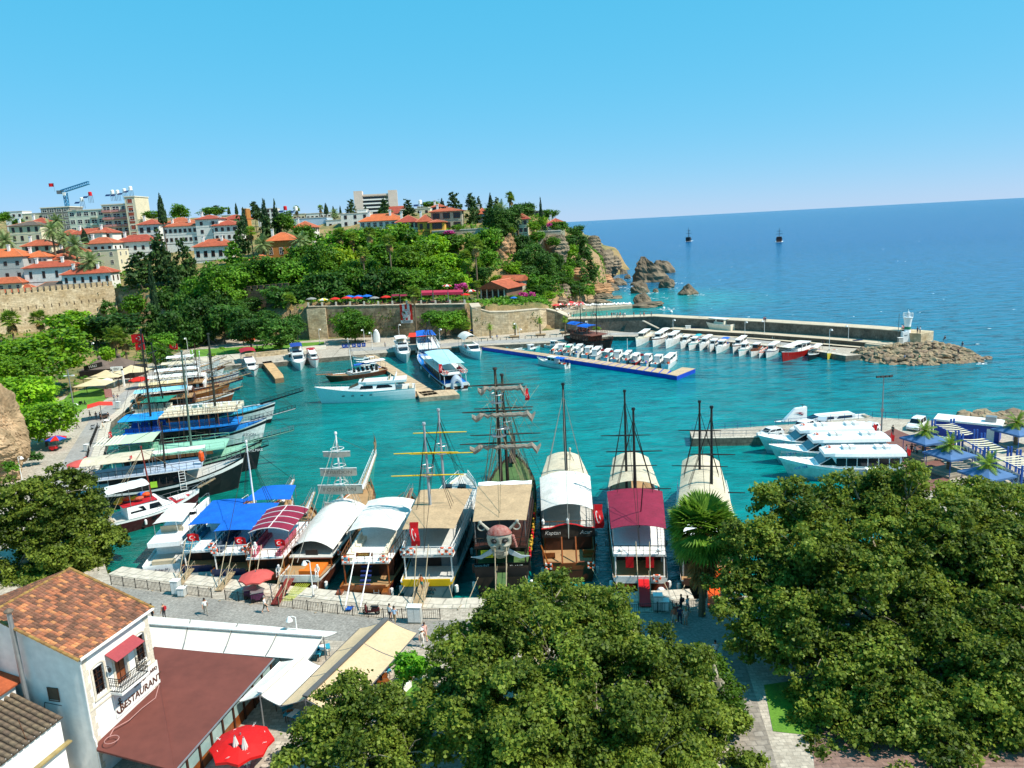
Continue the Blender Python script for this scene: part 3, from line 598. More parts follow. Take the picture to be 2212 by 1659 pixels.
def broad_proto(seed,n=150,per=17,leaf=.13,csz=.12,lobes=7):
 r=random.Random(seed);L=[(0,0,0,.72,.72,.66)]
 for i in range(lobes):
  a=6.28*i/lobes+r.uniform(-.4,.4);q=r.uniform(.38,.62);L.append((math.cos(a)*q,math.sin(a)*q,r.uniform(-.35,.5),r.uniform(.34,.5),r.uniform(.34,.5),r.uniform(.28,.42)))
 C,nn,g=crown_pts(L,n,per,csz,seed);return leaves(C,nn,leaf,g,QUAD)
def pine_proto(seed,levels=6,leaf=.13):
 r=random.Random(seed);L=[]
 for i in range(levels):
  z=-.8+1.7*i/levels;w=(1-(i/levels)**1.5)*.8+.15
  for k in range(4):a=r.uniform(0,6.28);q=r.uniform(.1,.5)*w;L.append((math.cos(a)*q,math.sin(a)*q,z+r.uniform(-.1,.1),w*.5,w*.5,.17))
 C,nn,g=crown_pts(L,190,13,.08,seed,squash=.6);return leaves(C,nn,leaf,g,QUAD)
def cyp_proto(seed):
 L=[(0,0,-.78+1.6*i/11,.9*(1-(i/11.5)**1.7)+.06,.9*(1-(i/11.5)**1.7)+.06,.16)for i in range(12)]
 C,nn,g=crown_pts(L,520,8,.07,seed,lo=.75,up=.0);return leaves(C,nn,.17,g,DIAM)
PROTO={}
def proto(kind,i,m):
 k=(kind,i,m.name)
 if k not in PROTO:
  kk=(kind,i)
  if kk not in PROTO:
   PROTO[kk]={'broad':lambda:broad_proto(100+i),'fine':lambda:broad_proto(200+i,420,24,.075,.085,10),'pine':lambda:pine_proto(300+i),'cypress':lambda:cyp_proto(400+i),'bush':lambda:broad_proto(500+i,70,12,.2,.14,5)}[kind]()
  PROTO[k]=np_mesh('crown',PROTO[kk],m)
 return PROTO[k]
def trunk_mesh(h,r,seed,limbs=4,m=None):
 g=random.Random(seed);b=MB();p=Vector((0,0,-.4));pts=[p]
 for i in range(4):pts.append(Vector((g.uniform(-.03,.03)*h,g.uniform(-.03,.03)*h,h*(i+1)/4)))
 for i in range(4):b.tube(pts[i],pts[i+1],r*(1-i*.14),r*(1-(i+1)*.14),7)
 for i in range(limbs):
  a=6.28*i/limbs+g.uniform(0,1);q=pts[3]if i%2 else pts[4];e=q+Vector((math.cos(a)*h*.38,math.sin(a)*h*.38,h*g.uniform(.22,.5)));b.tube(q,e,r*.42,r*.14,5)
 return b
NT=[0]
def tree(label,x,y,rx,ry,Y,kind='broad',m=LM,cat='tree',group='trees on the hillside',name='tree',gz=None):
 NT[0]+=1;i=NT[0];c=U(x,y,Y=Y);s=mp(c);g=ground(c.x,c.y)if gz is None else gz;g=max(g,QZ if c.y<262 or c.x<-100 else g)
 root=thing(name,label,cat,(c.x,c.y,g),(i*2.4)%6.28,group);a,bb=rx*s,ry*s;hz=max(c.z-g,bb*.6)
 if kind!='bush':trunk_mesh(max(hz*.8,1),max(.12,a*.045),i).obj('trunk',BARK,root)
 put('crown',proto(kind,i%(4 if kind!='fine' else 2),m),root,(0,0,hz),None,(a,a*.95,bb));return root
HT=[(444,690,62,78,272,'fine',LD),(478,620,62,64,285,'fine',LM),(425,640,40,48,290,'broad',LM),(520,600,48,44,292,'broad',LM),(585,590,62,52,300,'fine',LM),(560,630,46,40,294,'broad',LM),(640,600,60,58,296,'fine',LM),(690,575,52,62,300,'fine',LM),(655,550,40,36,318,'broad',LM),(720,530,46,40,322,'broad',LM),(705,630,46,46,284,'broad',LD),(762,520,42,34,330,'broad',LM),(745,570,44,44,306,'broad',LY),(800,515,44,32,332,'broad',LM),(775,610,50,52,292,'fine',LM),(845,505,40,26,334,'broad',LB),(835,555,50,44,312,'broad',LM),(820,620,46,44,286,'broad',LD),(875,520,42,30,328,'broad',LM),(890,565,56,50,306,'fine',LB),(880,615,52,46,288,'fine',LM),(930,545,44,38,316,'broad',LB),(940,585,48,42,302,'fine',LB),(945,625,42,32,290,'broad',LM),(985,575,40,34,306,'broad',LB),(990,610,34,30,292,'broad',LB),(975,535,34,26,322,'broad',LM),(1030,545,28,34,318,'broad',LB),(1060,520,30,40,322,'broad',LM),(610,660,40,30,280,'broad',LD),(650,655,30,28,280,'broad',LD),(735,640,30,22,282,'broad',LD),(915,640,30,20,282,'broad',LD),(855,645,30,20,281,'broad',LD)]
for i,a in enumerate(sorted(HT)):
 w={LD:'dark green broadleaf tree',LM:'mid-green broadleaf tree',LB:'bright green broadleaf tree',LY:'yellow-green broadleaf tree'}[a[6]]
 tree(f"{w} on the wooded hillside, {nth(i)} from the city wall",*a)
MORE=[('big dark pine standing among the white houses at the crenellated wall',300,572,46,40,312,'pine',LP),('tall dark pine right behind the crenellated wall end',345,548,44,60,318,'pine',LP),('dark green conifer in front of the white hotel',398,560,34,56,315,'pine',LP),('sombre conifer mass on the slope below the white hotel',378,615,34,50,296,'pine',LP),('dark conifer leaning over the ivy-grown wall',330,690,40,52,268,'pine',LD),('dark shaded tree over the path beside the red flag',372,705,34,46,262,'broad',LD),('low rounded tree with dark crown behind the brown tents',250,702,60,32,258,'broad',LD),('low spreading tree below the limestone wall',205,712,52,30,262,'broad',LM),('leafy tree hiding the foot of the limestone wall',150,700,52,34,255,'broad',LB),('small round shrub growing out of the limestone wall',133,673,10,9,300,'bush',LM),('bush growing out of the wall end next to the ivy',236,668,18,22,305,'bush',LD),('ivy-covered tree clump under the stepped wall',290,655,26,30,306,'broad',LM),('spreading shade tree on the quayside lawn, nearer the bin row',603,716,50,40,243,'fine',LD),('spreading shade tree on the quayside lawn, nearer the red kiosk',538,716,46,40,245,'fine',LD),('round dense tree growing against the harbour wall',764,700,48,40,254,'fine',LM),('leafy tree against the harbour wall behind the rigged boat',960,692,50,30,253,'fine',LM),('feathery cedar beside the orange villa',505,545,32,36,322,'pine',LM),('dark pine between the white hotel and the two spires',520,500,24,46,335,'pine',LP),('dense ivy-green tree right of the spiky cypresses',612,480,30,26,350,'broad',LM),('tree beside the small white house with red roof',655,505,26,30,345,'broad',LM),('thick dark conifer between the two spires',575,500,28,50,340,'pine',LP),('wide umbrella-shaped tree on the skyline behind the white hotel',458,458,34,14,400,'broad',LM),('light green tree on the skyline behind the tall cypress',388,458,24,20,420,'broad',LM),('low bushy tree on the skyline left of the tall cypress',330,463,22,12,420,'broad',LM),('blue-green cedar on the skyline above the dish antenna',468,450,16,10,430,'pine',LP),('tree at the far left edge of the skyline',10,470,18,16,400,'broad',LM),('small tree beside the leftmost hotel terrace',40,480,16,10,390,'broad',LM),('dark cedar on the skyline left of the double spires',550,452,22,22,400,'pine',LP),('dark conifer on the skyline beside the slab hotel',757,444,14,20,420,'pine',LP),('big dark cedar right of the slab hotel',831,446,18,24,400,'pine',LP),('spreading dark cedar above the long red roofs',880,448,22,22,380,'pine',LP),('green tree on the skyline beside the solar panels',930,440,22,8,420,'broad',LM),('tall layered cedar rising above the hilltop villa',981,432,20,26,370,'pine',LP),('dark cypress-like clump beside the hilltop villa',1021,450,20,36,350,'pine',LP),('dark hanging conifer right of the hilltop villa',1016,430,15,16,352,'pine',LP),('slim dark conifer on the skyline beyond the villa',1034,436,9,16,365,'pine',LP),('large grey-green evergreen on the brow of the headland',1075,478,38,40,335,'fine',LD),('dark evergreen behind the brow of the headland',1060,456,22,26,352,'pine',LP),('rounded evergreen beside the timber villa',1105,475,26,34,340,'broad',LD),('small dark pine on the skyline left of the tall palms',1073,436,12,14,372,'pine',LP),('dark conifer row end near the slender cypress',1140,450,16,16,372,'pine',LP),('grey-green tree behind the timber villa',1130,455,26,22,365,'broad',LD),('shrubby tree near the headland flagpole',1190,462,18,12,390,'broad',LM),('pale green round tree in the headland garden',1153,487,16,14,338,'broad',LB),('clipped round tree in the headland garden',1171,480,11,15,342,'broad',LB),('bushy tree below the end villa on the headland',1207,490,20,16,352,'broad',LM),('dark tree at the seaward tip of the headland gardens',1244,500,18,16,372,'broad',LD),('tree leaning over the sea cliff',1252,522,20,22,378,'broad',LD),('tree on the cliff shoulder above the sea rocks',1262,548,20,22,382,'broad',LD),('tree hanging on the cliff below the shoulder',1247,568,26,28,366,'pine',LD),('pine low on the sea cliff path',1276,575,18,26,376,'pine',LD),('dark pine on the cliff face under the garden wall',1150,548,32,34,326,'fine',LD),('dark pine lower on the cliff face',1170,575,36,34,322,'fine',LD),('dense pine beside the ochre cliff',1125,530,26,30,330,'broad',LD),('bright round tree below the ochre cliff',1107,580,19,18,308,'broad',LB),('bush beside the garden wall on the cliff',1160,510,20,16,335,'broad',LM),('broad bush on the slope above the restaurant',1140,610,30,22,300,'broad',LM),('leafy bush right of the restaurant roof',1105,615,26,20,296,'broad',LM),('thicket below the cliff path',1175,612,34,24,306,'broad',LM),('dark thicket under the pines',1140,585,26,20,310,'broad',LD),('bushy tree beside the bathing steps',1243,626,24,22,335,'broad',LD),('bush over the bathing beach rocks',1224,618,18,18,335,'broad',LM),('bush at the foot of the cliff path',1268,628,18,16,345,'broad',LM),('small pine on the dry slope above the beach',1278,600,12,14,372,'pine',LD),('pine with bare trunk on the cliff path',1260,592,20,20,362,'pine',LD),('slope shrub under the hilltop villa',1040,515,30,12,326,'broad',LM),('shrub on the dry bank below the villa',960,510,26,10,330,'broad',LD),('green shrub at the villa garden edge',985,492,12,8,330,'bush',LM),('garden tree in front of the restaurant',1105,650,9,9,276,'bush',LB),('garden shrub beside the restaurant lamp',1088,658,9,6,274,'bush',LM),('garden bush under the restaurant corner',1122,654,10,7,276,'bush',LM),('trimmed green bush on the wall terrace',1148,650,22,8,276,'bush',LM),('leaning ivy-clad column of green beside the tall fan palm',1036,582,12,26,300,'broad',LB),('green bush growing at the foot of the breakwater wall',1289,710,10,5,240,'bush',LB),('pink flowering oleander beside the restaurant',995,620,16,10,284,'bush',PINK),('magenta bougainvillea on the villa garden wall',970,502,14,6,326,'bush',PINK),('magenta bougainvillea in the headland garden',1186,486,7,5,345,'bush',PINK),('pink oleander on the slope left of the beach',1130,638,12,9,286,'bush',PINK),('deep pink bougainvillea by the slope column',1150,637,8,8,286,'bush',PINK)]
for a in MORE:tree(*a)
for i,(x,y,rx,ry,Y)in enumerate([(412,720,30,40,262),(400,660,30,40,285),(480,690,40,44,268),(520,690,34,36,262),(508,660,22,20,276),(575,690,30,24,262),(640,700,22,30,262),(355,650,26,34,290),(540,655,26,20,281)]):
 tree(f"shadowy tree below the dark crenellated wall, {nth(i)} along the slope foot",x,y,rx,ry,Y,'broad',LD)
for i,a in enumerate([(1052,560,26,26,305),(1045,592,22,20,297),(1075,606,22,15,300),(1218,592,24,24,345),(1203,562,16,20,337),(1232,545,20,22,355),(1196,522,18,12,338),(1228,518,20,16,362),(1182,640,22,13,298),(1160,626,24,14,294),(1128,556,24,20,318),(1062,632,16,10,288),(1226,570,18,20,352),(1198,600,22,18,326),(1090,630,18,12,286)]):
 tree(f"green thicket tree on the headland slope, {nth(i)} of the loose scatter there",*a,'broad',[LM,LD,LB][i%3])
tree('huge bright green tree over the west lane behind the lamp mast',82,772,108,74,188,'fine',LB,group='trees along the west lane')
tree('leafy tree at the left edge above the rock face',40,860,84,66,150,'fine',LB,group='trees along the west lane')
tree('green tree over the striped parasol',92,912,70,60,138,'fine',LB,group='trees along the west lane')
tree('low green tree against the rock face',20,800,60,46,165,'fine',LB,group='trees along the west lane')
tree('light green tree in front of the tented cafe',232,762,22,22,225,'broad',LB,group='trees along the west lane')
tree('green tree behind the tall dark masts',345,770,30,30,222,'broad',LM,group='trees along the west lane')
tree('green tree by the steps near the red flag',352,738,30,26,236,'broad',LM,group='trees along the west lane')
tree('bush on the rock face beside the lane',22,1010,18,18,112,'bush',LM,group='trees along the west lane')
tree('dark clipped bush under the striped parasol tree',75,985,18,14,126,'bush',LD,group='trees along the west lane')
for i,(x,y,rx,ry)in enumerate([(480,752,6,4),(520,755,10,5),(558,757,14,5),(600,750,12,6),(640,742,8,5),(458,766,8,4)]):
 tree(f"low shrub on the quayside lawn, {nth(i)} from the flag",x,y,rx,ry,240 if x>470 else 234,'bush',LB,group='lawn shrubs')
for lab,x,yt,yb,w,Y in[('tall dark cypress rising alone above the white hotel',348,418,480,18,372),('needle-thin cypress spire, the taller of the pair',573,428,520,20,345),('needle-thin cypress spire, right of the pair',596,430,510,16,348),('slender black cypress on the headland skyline',1168,424,480,8,360),('short cypress behind the timber tower',510,438,462,7,420),('small cypress on the skyline right of the two spires',704,438,462,10,420),('dark cypress between villa cedar and palms',1059,416,445,9,372),('tall cypress in the trees below the limestone wall',330,560,690,18,285),('young cypress among the houses by the date palms',182,492,525,14,350),('single cypress on the dry headland slope',1208,558,582,8,340),('broken cypress beside the white hotel roof',527,448,500,14,350),('small cypress left of the slab hotel',720,444,462,6,440),('tiny cypress beside the skyline palm',735,444,462,5,440),('cypress in front of the slab hotel',790,444,462,8,430),('cypress beside the layered cedar',955,428,452,11,380),('cypress on the skyline near the flag of the headland',1136,435,460,8,380),('dark cypress left of the timber tower',494,446,462,7,420),('thick cypress by the white block roof',558,444,470,10,400),('small cypress on the skyline left of the palm pair',1150,440,462,6,380)]:
 c=U(x,(yt+yb)/2,Y=Y);s=mp(c);hz=(yb-yt)*s;g=ground(c.x,c.y);base=min(g,c.z-hz/2);NT[0]+=1
 root=thing('cypress_tree',lab,'tree',(c.x,c.y,base),0,'cypresses');top=c.z+hz/2-base
 t=MB();t.tube((0,0,-.3),(0,0,top*.5),.25,.1);t.obj('trunk',BARK,root)
 put('crown',proto('cypress',NT[0]%4,LC),root,(0,0,top-hz/2),NT[0],(w*s/2,w*s/2,hz/2*1.08))
def fan_leaf(b,p,d,L,w,droop,k=9):
 side=d.cross(Vector((0,0,1)));side=side.normalized()if side.length>.01 else Vector((1,0,0));upv=side.cross(d).normalized();q=p+d*L*.45
 for i in range(k):
  a=-1.25+2.5*i/(k-1);e=q+(d*math.cos(a)+side*math.sin(a))*L*.62-Vector((0,0,1))*droop*L*(.25+.2*abs(a));ww=side*math.cos(a)*w-d*math.sin(a)*w
  mid=q.lerp(e,.5)+upv*L*.03;b.add([q,mid+ww,e,mid-ww],[(0,1,2,3)])
 b.tube(p,q,.02,.015,3)
def fan_palm_mesh(seed,n=46,L=1.0,skirt=26,k=9,lowest=-.45):
 g=random.Random(seed);b=MB();s=MB()
 for i in range(n):
  a=g.uniform(0,6.28);el=math.asin(g.uniform(lowest,.98));d=Vector((math.cos(a)*math.cos(el),math.sin(a)*math.cos(el),math.sin(el)));fan_leaf(b,d*.08,d,L*g.uniform(.85,1.1),.055,.55-.4*max(0,math.sin(el)),k)
 for i in range(skirt):
  a=g.uniform(0,6.28);d=Vector((math.cos(a)*.45,math.sin(a)*.45,-.9)).normalized();fan_leaf(s,Vector((0,0,-.15-.5*g.random())),d,L*g.uniform(.6,.95),.06,.25,7)
 return b,s
def date_palm_mesh(seed,n=40,L=1.0,k=13):
 g=random.Random(seed);b=MB()
 for i in range(n):
  a=2.4*i+g.uniform(-.2,.2);el=R(80)-R(125)*(i/n)**.9+g.uniform(-.1,.1);p=Vector((0,0,0));d=Vector((math.cos(a)*math.cos(el),math.sin(a)*math.cos(el),math.sin(el)));st=L*g.uniform(.85,1.1)/7;pts=[p]
  for q in range(7):d=(d+Vector((0,0,-.14))).normalized();p=p+d*st;pts.append(p)
  for q in range(7):
   u,v=pts[q],pts[q+1];dd=(v-u);sd=dd.cross(Vector((0,0,1)));sd=sd.normalized()if sd.length>1e-4 else Vector((1,0,0));wl=L*.26*math.sin(math.pi*(q+1.2)/8.5)
   for f in(0,.33,.66):
    o=u.lerp(v,f)
    for sg in(-1,1):b.add([o,o+dd*.35,o+dd*.8+sd*sg*wl+Vector((0,0,-wl*.35))],[(0,1,2)])
 return b
FP=[fan_palm_mesh(i)for i in range(3)];FPM=[(a.mesh('fronds',LPA),s.mesh('dead_fronds',DRY))for a,s in FP];DP=[date_palm_mesh(i+9).mesh('fronds',LPD)for i in range(3)];DPG=[date_palm_mesh(i+19,30).mesh('fronds',LPA)for i in range(2)]
def palm(lab,x,y,r,Y,kind,group,yb=None,gz=None,tr=.28,skirt=1.0):
 c=U(x,y,Y=Y);s=mp(c);g=ground(c.x,c.y)if gz is None else gz;NT[0]+=1;i=NT[0]
 root=thing('palm_tree',lab,'palm tree',(c.x,c.y,g),i,group);h=max(.8,c.z-g);b=MB();n=6
 for q in range(n):b.tube((0,0,-.3+(h+.3)*q/n),(0,0,-.3+(h+.3)*(q+1)/n),tr*(1.25-.35*q/n),tr*(1.25-.35*(q+1)/n),8)
 b.obj('trunk',PALMB,root);a=r*s
 if kind=='fan':put('fronds',FPM[i%3][0],root,(0,0,h),i,a);put('dead_fronds',FPM[i%3][1],root,(0,0,h),i,(a,a,a*skirt))
 else:put('fronds',(DP if kind=='date' else DPG)[i%2],root,(0,0,h),i,a*1.1)
 return root
G1='palms on the hillside'
for lab,x,y,r,Y,k in[('tall thin fan palm left of the red cafe parasols',840,520,16,288,'fan'),('tall fan palm above the blue cafe parasols',783,545,15,288,'fan'),('fan palm high on the wooded slope behind the tall palms',797,503,15,312,'fan'),('fan palm on the slope next to the yellow-green tree',733,505,15,318,'fan'),('fan palm behind the yellow-green tree',760,512,13,320,'fan'),('tall fan palm left of the ochre cliff',1026,528,17,292,'fan'),('shaggy fan palm among trees near the tall one by the cliff',1005,552,15,304,'fan'),('shaggy fan palm right of the restaurant trees',1008,578,14,296,'fan'),('fan palm leaning over the harbour wall banner',893,632,16,260,'fan'),('fan palm below the dark crenellated wall',624,646,16,266,'fan'),('thin fan palm beside the date palm left of the orange villa',541,500,13,318,'fan'),('skyline fan palm, the twin to the left on the headland',1100,423,10,365,'fan'),('skyline fan palm, the twin to the right on the headland',1104,430,9,364,'fan'),('little fan palm on the skyline beside the red dome',626,460,6,420,'fan'),('fan palm on the skyline in the middle',640,452,8,420,'fan'),('fan palm on the skyline left of the fat cypress',692,449,7,420,'fan'),('fan palm in front of the restaurant',1030,615,10,278,'fan'),('small palm in front of the slab hotel',822,460,8,400,'fan'),('palm below the headland villa',1107,498,8,330,'fan')]:
 palm(lab,x,y,r,Y,k,G1,skirt=1.1)
for lab,x,y,r,Y in[('big date palm left of the orange villa',566,528,24,318),('big date palm right of the orange villa',648,520,24,318),('bushy date palm on the brow of the headland',1082,452,20,345),('date palm beside the timber villa on the headland',1118,470,16,338),('date palm left of the roof terrace cafe',111,498,24,330),('date palm behind the grey apartment houses',122,478,20,350),('large date palm among the red roofs',162,530,28,326),('spreading date palm above the limestone wall',195,565,30,318),('date palm at the left edge among the old houses',10,520,24,330),('date palm on the skyline left of the white blocks',722,460,12,400),('date palm in the hollow near the roof terrace',135,515,20,336)]:
 palm(lab,x,y,r,Y,'date',G1,tr=.4)
G2='palms by the harbour'
palm('fan palm at the left edge before the limestone wall',22,690,22,262,'fan',G2);palm('fan palm crown peeping over the trees by the limestone wall',84,688,20,268,'fan',G2);palm('tall fan palm beside the tented cafe',246,725,22,214,'fan',G2,gz=QZ);palm('fan palm behind the tall dark mast',268,735,18,216,'fan',G2,gz=QZ)
palm('fan palm against the wall behind the rigged boat',998,680,13,255,'fan',G2,gz=QZ);palm('short bushy palm at the wall corner',1008,705,12,249,'fan',G2,gz=QZ,skirt=.6)
for i,(x,y)in enumerate([(1058,706),(1112,704),(1166,692),(1220,690)]):palm(f"young palm planted along the wall promenade, {nth(i)} from the blue parasol",x,y,9,247,'dateg',G2,gz=QZ,tr=.22)
for i,(x,y,r)in enumerate([(858,1000,0)][:0]):pass
def scatter(name,label,n,seed,test,size,m,lift=.4,box_=(-330,70,262,440)):
 r=np.random.default_rng(seed);x=r.uniform(box_[0],box_[1],n);y=r.uniform(box_[2],box_[3],n);z=ground(x,y);k=test(x,y,z);x,y,z=x[k],y[k],z[k]
 C=np.stack([x,y,z+lift],1)[:,None]+r.normal(size=(len(x),9,3))*np.array([.7,.7,.35]);C=C.reshape(-1,3);nn=r.normal(size=C.shape)*.6+np.array([0,-.3,.8]);nn/=np.linalg.norm(nn,axis=1,keepdims=True)
 return tag(put(name,np_mesh(name,leaves(C,nn,size,r,QUAD),m)),label,'shrubs',None,'stuff')
scatter('undergrowth','green undergrowth covering the wooded slope',9000,5,lambda x,y,z:(z>9)&(x<12)&(y<345)&(vnoise(x,y,12,9)>.3)&~((x>-8)&(x<16)&(y>300)),.9,LM)
scatter('scrub','scrub patches on the headland slopes',7000,6,lambda x,y,z:(z>4)&(x>-10)&(vnoise(x,y,9,3)>.36),.8,LM,box_=(-12,60,268,450))
scatter('ivy_patches','ivy and weeds on the park slope',2200,8,lambda x,y,z:(z>1.4)&(sdist(x,y,RAISED)<3),.8,LM,box_=(-300,-104,150,312))
def wall_weeds(name,label,a,e,zt,n,seed,m):
 r=np.random.default_rng(seed);t=r.random(n);C0=np.stack([a.x+(e.x-a.x)*t,a.y+(e.y-a.y)*t-.15,r.uniform(QZ+2,zt,n)],1)
 C=(C0[:,None]+r.normal(size=(n,7,3))*np.array([.45,.08,.5])).reshape(-1,3);nn=r.normal(size=C.shape)*.4+np.array([0,-1,.4]);nn/=np.linalg.norm(nn,axis=1,keepdims=True)
 return tag(put(name,np_mesh(name,leaves(C,nn,.45,r,QUAD),m)),label,'weeds',None,'stuff')
wall_weeds('wall_weeds','weeds rooted in the joints of the harbour wall',A0,A1,10,40,1,IVY);wall_weeds('wall_weeds','weeds rooted in the paler rubble wall',bastion,b2,8,45,2,IVY)
a_,e_=U(-60,660,Y=274.5),U(240,640,Y=310);wall_weeds('wall_weeds','brown and green tufts growing on the limestone city wall',a_,e_,20,40,3,leafmat('dry_tuft','5c5a2c','8a6c44'))
# foreground plane trees
def plane_tree(lab,lobes,base,dens,leaf,seed,m=LPL,per=26,csz=.42,ry=.9):
 root=thing('plane_tree',lab,'tree',base,0,'plane trees in the foreground');bz=Vector(base);L=[]
 for x,y,r,Y in lobes:c=U(x,y,Y=Y);s=mp(c);L.append((c.x,c.y,c.z,r*s,r*s*.95,r*s*ry))
 gg=random.Random(seed+50);S_=[]
 for q in L:
  for k in range(22):
   d=Vector((gg.gauss(0,1),gg.gauss(0,1),gg.gauss(.25,.9))).normalized();f=gg.uniform(.5,1.06)if k<19 else gg.uniform(1.05,1.22);w=gg.uniform(.22,.38)*(1 if k<19 else .55);S_.append((q[0]+d.x*q[3]*f,q[1]+d.y*q[4]*f,q[2]+d.z*q[5]*f,q[3]*w*1.15,q[4]*w*1.15,q[5]*w*.72))
 area=sum(q[3]*q[4]*12.5 for q in S_);ncl=int(area*dens*1.1/per);C,nn,r=crown_pts(S_,ncl,per,csz*.5,seed,lo=.12,up=.3);nn=nn+r.normal(size=nn.shape)*.35;nn/=np.linalg.norm(nn,axis=1,keepdims=True);C=C-np.array(base)
 V=leaves(C,nn,leaf*.8,r,MAPLE);put('crown',np_mesh('crown',V,m),root)
 b=MB();g=random.Random(seed);cx=Vector((sum(q[0]for q in L)/len(L),sum(q[1]for q in L)/len(L),min(q[2]for q in L)));fork=(cx-bz)*.55;fork.z=max(fork.z,3.0)
 b.tube((0,0,-.3),fork*.5,.55,.45,9);b.tube(fork*.5,fork,.45,.36,9)
 for q in L:
  e=Vector(q[:3])-bz;mid=fork.lerp(e,.5)+Vector((g.uniform(-.6,.6),g.uniform(-.6,.6),g.uniform(-.2,.8)));b.tube(fork,mid,.22,.13,6);b.tube(mid,e,.13,.07,5)
  for k in range(7):
   d=Vector((g.gauss(0,1),g.gauss(0,1),g.gauss(.3,.8))).normalized();tip_=e+Vector((d.x*q[3],d.y*q[4],d.z*q[5]))*.92;m2=e.lerp(tip_,.55)+Vector((0,0,.25));b.tube(e,m2,.06,.035,4);b.tube(m2,tip_,.035,.012,4)
 b.obj('trunk',BARKP,root);return root
plane_tree('broad plane tree in the middle foreground hiding the pirate ship gangway',[(1195,1300,78,53),(1100,1350,84,51),(1290,1345,84,52),(1030,1420,84,49),(1190,1420,130,49),(1350,1410,100,50),(1000,1510,90,46),(1420,1490,110,48),(1120,1540,140,45),(1290,1540,160,45),(1490,1580,100,46),(1000,1610,90,44),(1180,1650,150,42),(1400,1650,150,43),(1560,1650,70,45)],(4.5,45,QZ),58,.27,1)
plane_tree('small plane tree beside the red drinks parasol',[(745,1515,55,46),(815,1560,78,45),(700,1600,70,44),(790,1640,90,43),(880,1625,60,44),(640,1650,50,43)],(-10.5,43,QZ),62,.25,2)
plane_tree('huge plane tree filling the right foreground',[(1690,1085,58,61),(1760,1105,66,61),(1860,1095,78,61),(1960,1085,84,61),(2060,1110,80,61),(2170,1110,84,61),(1620,1180,64,59),(1720,1190,100,58),(1860,1200,130,58),(2020,1200,130,58),(2190,1220,120,57),(1590,1290,62,57),(1700,1310,110,56),(1880,1330,150,55),(2080,1330,160,55),(2230,1350,110,54),(1620,1380,50,55),(1780,1420,110,52),(1960,1460,160,51),(2150,1480,150,50),(1800,1530,70,49),(1850,1610,120,47),(2020,1600,140,47),(2180,1610,120,47),(1760,1640,60,46),(1930,1540,110,48),(2110,1400,120,52),(1960,1270,110,57),(2120,1210,100,58),(1780,1290,90,57),(1800,1120,60,61),(1910,1110,60,62),(2110,1090,60,62),(1680,1240,70,58),(2220,1520,120,48),(2210,1660,120,45),(1960,1680,130,45)],(29,50,QZ),44,.29,3)
plane_tree('leafy plane tree on the left in front of the moored black ships',[(60,1085,62,84),(130,1070,62,85),(185,1110,46,86),(20,1140,60,83),(100,1150,84,84),(190,1175,58,85),(40,1220,80,82),(130,1240,84,82),(200,1230,44,83),(60,1290,60,80)],(-57,82,QZ),36,.34,4,csz=.5)
plane_tree('dark shrubby tree at the street corner under the palm',[(1520,1430,44,52),(1500,1490,60,50),(1560,1500,40,50),(1560,1570,50,48)],(14,49,QZ),50,.26,6,m=leafmat('dark_plane_leaf','25400c','5a7c1c',sc=.25,trans=.35,rnd=.05))
# town on the hill
ROOFM=mat('terracotta_roof','b2553a',.85,.25,.5,dirt=.25,sc2=2.5,wave=('X',3.2,.22,.3),rnd=.12)
ROOFO=mat('orange_roof','cc6a3a',.85,.2,.5,dirt=.2,sc2=2.5,wave=('X',3.2,.2,.3))
ROOFD=mat('dark_old_roof','6d5f54',.9,.3,.5,dirt=.3,sc2=2,wave=('X',3.2,.25,.3))
RIDGE=mat('ridge_tiles','cf8a68',.85,.2,2)
WFRAME=mat('window_frame_white','dcd8cc',.6,.1,1);WBROWN=mat('window_frame_brown','5a3a28',.6,.2,1)
W_WHITE=mat('white_render','e6e2d8',.85,.1,.3,dirt=.14,sc2=1.2);W_GREY=mat('grey_render','b4b6b0',.85,.12,.3,dirt=.15);W_CREAM=mat('cream_render','e0d2b0',.85,.12,.3,dirt=.14)
W_ORANGE=mat('orange_render','b8793a',.85,.15,.3,dirt=.15);W_YELLOW=mat('yellow_render','d9a444',.85,.12,.3,dirt=.12);W_BLUE=mat('pale_blue_render','b4c8d8',.85,.1,.3,dirt=.12);W_GREEN=mat('sage_render','d0d6c0',.85,.12,.3,dirt=.15);W_STONE=mat('stone_render','c9bda4',.9,.15,.5,dirt=.2,brick=(.8,.6,.8,.4,(R(90),0,0)));W_CONC=mat('raw_concrete','8a857c',.9,.2,.4,dirt=.25)
WIN={}
def win_mesh(w,h,fm,big=False):
 k=(round(w,2),round(h,2),fm.name)
 if k not in WIN:
  b=MB();t=max(.09,w*.09);b.box(-w/2,w/2,-.1,.04,-t,0);b.box(-w/2,w/2,-.1,.04,h,h+t);b.box(-w/2-t,-w/2,-.1,.04,-t,h+t);b.box(w/2,w/2+t,-.1,.04,-t,h+t);b.box(-t*.35,t*.35,-.07,.04,0,h);b.box(-w/2,w/2,-.065,.04,h*.55,h*.55+t*.6)
  p=MB();p.box(-w/2,w/2,-.03,.03,0,h);WIN[k]=(b.mesh('window',fm),p.mesh('pane',GLASS))
 return WIN[k]
def add_window(root,x,y,z,w,h,fm,rot=0):
 a,p=win_mesh(w,h,fm);o=put('window',a,root,(x,y,z),rot);put('pane',p,o);return o
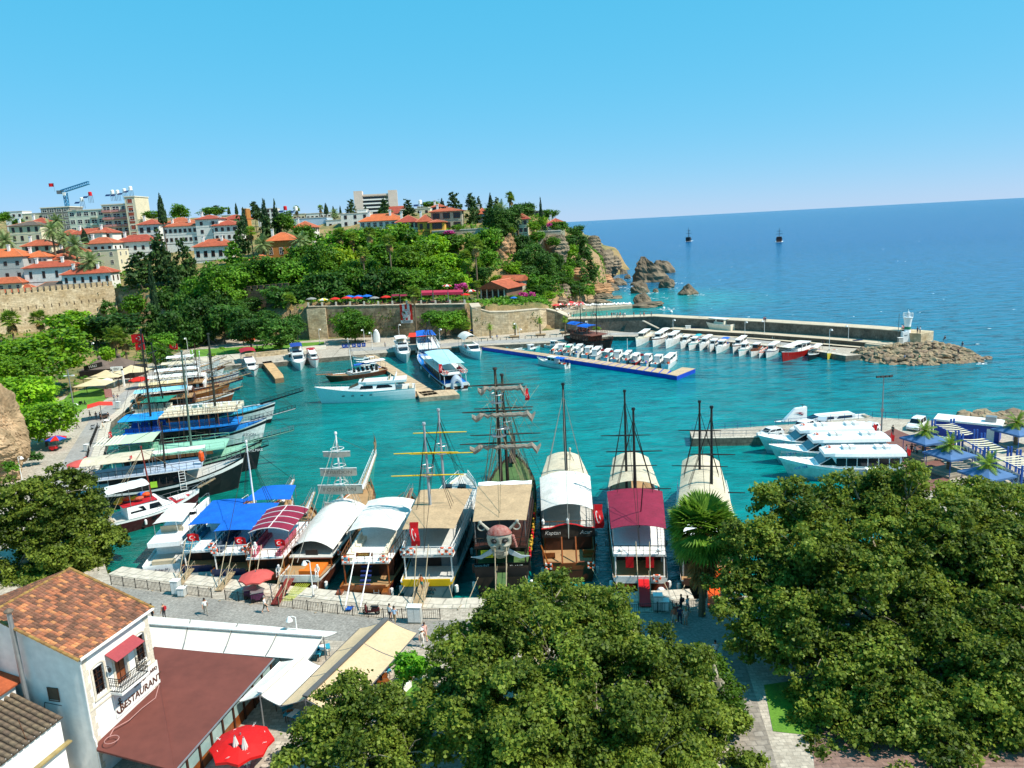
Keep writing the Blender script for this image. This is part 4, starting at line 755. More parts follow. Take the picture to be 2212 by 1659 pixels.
def hip_roof(root,w,d,z,h,m,ov=.7,kind='hip',y0=0):
 b=MB();x0,x1,ya,yb=-w/2-ov,w/2+ov,y0-ov,y0+d+ov;t=.18;W,D=x1-x0,yb-ya
 if kind=='gable':ra,rb=(x0,(ya+yb)/2,z+h),(x1,(ya+yb)/2,z+h)
 elif kind=='gabley':ra,rb=((x0+x1)/2,ya,z+h),((x0+x1)/2,yb,z+h)
 elif W>=D:ra,rb=(x0+D/2,(ya+yb)/2,z+h),(x1-D/2,(ya+yb)/2,z+h)
 else:ra,rb=((x0+x1)/2,ya+W/2,z+h),((x0+x1)/2,yb-W/2,z+h)
 v=[(x0,ya,z),(x1,ya,z),(x1,yb,z),(x0,yb,z),ra,rb,(x0,ya,z-t),(x1,ya,z-t),(x1,yb,z-t),(x0,yb,z-t)]
 if kind=='gabley' or(kind=='hip' and W<D):f=[(0,1,4),(1,2,5,4),(2,3,5),(3,0,4,5)]
 else:f=[(0,1,5,4),(1,2,5),(2,3,4,5),(3,0,4)]
 b.add(v,f+[(0,6,7,1),(1,7,8,2),(2,8,9,3),(3,9,6,0),(6,9,8,7)]);o=b.obj('roof',m,root)
 r=MB();r.tube(ra,rb,.14,n=5)
 if kind=='hip':
  for q in((v[0],ra),(v[3],ra if W>=D else rb),(v[1],rb if W>=D else ra),(v[2],rb)):r.tube(q[0],q[1],.12,n=5)
 r.obj('ridge',RIDGE,o);return o
def house(label,x0,x1,yt,yb,Y,dep,rh,wm,rm,cols=0,rows=1,rz=0,fm=WBROWN,kind='hip',ww=1.1,wh=1.5,rcols=0,name='house',cat='house',group='houses on the hill',chim=0,below=7,sill=.28,ov=.7,parapet=False):
 c=U((x0+x1)/2,yb,Y=Y);s=mp(c);w=(x1-x0)*s;h=(yb-yt)*s;root=thing(name,label,cat,(c.x,c.y,c.z),rz,group)
 b=MB();b.box(-w/2,w/2,0,dep,-below,h);b.obj('wall',wm,root)
 if kind=='flat':
  b=MB();b.box(-w/2-.15,w/2+.15,-.15,dep+.15,h+.003,h+.35);o=b.obj('roof',mat('flat_roof','cfc8bc',.9,.15,.4,dirt=.2),root)
 else:hip_roof(root,w,dep,h+.01,rh,rm,ov,kind)
 fl=h/rows
 for r_ in range(rows):
  for i in range(cols):add_window(root,-w/2+w*(i+.5)/cols,0,fl*r_+fl*sill,min(ww,w/cols*.62),min(wh,fl*.6),fm)
  for i in range(rcols):add_window(root,w/2,dep*(i+.5)/rcols,fl*r_+fl*sill,min(ww,dep/rcols*.6),min(wh,fl*.6),fm,R(90))
 if kind!='flat' and cols>1 and rows>0:
  q=MB();q.box(-w/2-.05,w/2+.05,-.06,-.003,-.12,.06);q.obj('string_course',WBROWN if fm is WBROWN else W_GREY,root)
  for r_ in range(1,rows):q=MB();q.box(-w/2-.03,w/2+.03,-.05,-.003,fl*r_-.1,fl*r_+.05);q.obj('string_course',W_GREY,root)
  if not chim:chim=1+int(w>16);hs=random.Random(int(x0));q=MB();ax=hs.uniform(-.3,.3)*w;q.tube((ax,dep*.6,h),(ax,dep*.6,h+rh+2.2),.04);q.tube((ax-.7,dep*.6,h+rh+1.9),(ax+.7,dep*.6,h+rh+2.0),.03);q.obj('aerial',IRON,root)
 for i in range(chim):
  b=MB();cx=-w*.3+i*w*.5;b.box(cx-.45,cx+.45,dep*.35-.45,dep*.35+.45,h,h+rh+1.4);b.box(cx-.6,cx+.6,dep*.35-.6,dep*.35+.6,h+rh+1.4,h+rh+1.65);b.obj('chimney',WHITE,root)
 return root,w,h
H=house
H('grey rendered old house with bright orange roof and two chimneys at the left edge',-70,55,557,607,318,12,3.2,W_GREY,ROOFO,5,2,.05,chim=2)
H('white wing with a row of small windows beside the grey house',54,106,556,590,323,10,2.6,W_WHITE,ROOFO,5,2,.06,ww=.9,fm=WFRAME)
H('white house with red hip roof and tall windows above the city wall',57,166,577,608,316,9,2.2,W_WHITE,ROOFM,4,1,.05,wh=2.6,ww=.9,rcols=2)
H('low white house with bay window right above the city wall end',138,241,591,616,313,8,2.4,W_WHITE,ROOFM,6,1,.05,wh=2,ww=.9,rcols=2)
H('small white house with hip roof behind the crenellations',-20,49,612,632,311,7,2.2,W_CREAM,ROOFM,4,1,.05,wh=1.8,fm=WFRAME)
H('low house with red roof tucked behind the battlements',-10,74,631,640,310,6,2.6,W_WHITE,ROOFM,0,1,.05)
H('low house under a dark weathered hip roof behind the battlements',76,222,622,634,311,7,2.6,W_GREY,ROOFD,0,1,.05)
H('old house with a colonnaded veranda on the slope',25,92,488,524,366,12,2,W_CREAM,ROOFD,4,2,0,wh=2)
H('house with arched brown roof behind the veranda house',60,106,483,500,374,9,2.6,W_CREAM,ROOFM,3,1,0)
H('low red-roofed house below the veranda house',50,112,531,545,345,9,2.6,W_CREAM,ROOFM,3,1,.05)
H('red-roofed house between the date palms',116,180,546,560,338,9,2.4,W_CREAM,ROOFM,2,1,.05)
H('low red roof house under the spreading date palm',108,152,560,572,328,7,2.2,W_CREAM,ROOFM,1,1,.05)
H('red-roofed cottage below the grey apartment block',132,162,505,515,392,8,2,W_WHITE,ROOFM,1)
H('long red roof house below the sage apartment block',150,244,505,518,388,9,2.6,W_WHITE,ROOFM,5,1)
H('white roof pavilion standing on the long red roof',196,222,503,512,384,5,1.2,W_WHITE,ROOFM,0)
H('white house with red roof left of the beige flat house',186,246,526,546,356,9,2.6,W_WHITE,ROOFM,4,1,rcols=2)
H('beige flat-roofed house with one wide window',204,258,541,575,336,10,0,W_CREAM,ROOFM,2,2,kind='flat',fm=WFRAME,rcols=2)
H('white house with red roof and five dark windows',252,336,522,546,366,10,3,W_WHITE,ROOFM,5,1,.03,wh=1.7,chim=1)
H('white house with dark timber bay under the tall cypress',300,346,485,508,386,11,2.6,W_WHITE,ROOFM,3,1,wh=2.2,ww=1.5)
H('white hotel wing with two rows of windows left of its tower',356,430,489,526,372,11,2,W_WHITE,ROOFM,7,2,rz=-.02)
H('attic storey with red roof on the hotel wing',362,409,480,489,378,8,2.2,W_WHITE,ROOFM,0)
_r,_w,_h=H('white hotel tower bearing the hotel sign',428,478,474,526,371,10,1.8,W_WHITE,ROOFM,2,3,fm=WBROWN)
text('HOTEL',1.3,IRON,_r,(3.4,-.1,_h-2.0),(R(90),0,0));text('DOĞAN',1.3,IRON,_r,(3.4,-.1,_h-3.4),(R(90),0,0))
H('white hotel wing with red roof right of its tower',464,516,487,520,370,11,2.4,W_WHITE,ROOFM,4,2)
H('wide red roof house behind the hotel tower',478,530,474,486,382,10,2.2,W_CREAM,ROOFM,0)
H('white house with arches and red roof below the hotel',422,503,532,562,346,10,3,W_WHITE,ROOFM,5,1,wh=2.4,ww=1.3)
H('orange Ottoman villa with three white-framed windows',577,642,520,560,322,11,3.2,W_ORANGE,ROOFO,3,1,.03,fm=WFRAME,wh=2.6,ww=1.3,rcols=3)
H('low orange-roofed annex below the orange villa',542,580,561,570,312,7,2,W_ORANGE,ROOFO,0)
H('white house with red hip roof right of the date palm',634,679,492,518,352,11,2.8,W_WHITE,ROOFM,3,2,.0,rcols=3,wh=1.6)
H('pale blue blank-walled building on the ridge',632,708,472,498,402,14,0,W_BLUE,ROOFM,0,1,kind='flat',cat='building')
H('white house with balcony right of the pale blue building',706,760,476,495,396,9,0,W_WHITE,ROOFM,3,1,kind='flat',fm=WBROWN)
H('white flat-roofed building with terrace in the middle of the ridge',738,800,462,490,380,10,0,W_WHITE,ROOFM,3,2,kind='flat',cat='building')
H('white roof block on the ridge building',772,792,454,466,384,6,0,W_WHITE,ROOFM,0,1,kind='flat',cat='building')
H('long white house with orange roof and glazed front',778,870,477,495,350,10,3,W_WHITE,ROOFO,7,1,-.03,fm=WFRAME,wh=2,ww=1.4)
H('house with steep red roof behind the dark cedar',842,872,461,470,402,9,3.6,W_WHITE,ROOFM,0,1,kind='gable')
H('long sage house under a wide red roof',857,905,480,496,340,10,3,W_GREEN,ROOFM,5,1,-.03,wh=2)
H('yellow house with balcony under the long red roof',903,934,479,500,338,10,3,W_YELLOW,ROOFM,2,1,-.03,wh=2)
H('small yellow block with red roof and brown window',929,961,480,499,334,7,1,W_YELLOW,ROOFM,1,1,-.03,ww=3.6,wh=2)
H('stone-clad hilltop villa with brown windows and red eaves',933,1000,457,497,343,11,1.6,W_STONE,ROOFM,3,2,-.02,ww=2.6,wh=2,ov=1.0)
H('attic pavilion with red roof on the hilltop villa',934,962,447,458,348,7,1.4,W_CREAM,ROOFM,3,1)
H('white house with flat roof and solar tanks behind the cedar',866,930,452,466,400,9,0,W_CREAM,ROOFM,4,1,kind='flat')
H('timber-fronted villa with red roof on the headland',1112,1140,474,505,338,8,2.6,W_CREAM,WOODD and ROOFM,3,2,-.1,ww=1.3,ov=1.2)
H('grey villa behind the slender cypress',1155,1186,456,475,402,9,0,W_CONC,ROOFM,3,2,kind='flat')
H('last villa with red roof at the headland tip',1184,1220,482,495,364,9,2.2,W_CREAM,ROOFM,3,1)
H('small red-roofed house behind the brow evergreens',1030,1056,462,478,352,8,2.6,W_WHITE,ROOFM,2)
H('white block on the skyline between the spires',558,596,452,480,432,10,0,W_WHITE,ROOFM,4,3,kind='flat',cat='building')
H('brick-orange tower house left of the spires',526,536,452,490,384,6,0,W_ORANGE,ROOFM,1,3,kind='flat')
for i,(x0,x1,yt,wm)in enumerate([(600,622,464,W_CONC),(634,660,463,W_CREAM),(662,690,462,W_WHITE),(692,716,460,W_WHITE),(718,742,462,W_CREAM),(12,50,458,W_WHITE),(52,96,462,W_CREAM),(480,510,466,W_CREAM),(100,130,455,W_WHITE),(902,926,447,W_CREAM)]):
 H(f"distant flat-roofed block on the skyline, {nth(i)} of a scattered row",x0,x1,yt,yt+14,450,9,0,wm,ROOFM,3,1,kind='flat',cat='building',group='skyline blocks',wh=1.2)
H('garden retaining wall on the cliff with arched niches',1162,1212,500,512,346,3,0,W_STONE,ROOFM,0,1,kind='flat',name='garden_wall',cat='wall',group='garden walls')
H('retaining wall under the headland villas',1170,1216,522,548,347,4,0,W_STONE,ROOFM,0,1,kind='flat',name='garden_wall',cat='wall',group='garden walls')
H('low stone garden wall under the hilltop villa',934,1060,497,506,333,2,0,W_STONE,ROOFM,0,1,kind='flat',name='garden_wall',cat='wall',group='garden walls')
def apartments(label,x0,x1,yt,yb,Y,dep,wm,cols,rows,rz=0,balc=(),bm=None,group='apartment blocks'):
 c=U((x0+x1)/2,yb,Y=Y);s=mp(c);w=(x1-x0)*s;h=(yb-yt)*s;root=thing('apartment_building',label,'building',c,rz,group)
 b=MB();b.box(-w/2,w/2,0,dep,-8,h);b.obj('wall',wm,root);b=MB();b.box(-w/2-.3,w/2+.3,-.3,dep+.3,h+.003,h+.5);b.obj('roof',CREAMP,root);fl=h/rows
 for r_ in range(rows):
  for i in range(cols):
   x=-w/2+w*(i+.5)/cols
   if i in balc:
    q=MB();q.box(x-w/cols*.46,x+w/cols*.46,-1.5,-.01,fl*r_,fl*r_+.2);q.box(x-w/cols*.46,x+w/cols*.46,-1.5,-1.38,fl*r_+.2,fl*r_+1.1);o=q.obj('balcony',bm or CREAMP,root)
    add_window(root,x,0,fl*r_+.35,w/cols*.7,fl*.66,WFRAME)
   else:add_window(root,x,0,fl*r_+fl*.32,min(2.4,w/cols*.6),fl*.48,WFRAME)
 return root,w,h
apartments('sage-green apartment block with white shutters',157,234,456,520,424,14,W_GREEN,5,4,0,(3,),W_GREEN)
apartments('beige apartment block with balconies on every floor',231,290,444,520,420,14,W_CREAM,3,5,0,(0,1,2),mat('balcony_pink','c98a80',.8,.15,.5))
_r,_w,_h=apartments('cream stair tower with brick-red panels and bright white flank',282,304,428,520,416,16,W_CREAM,1,5)
for i in range(6):
 b=MB();b.box(-1.6,1.2,-.08,-.01,_h*(.1+i*.15),_h*(.1+i*.15)+2.2);b.obj('brick_panel',mat('brick_red','9a4a34',.85,.2,.6),_r)
apartments('dark grey concrete block behind the date palms',96,158,450,500,446,14,W_CONC,4,4)
def tankset(lab,x,y,Y,red=False):
 c=U(x,y,Y=Y);root=thing('water_tank',lab,'water tank',c,0,'rooftop water tanks');b=MB();b.lathe([(.9,1.2),(.9,3.0),(.6,3.3)],12);b.obj('tank',RED if red else WHITE,root);b=MB()
 for sx in(-.8,.8):
  for sy in(-.8,.8):b.tube((sx,sy,-2.5),(sx*.9,sy*.9,1.4),.08)
 b.obj('stand',IRON,root);b=MB();b.cbox((-2.2,-1.0,.6),(2.4,1.6,.12),0,R(35));b.obj('solar_panel',NAVY,root)
for i,(x,y,r_)in enumerate([(244,424,0),(255,424,0),(270,421,0),(283,416,0),(196,428,1),(178,440,0),(908,446,0),(617,459,1),(640,460,0)]):tankset(f"rooftop water tank with solar panel, {['on the beige block','beside it on the beige block','third on the beige block','on the stair tower','red one on the sage block','on the sage block end','near the hilltop villa','red domed one on the ridge','small one on the ridge'][i]}",x,y,424 if x<300 else 410,r_)
c=U(814,462,Y=620);root=thing('slab_hotel','large pale slab hotel with two end towers on the far ridge','building',c,.12);s=mp(c)
b=MB();b.box(-14,14,0,14,-12,14);b.obj('wall',mat('pale_pink_render','d9c6b8',.85,.1,.3,dirt=.1),root)
for x0,x1,h in((-16.5,-10,18),(10,17,17.5)):
 b=MB();b.box(x0,x1,-1.5,15,-12,h);b.obj('tower',mat('pale_pink_render','d9c6b8'),root)
for r_ in range(6):
 q=MB();q.box(-10,10,-1.2,-.01,-4+r_*2.9,-2.9+r_*2.9);q.obj('balcony',WHITE,root);q=MB();q.box(-9.6,9.6,-.05,.05,-2.85+r_*2.9,-1.2+r_*2.9);q.obj('window',GLASS,root)
q=MB();q.box(-10,10,-.8,14,14.01,15.2);q.obj('roof',mat('pale_pink_render','d9c6b8'),root)
c=U(148,462,Y=520);root=thing('tower_crane','blue tower crane with flag rising behind the apartment blocks','crane',c);CRB=mat('crane_blue','2a86b4',.5,.15,1);s=mp(c)
def lattice(a,e,w,n,r=.12):
 b=MB();a,e=Vector(a),Vector(e);d=(e-a).normalized();u=Vector((0,1,0));v=d.cross(u).normalized();P=[a+u*p*w+v*q*w for p,q in((-1,-1),(1,-1),(1,1),(-1,1))]
 for p in P:b.tube(p,p+(e-a),r,n=4)
 for i in range(n):
  for j in range(4):b.tube(P[j]+(e-a)*(i/n),P[(j+1)%4]+(e-a)*((i+1)/n),r*.7,n=3)
 return b
H0=13.5
lattice((0,0,-6),(0,0,H0),.9,9,.26).obj('mast',CRB,root);lattice((-2,0,H0+.9),(16.5,0,H0+5.5),.85,12,.28).obj('jib',CRB,root)
b=MB();b.box(-5,-.9,-.9,.9,H0-.6,H0+1.6);b.obj('counterweight',mat('crane_grey','6f7276',.7),root);b=MB();b.box(-.8,.9,-1.9,-.7,H0-1.8,H0+.2);b.obj('cab',WHITE,root)
b=MB();b.tube((-6.5,0,H0+1),(-6.5,0,H0+6.5),.08);b.obj('flagpole',STEEL,root);b=MB();b.sheet(lambda u,v:(-6.5-3.2*u,.25*math.sin(u*6),H0+4.2+2.2*v),5,3);b.obj('flag',FLAGRED,root)
TZc=ztop-.2
def parasol(lab,p,r,h,mats,group,n=8,pole=STEEL,tilt=0,name='parasol',drop=.32):
 root=thing(name,lab,'parasol',p,rng.uniform(0,.6),group);cm=MB()
 for i in range(n):
  cm.k=i%len(mats);a0,a1=6.2832*i/n,6.2832*(i+1)/n;R0=r;z0=h-r*drop
  p0,p1=Vector((R0*math.cos(a0),R0*math.sin(a0),z0)),Vector((R0*math.cos(a1),R0*math.sin(a1),z0));ap=Vector((0,0,h));m0,m1=ap.lerp(p0,.5)+Vector((0,0,r*.05)),ap.lerp(p1,.5)+Vector((0,0,r*.05));sag=(p0+p1)/2*.97+Vector((0,0,z0*.03+r*.05));sag.z=z0+r*.05
  v=Vector((0,0,-r*.09));cm.add([ap,m0,m1,p0,p1,sag,p0+v,p1+v,sag+v],[(0,1,2),(1,3,5),(1,5,2),(2,5,4),(3,6,8,5),(5,8,7,4)])
 cm.obj('canopy',mats,root);b=MB();b.tube((0,0,0),(0,0,h+.15),.045);b.box(-.35,.35,-.35,.35,0,.1);b.obj('pole',pole,root)
 if tilt:root.rotation_euler=(tilt,0,0)
 return root
PR,PB,PG,PY,PW=mat('parasol_red','d92a1c',.7,.1,1,trans=.2),mat('parasol_blue','1d6fd6',.7,.1,1,trans=.2),mat('parasol_grey','8f8e88',.8,.12,1,trans=.15),mat('parasol_yellow','e8c62a',.7,.1,1,trans=.2),mat('parasol_white','e9e6de',.75,.08,1,trans=.2)
gp='parasols on the wall-top cafe terrace'
for lab,x,y,ms,Y in[('grey parasol at the near end of the cafe terrace',672,642,[PG],270),('yellow and white parasol on the cafe terrace',697,644,[PY,PW],269.5),('red parasol beside the yellow one on the cafe terrace',723,642,[PR],269),('red parasol in front of the first blue ones',748,640,[PR],268.5),('blue parasol at the back left of the cafe terrace',754,637.5,[PB],273),('blue parasol in the middle of the blue three',774,637,[PB],272.5),('red parasol between the blue ones and the stone lantern',772,640,[PR],268),('blue parasol nearest the grey one on the cafe terrace',792,636,[PB],270),('grey parasol right of the blue ones',808,640,[PG],268.5),('big red parasol in front of the burgundy awnings',833,638,[PR],267.5),('red and white parasol up among the trees',965,614,[PR,PW],284),('red and white parasol beside the pink awning end',1017,625,[PR,PW],276),('red parasol at the end of the pink awning',1004,633,[PR],270)]:
 p=U(x,y,Y=Y);g=max(TZc-.6,ground(p.x,p.y))if Y>275 else TZc-.5-(x-671)/337*1.2;parasol(lab,(p.x,p.y,g),1.9,max(2.5,p.z-g),ms,gp)
root=thing('awning','long pink cafe awning in three panels on the terrace','awning',(0,0,0));PINKA=mat('pink_awning','b8304c',.75,.12,.8,trans=.15)
for i,(xa,xb)in enumerate([(910,934),(936,967),(968,1000)]):
 p0,p1,p2,p3=U(xa,632.5-(xa-910)*.022,Y=268),U(xb,632.5-(xb-910)*.022,Y=268),U(xb,627.5-(xb-910)*.022,Y=272),U(xa,627.5-(xa-910)*.022,Y=272);b=MB();b.plate([p0,p1,p2,p3],.08);v=Vector((0,0,-.9));b.plate([p0+v,p1+v,p1,p0],.03);b.obj('awning_panel',PINKA,root)
 b=MB()
 for q in(p0,p1,p2,p3):b.tube((q.x,q.y,TZc-2),q,.06)
 b.obj('awning_frame',STEEL,root)
root=thing('awning','burgundy cafe awning in front of the trees','awning',(0,0,0))
for xa,xb in[(846,862),(864,880)]:
 b=MB();b.plate([U(xa,640,Y=267.5),U(xb,639,Y=267.5),U(xb,635,Y=271),U(xa,636,Y=271)],.08);b.obj('awning_panel',MAROON,root);b=MB();q=U(xa,640,Y=267.5);b.tube((q.x,q.y,TZc-1.6),q,.06);b.obj('awning_frame',STEEL,root)
root=thing('terrace_railing','iron railing with pale posts along the cafe terrace','railing',(0,0,0));a,e=Vector((A0.x,A0.y+.6,ztop+.2)),Vector((A1.x,A1.y+.6,ztop-.98));pm=MB();pm.box(-.28,.28,-.28,.28,0,1.35);pm=pm.mesh('post',STONE)
for i in range(12):
 p=a.lerp(e,i/11);put('post',pm,root,p)
for dz in(.35,.7,1.05):
 b=MB();b.tube(a+Vector((0,0,dz)),e+Vector((0,0,dz)),.04,n=4);b.obj('rail',IRON,root)
def table_proto():
 t=thing('cafe_table','','table',(0,0,-50),0,'cafe tables on the terrace');b=MB();b.box(-.7,.7,-.45,.45,.7,.76);b.obj('table_top',mat('red_tablecloth','7a2030',.8,.2,2),t)
 for sx in(-.6,.6):
  for sy in(-.35,.35):
   b=MB();b.tube((sx,sy,0),(sx,sy,.7),.04,n=4);b.obj('leg',WOODD,t)
 return t
def chair_proto(m,nm='cafe_chair'):
 t=thing(nm,'','chair',(0,0,-50),0,'cafe chairs on the terrace');b=MB();b.box(-.23,.23,-.23,.23,.42,.48);b.obj('seat',m,t);b=MB();b.box(-.23,.23,.19,.24,.55,.98);b.obj('backrest',m,t)
 for sx in(-.2,.2):
  for sy in(-.2,.2):
   b=MB();b.tube((sx,sy,0),(sx,sy,.46 if sy<0 else .95),.03,n=4);b.obj('leg',m,t)
 return t
tp,cp_=table_proto(),chair_proto(WOODD);ft=fc=True
for i in range(22):
 f=(i+.5)/22;p=a.lerp(e,f)+Vector((0,1.6+(i%2)*2.2,-.22));lab=f"dark red cafe table along the terrace railing, {nth(i)} from its left end"
 if ft:tp.location=p;tp['label']=lab;ft=False
 else:dup(tp,p,0,lab)
 for sx in(-1,1):
  lab=f"dark cafe chair {'left' if sx < 0 else 'right'} of the {nth(i)} terrace table";q=p+Vector((sx*.95,0,0))
  if fc:cp_.location=q;cp_.rotation_euler=(0,0,R(90)*-sx);cp_['label']=lab;fc=False
  else:dup(cp_,q,R(90)*-sx,lab)
def tb(x,y):return Z(21,x,y,Y=A1.y+1.0)
p=U(876,680,Y=264.0);f=(p.x-A0.x)/(A1.x-A0.x);yw=A0.y+(A1.y-A0.y)*f-.12
c=U(876,657,Y=yw);e_=U(877,698,Y=yw);hb=c.z-e_.z;wb=27*mp(c);root=thing('banner','red and white striped club banner with round emblem hanging on the harbour wall','banner',(c.x,yw,e_.z),az(A0,A1))
for i in range(5):
 b=MB();b.box(-wb/2+wb*i/5,-wb/2+wb*(i+1)/5,-.03,0,hb*.16,hb);b.obj('stripe',[PR,PW][i%2],root)
b=MB();b.box(-wb/2,wb/2,-.03,0,0,hb*.157);b.obj('footer',PW,root)
b=MB();b.tube((0,-.05,hb*.5),(0,-.02,hb*.5),wb*.36,n=24);em=b.obj('emblem',PW,root);b=MB();b.ring((0,-.06,hb*.5),wb*.31,.05,'Y',24,4);b.obj('emblem_ring',PR,em)
text('A S',1.5,PR,root,(0,-.075,hb*.5),(R(90),0,0),.01);text('1966',.42,PR,root,(0,-.075,hb*.5+1.05),(R(90),0,0),.01);text('HAYDİ ANTALYA',.42,NAVY,root,(0,-.05,hb*.95),(R(90),0,0),.01);text('BÜYÜKŞEHİR',.5,NAVY,root,(0,-.05,hb*.11),(R(90),0,0),.01);text('BELEDİYESİ',.5,NAVY,root,(0,-.05,hb*.045),(R(90),0,0),.01)
c=U(1066,642,Y=282);root=thing('restaurant','stone restaurant with two red gable roofs and a blue name sign','restaurant',c,R(-28));s=mp(c)
b=MB();b.box(-5.5,5.5,0,13,-6,3.2);b.obj('wall',mat('timber_wall','7a5c48',.85,.25,.6,dirt=.2),root);hip_roof(root,11,13,3.2,2.6,ROOFM,1.2,'gabley');b=MB();b.box(-4.5,4.5,13,19,-4,4.8);b.obj('rear_wall',W_STONE,root);o=hip_roof(root,9,6,4.85,1.9,ROOFM,.9,'gable',13)
b=MB();b.add([(-5.4,-.9,3.3),(5.4,-.9,3.3),(0,-.9,5.6),(-5.4,-.75,3.3),(5.4,-.75,3.3),(0,-.75,5.6)],[(0,1,2),(3,5,4),(0,3,4,1),(1,4,5,2),(2,5,3,0)]);b.obj('gable_board',WOODD,root);text('MERMERLİ',1.25,mat('sign_blue','2a4fc0',.5),root,(0,-1.0,3.85),(R(90),0,0),.04)
for i in range(5):
 b=MB();x=-4.8+i*2.4;b.box(x-.18,x+.18,-.6,-.25,-1.2,3.2);b.obj('post',STONE,root)
for i in range(4):add_window(root,-3.6+i*2.4,-.02,.3,1.5,1.8,WBROWN)
b=MB();b.box(-6.5,6.5,-4.5,-.3,-6,-1.2);b.obj('terrace_base',OLDL,root)
for i in range(14):
 b=MB();x=-6.2+i*.95;b.box(x-.2,x+.2,-4.45,-4.2,-1.2,-.3);b.obj('baluster',W_CREAM,root)
b=MB();b.box(-6.5,6.5,-4.5,-4.15,-.297,-.1);b.obj('terrace_rail',W_CREAM,root)
# corner restaurant house in the foreground
HE,HR_,HL,HD=10.5,13.1,6.34,13.4
hc1=Z(31,605,810,HE);hc2=Z(31,1112,455,HE);hang=az(hc1,hc2)
hroot=thing('corner_house','white corner house with orange tiled roof, balcony and restaurant lettering','house',(hc1.x,hc1.y,QZ),hang)
zb=-QZ
def hz(z):return z-QZ
W_HOUSE=mat('whitewash','ece9e2',.85,.07,.4,dirt=.1,sc2=1.5,bump=.05,bsc=6)
b=MB();opens=[(.75,1.7,7.0,9.0),(2.65,3.75,6.5,9.0),(4.75,5.7,7.0,9.0)]
xs=[0]+[v for o in opens for v in o[:2]]+[HL]
for i in range(0,len(xs),2):b.box(xs[i],xs[i+1],0,.4,0,hz(HE))
for x0,x1,z0,z1 in opens:b.box(x0,x1,0,.4,0,hz(z0)+0);b.box(x0,x1,0,.4,hz(z1),hz(HE))
b.box(0,HL,HD-.4,HD,0,hz(HE))
for x in(0,HL-.4):
 sw=(.55 if x==0 else 99)
 b.add([(x,.4,0),(x,HD-.4,0),(x,HD-.4,hz(HE)),(x,HD/2,hz(HR_)-.12),(x,.4,hz(HE)),(x+.4,.4,0),(x+.4,HD-.4,0),(x+.4,HD-.4,hz(HE)),(x+.4,HD/2,hz(HR_)-.12),(x+.4,.4,hz(HE))],[(0,4,3,2,1),(5,6,7,8,9),(0,5,9,4),(4,9,8,3),(3,8,7,2),(2,7,6,1)])
b.obj('wall',W_HOUSE,hroot)
QUO=mat('pale_quoin','d9cdb8',.85,.15,1.2,dirt=.2)
for cx in(0,HL):
 for i in range(18):
  w=.5 if i%2 else .34;x0=-.03 if cx==0 else HL-w;q=MB();q.box(x0,x0+w+(.0 if cx==0 else .03),-.03,-.002,i*.5+.02,i*.5+.48);q.obj('quoin',QUO,hroot)
q=MB();q.box(-.04,HL+.04,-.07,-.002,hz(6.3),hz(6.42));q.obj('string_course',QUO,hroot)
for x0,x1,z0,z1 in(opens[0],opens[2]):
 w=x1-x0;cx=(x0+x1)/2;s=MB();t=.17
 s.box(x0-t,x0,-.06,-.002,hz(z0)-t,hz(z1));s.box(x1,x1+t,-.06,-.002,hz(z0)-t,hz(z1));s.box(x0-t-.06,x1+t+.06,-.1,-.002,hz(z0)-t-.1,hz(z0)-t)
 n=8
 for i in range(n):
  a0,a1=math.pi*i/n,math.pi*(i+1)/n;f=lambda r,a:(cx-r*math.cos(a),hz(z1)+r*.45*math.sin(a));p=[f(w/2,a0),f(w/2+t,a0),f(w/2+t,a1),f(w/2,a1)]
  s.add([(q[0],-.06,q[1])for q in p]+[(q[0],-.002,q[1])for q in p],[(0,1,2,3),(0,4,5,1),(1,5,6,2),(2,6,7,3),(3,7,4,0)])
 wo=s.obj('window',QUO,hroot);f=MB();f.box(x0,x0+.07,.16,.24,hz(z0),hz(z1));f.box(x1-.07,x1,.16,.24,hz(z0),hz(z1));f.box(cx-.035,cx+.035,.15,.25,hz(z0),hz(z1))
 for k in range(5):f.box(x0,x1,.17,.23,hz(z0)+(z1-z0)*k/4.3,hz(z0)+(z1-z0)*k/4.3+.05)
 f.obj('frame',WOODD,wo);g=MB();g.box(x0,x1,.26,.28,hz(z0),hz(z1));g.obj('pane',GLASS,wo)
 g=MB()
 for k in range(4):g.tube((x0+w*(k+.5)/4,.06,hz(z0)),(x0+w*(k+.5)/4,.06,hz(z1)),.015,n=4)
 for k in range(7):g.tube((x0,.06,hz(z0)+(z1-z0)*(k+.5)/7),(x1,.06,hz(z0)+(z1-z0)*(k+.5)/7),.012,n=4)
 g.obj('window_grille',IRON,wo)
x0,x1,z0,z1=opens[1];d=MB();d.box(x0,x1,.2,.28,hz(z0),hz(z1));do=d.obj('door',WOODD,hroot);d=MB()
for k in range(2):
 cx=x0+(x1-x0)*(.27+.46*k);d.box(cx-.2,cx+.2,.16,.2,hz(z0)+.15,hz(z0)+.85);d.box(cx-.2,cx+.2,.16,.2,hz(z0)+1.0,hz(z0)+1.9)
d.obj('door_panel',WOOD,do);s=MB();s.box(x0-.18,x0,-.05,-.002,hz(z0),hz(z1)+.18);s.box(x1,x1+.18,-.05,-.002,hz(z0),hz(z1)+.18);s.obj('door_surround',QUO,do)
b=MB();b.plate([(1.95,-.03,hz(9.4)),(4.7,-.03,hz(9.4)),(4.7,-.95,hz(8.95)),(1.95,-.95,hz(8.95))],.05);b.obj('awning',mat('faded_red_awning','9c4044',.8,.1,1.2,dirt=.1),hroot)
b=MB();b.box(1.9,4.6,-1.0,-.002,hz(6.42),hz(6.59));bo=b.obj('balcony',W_HOUSE,hroot)
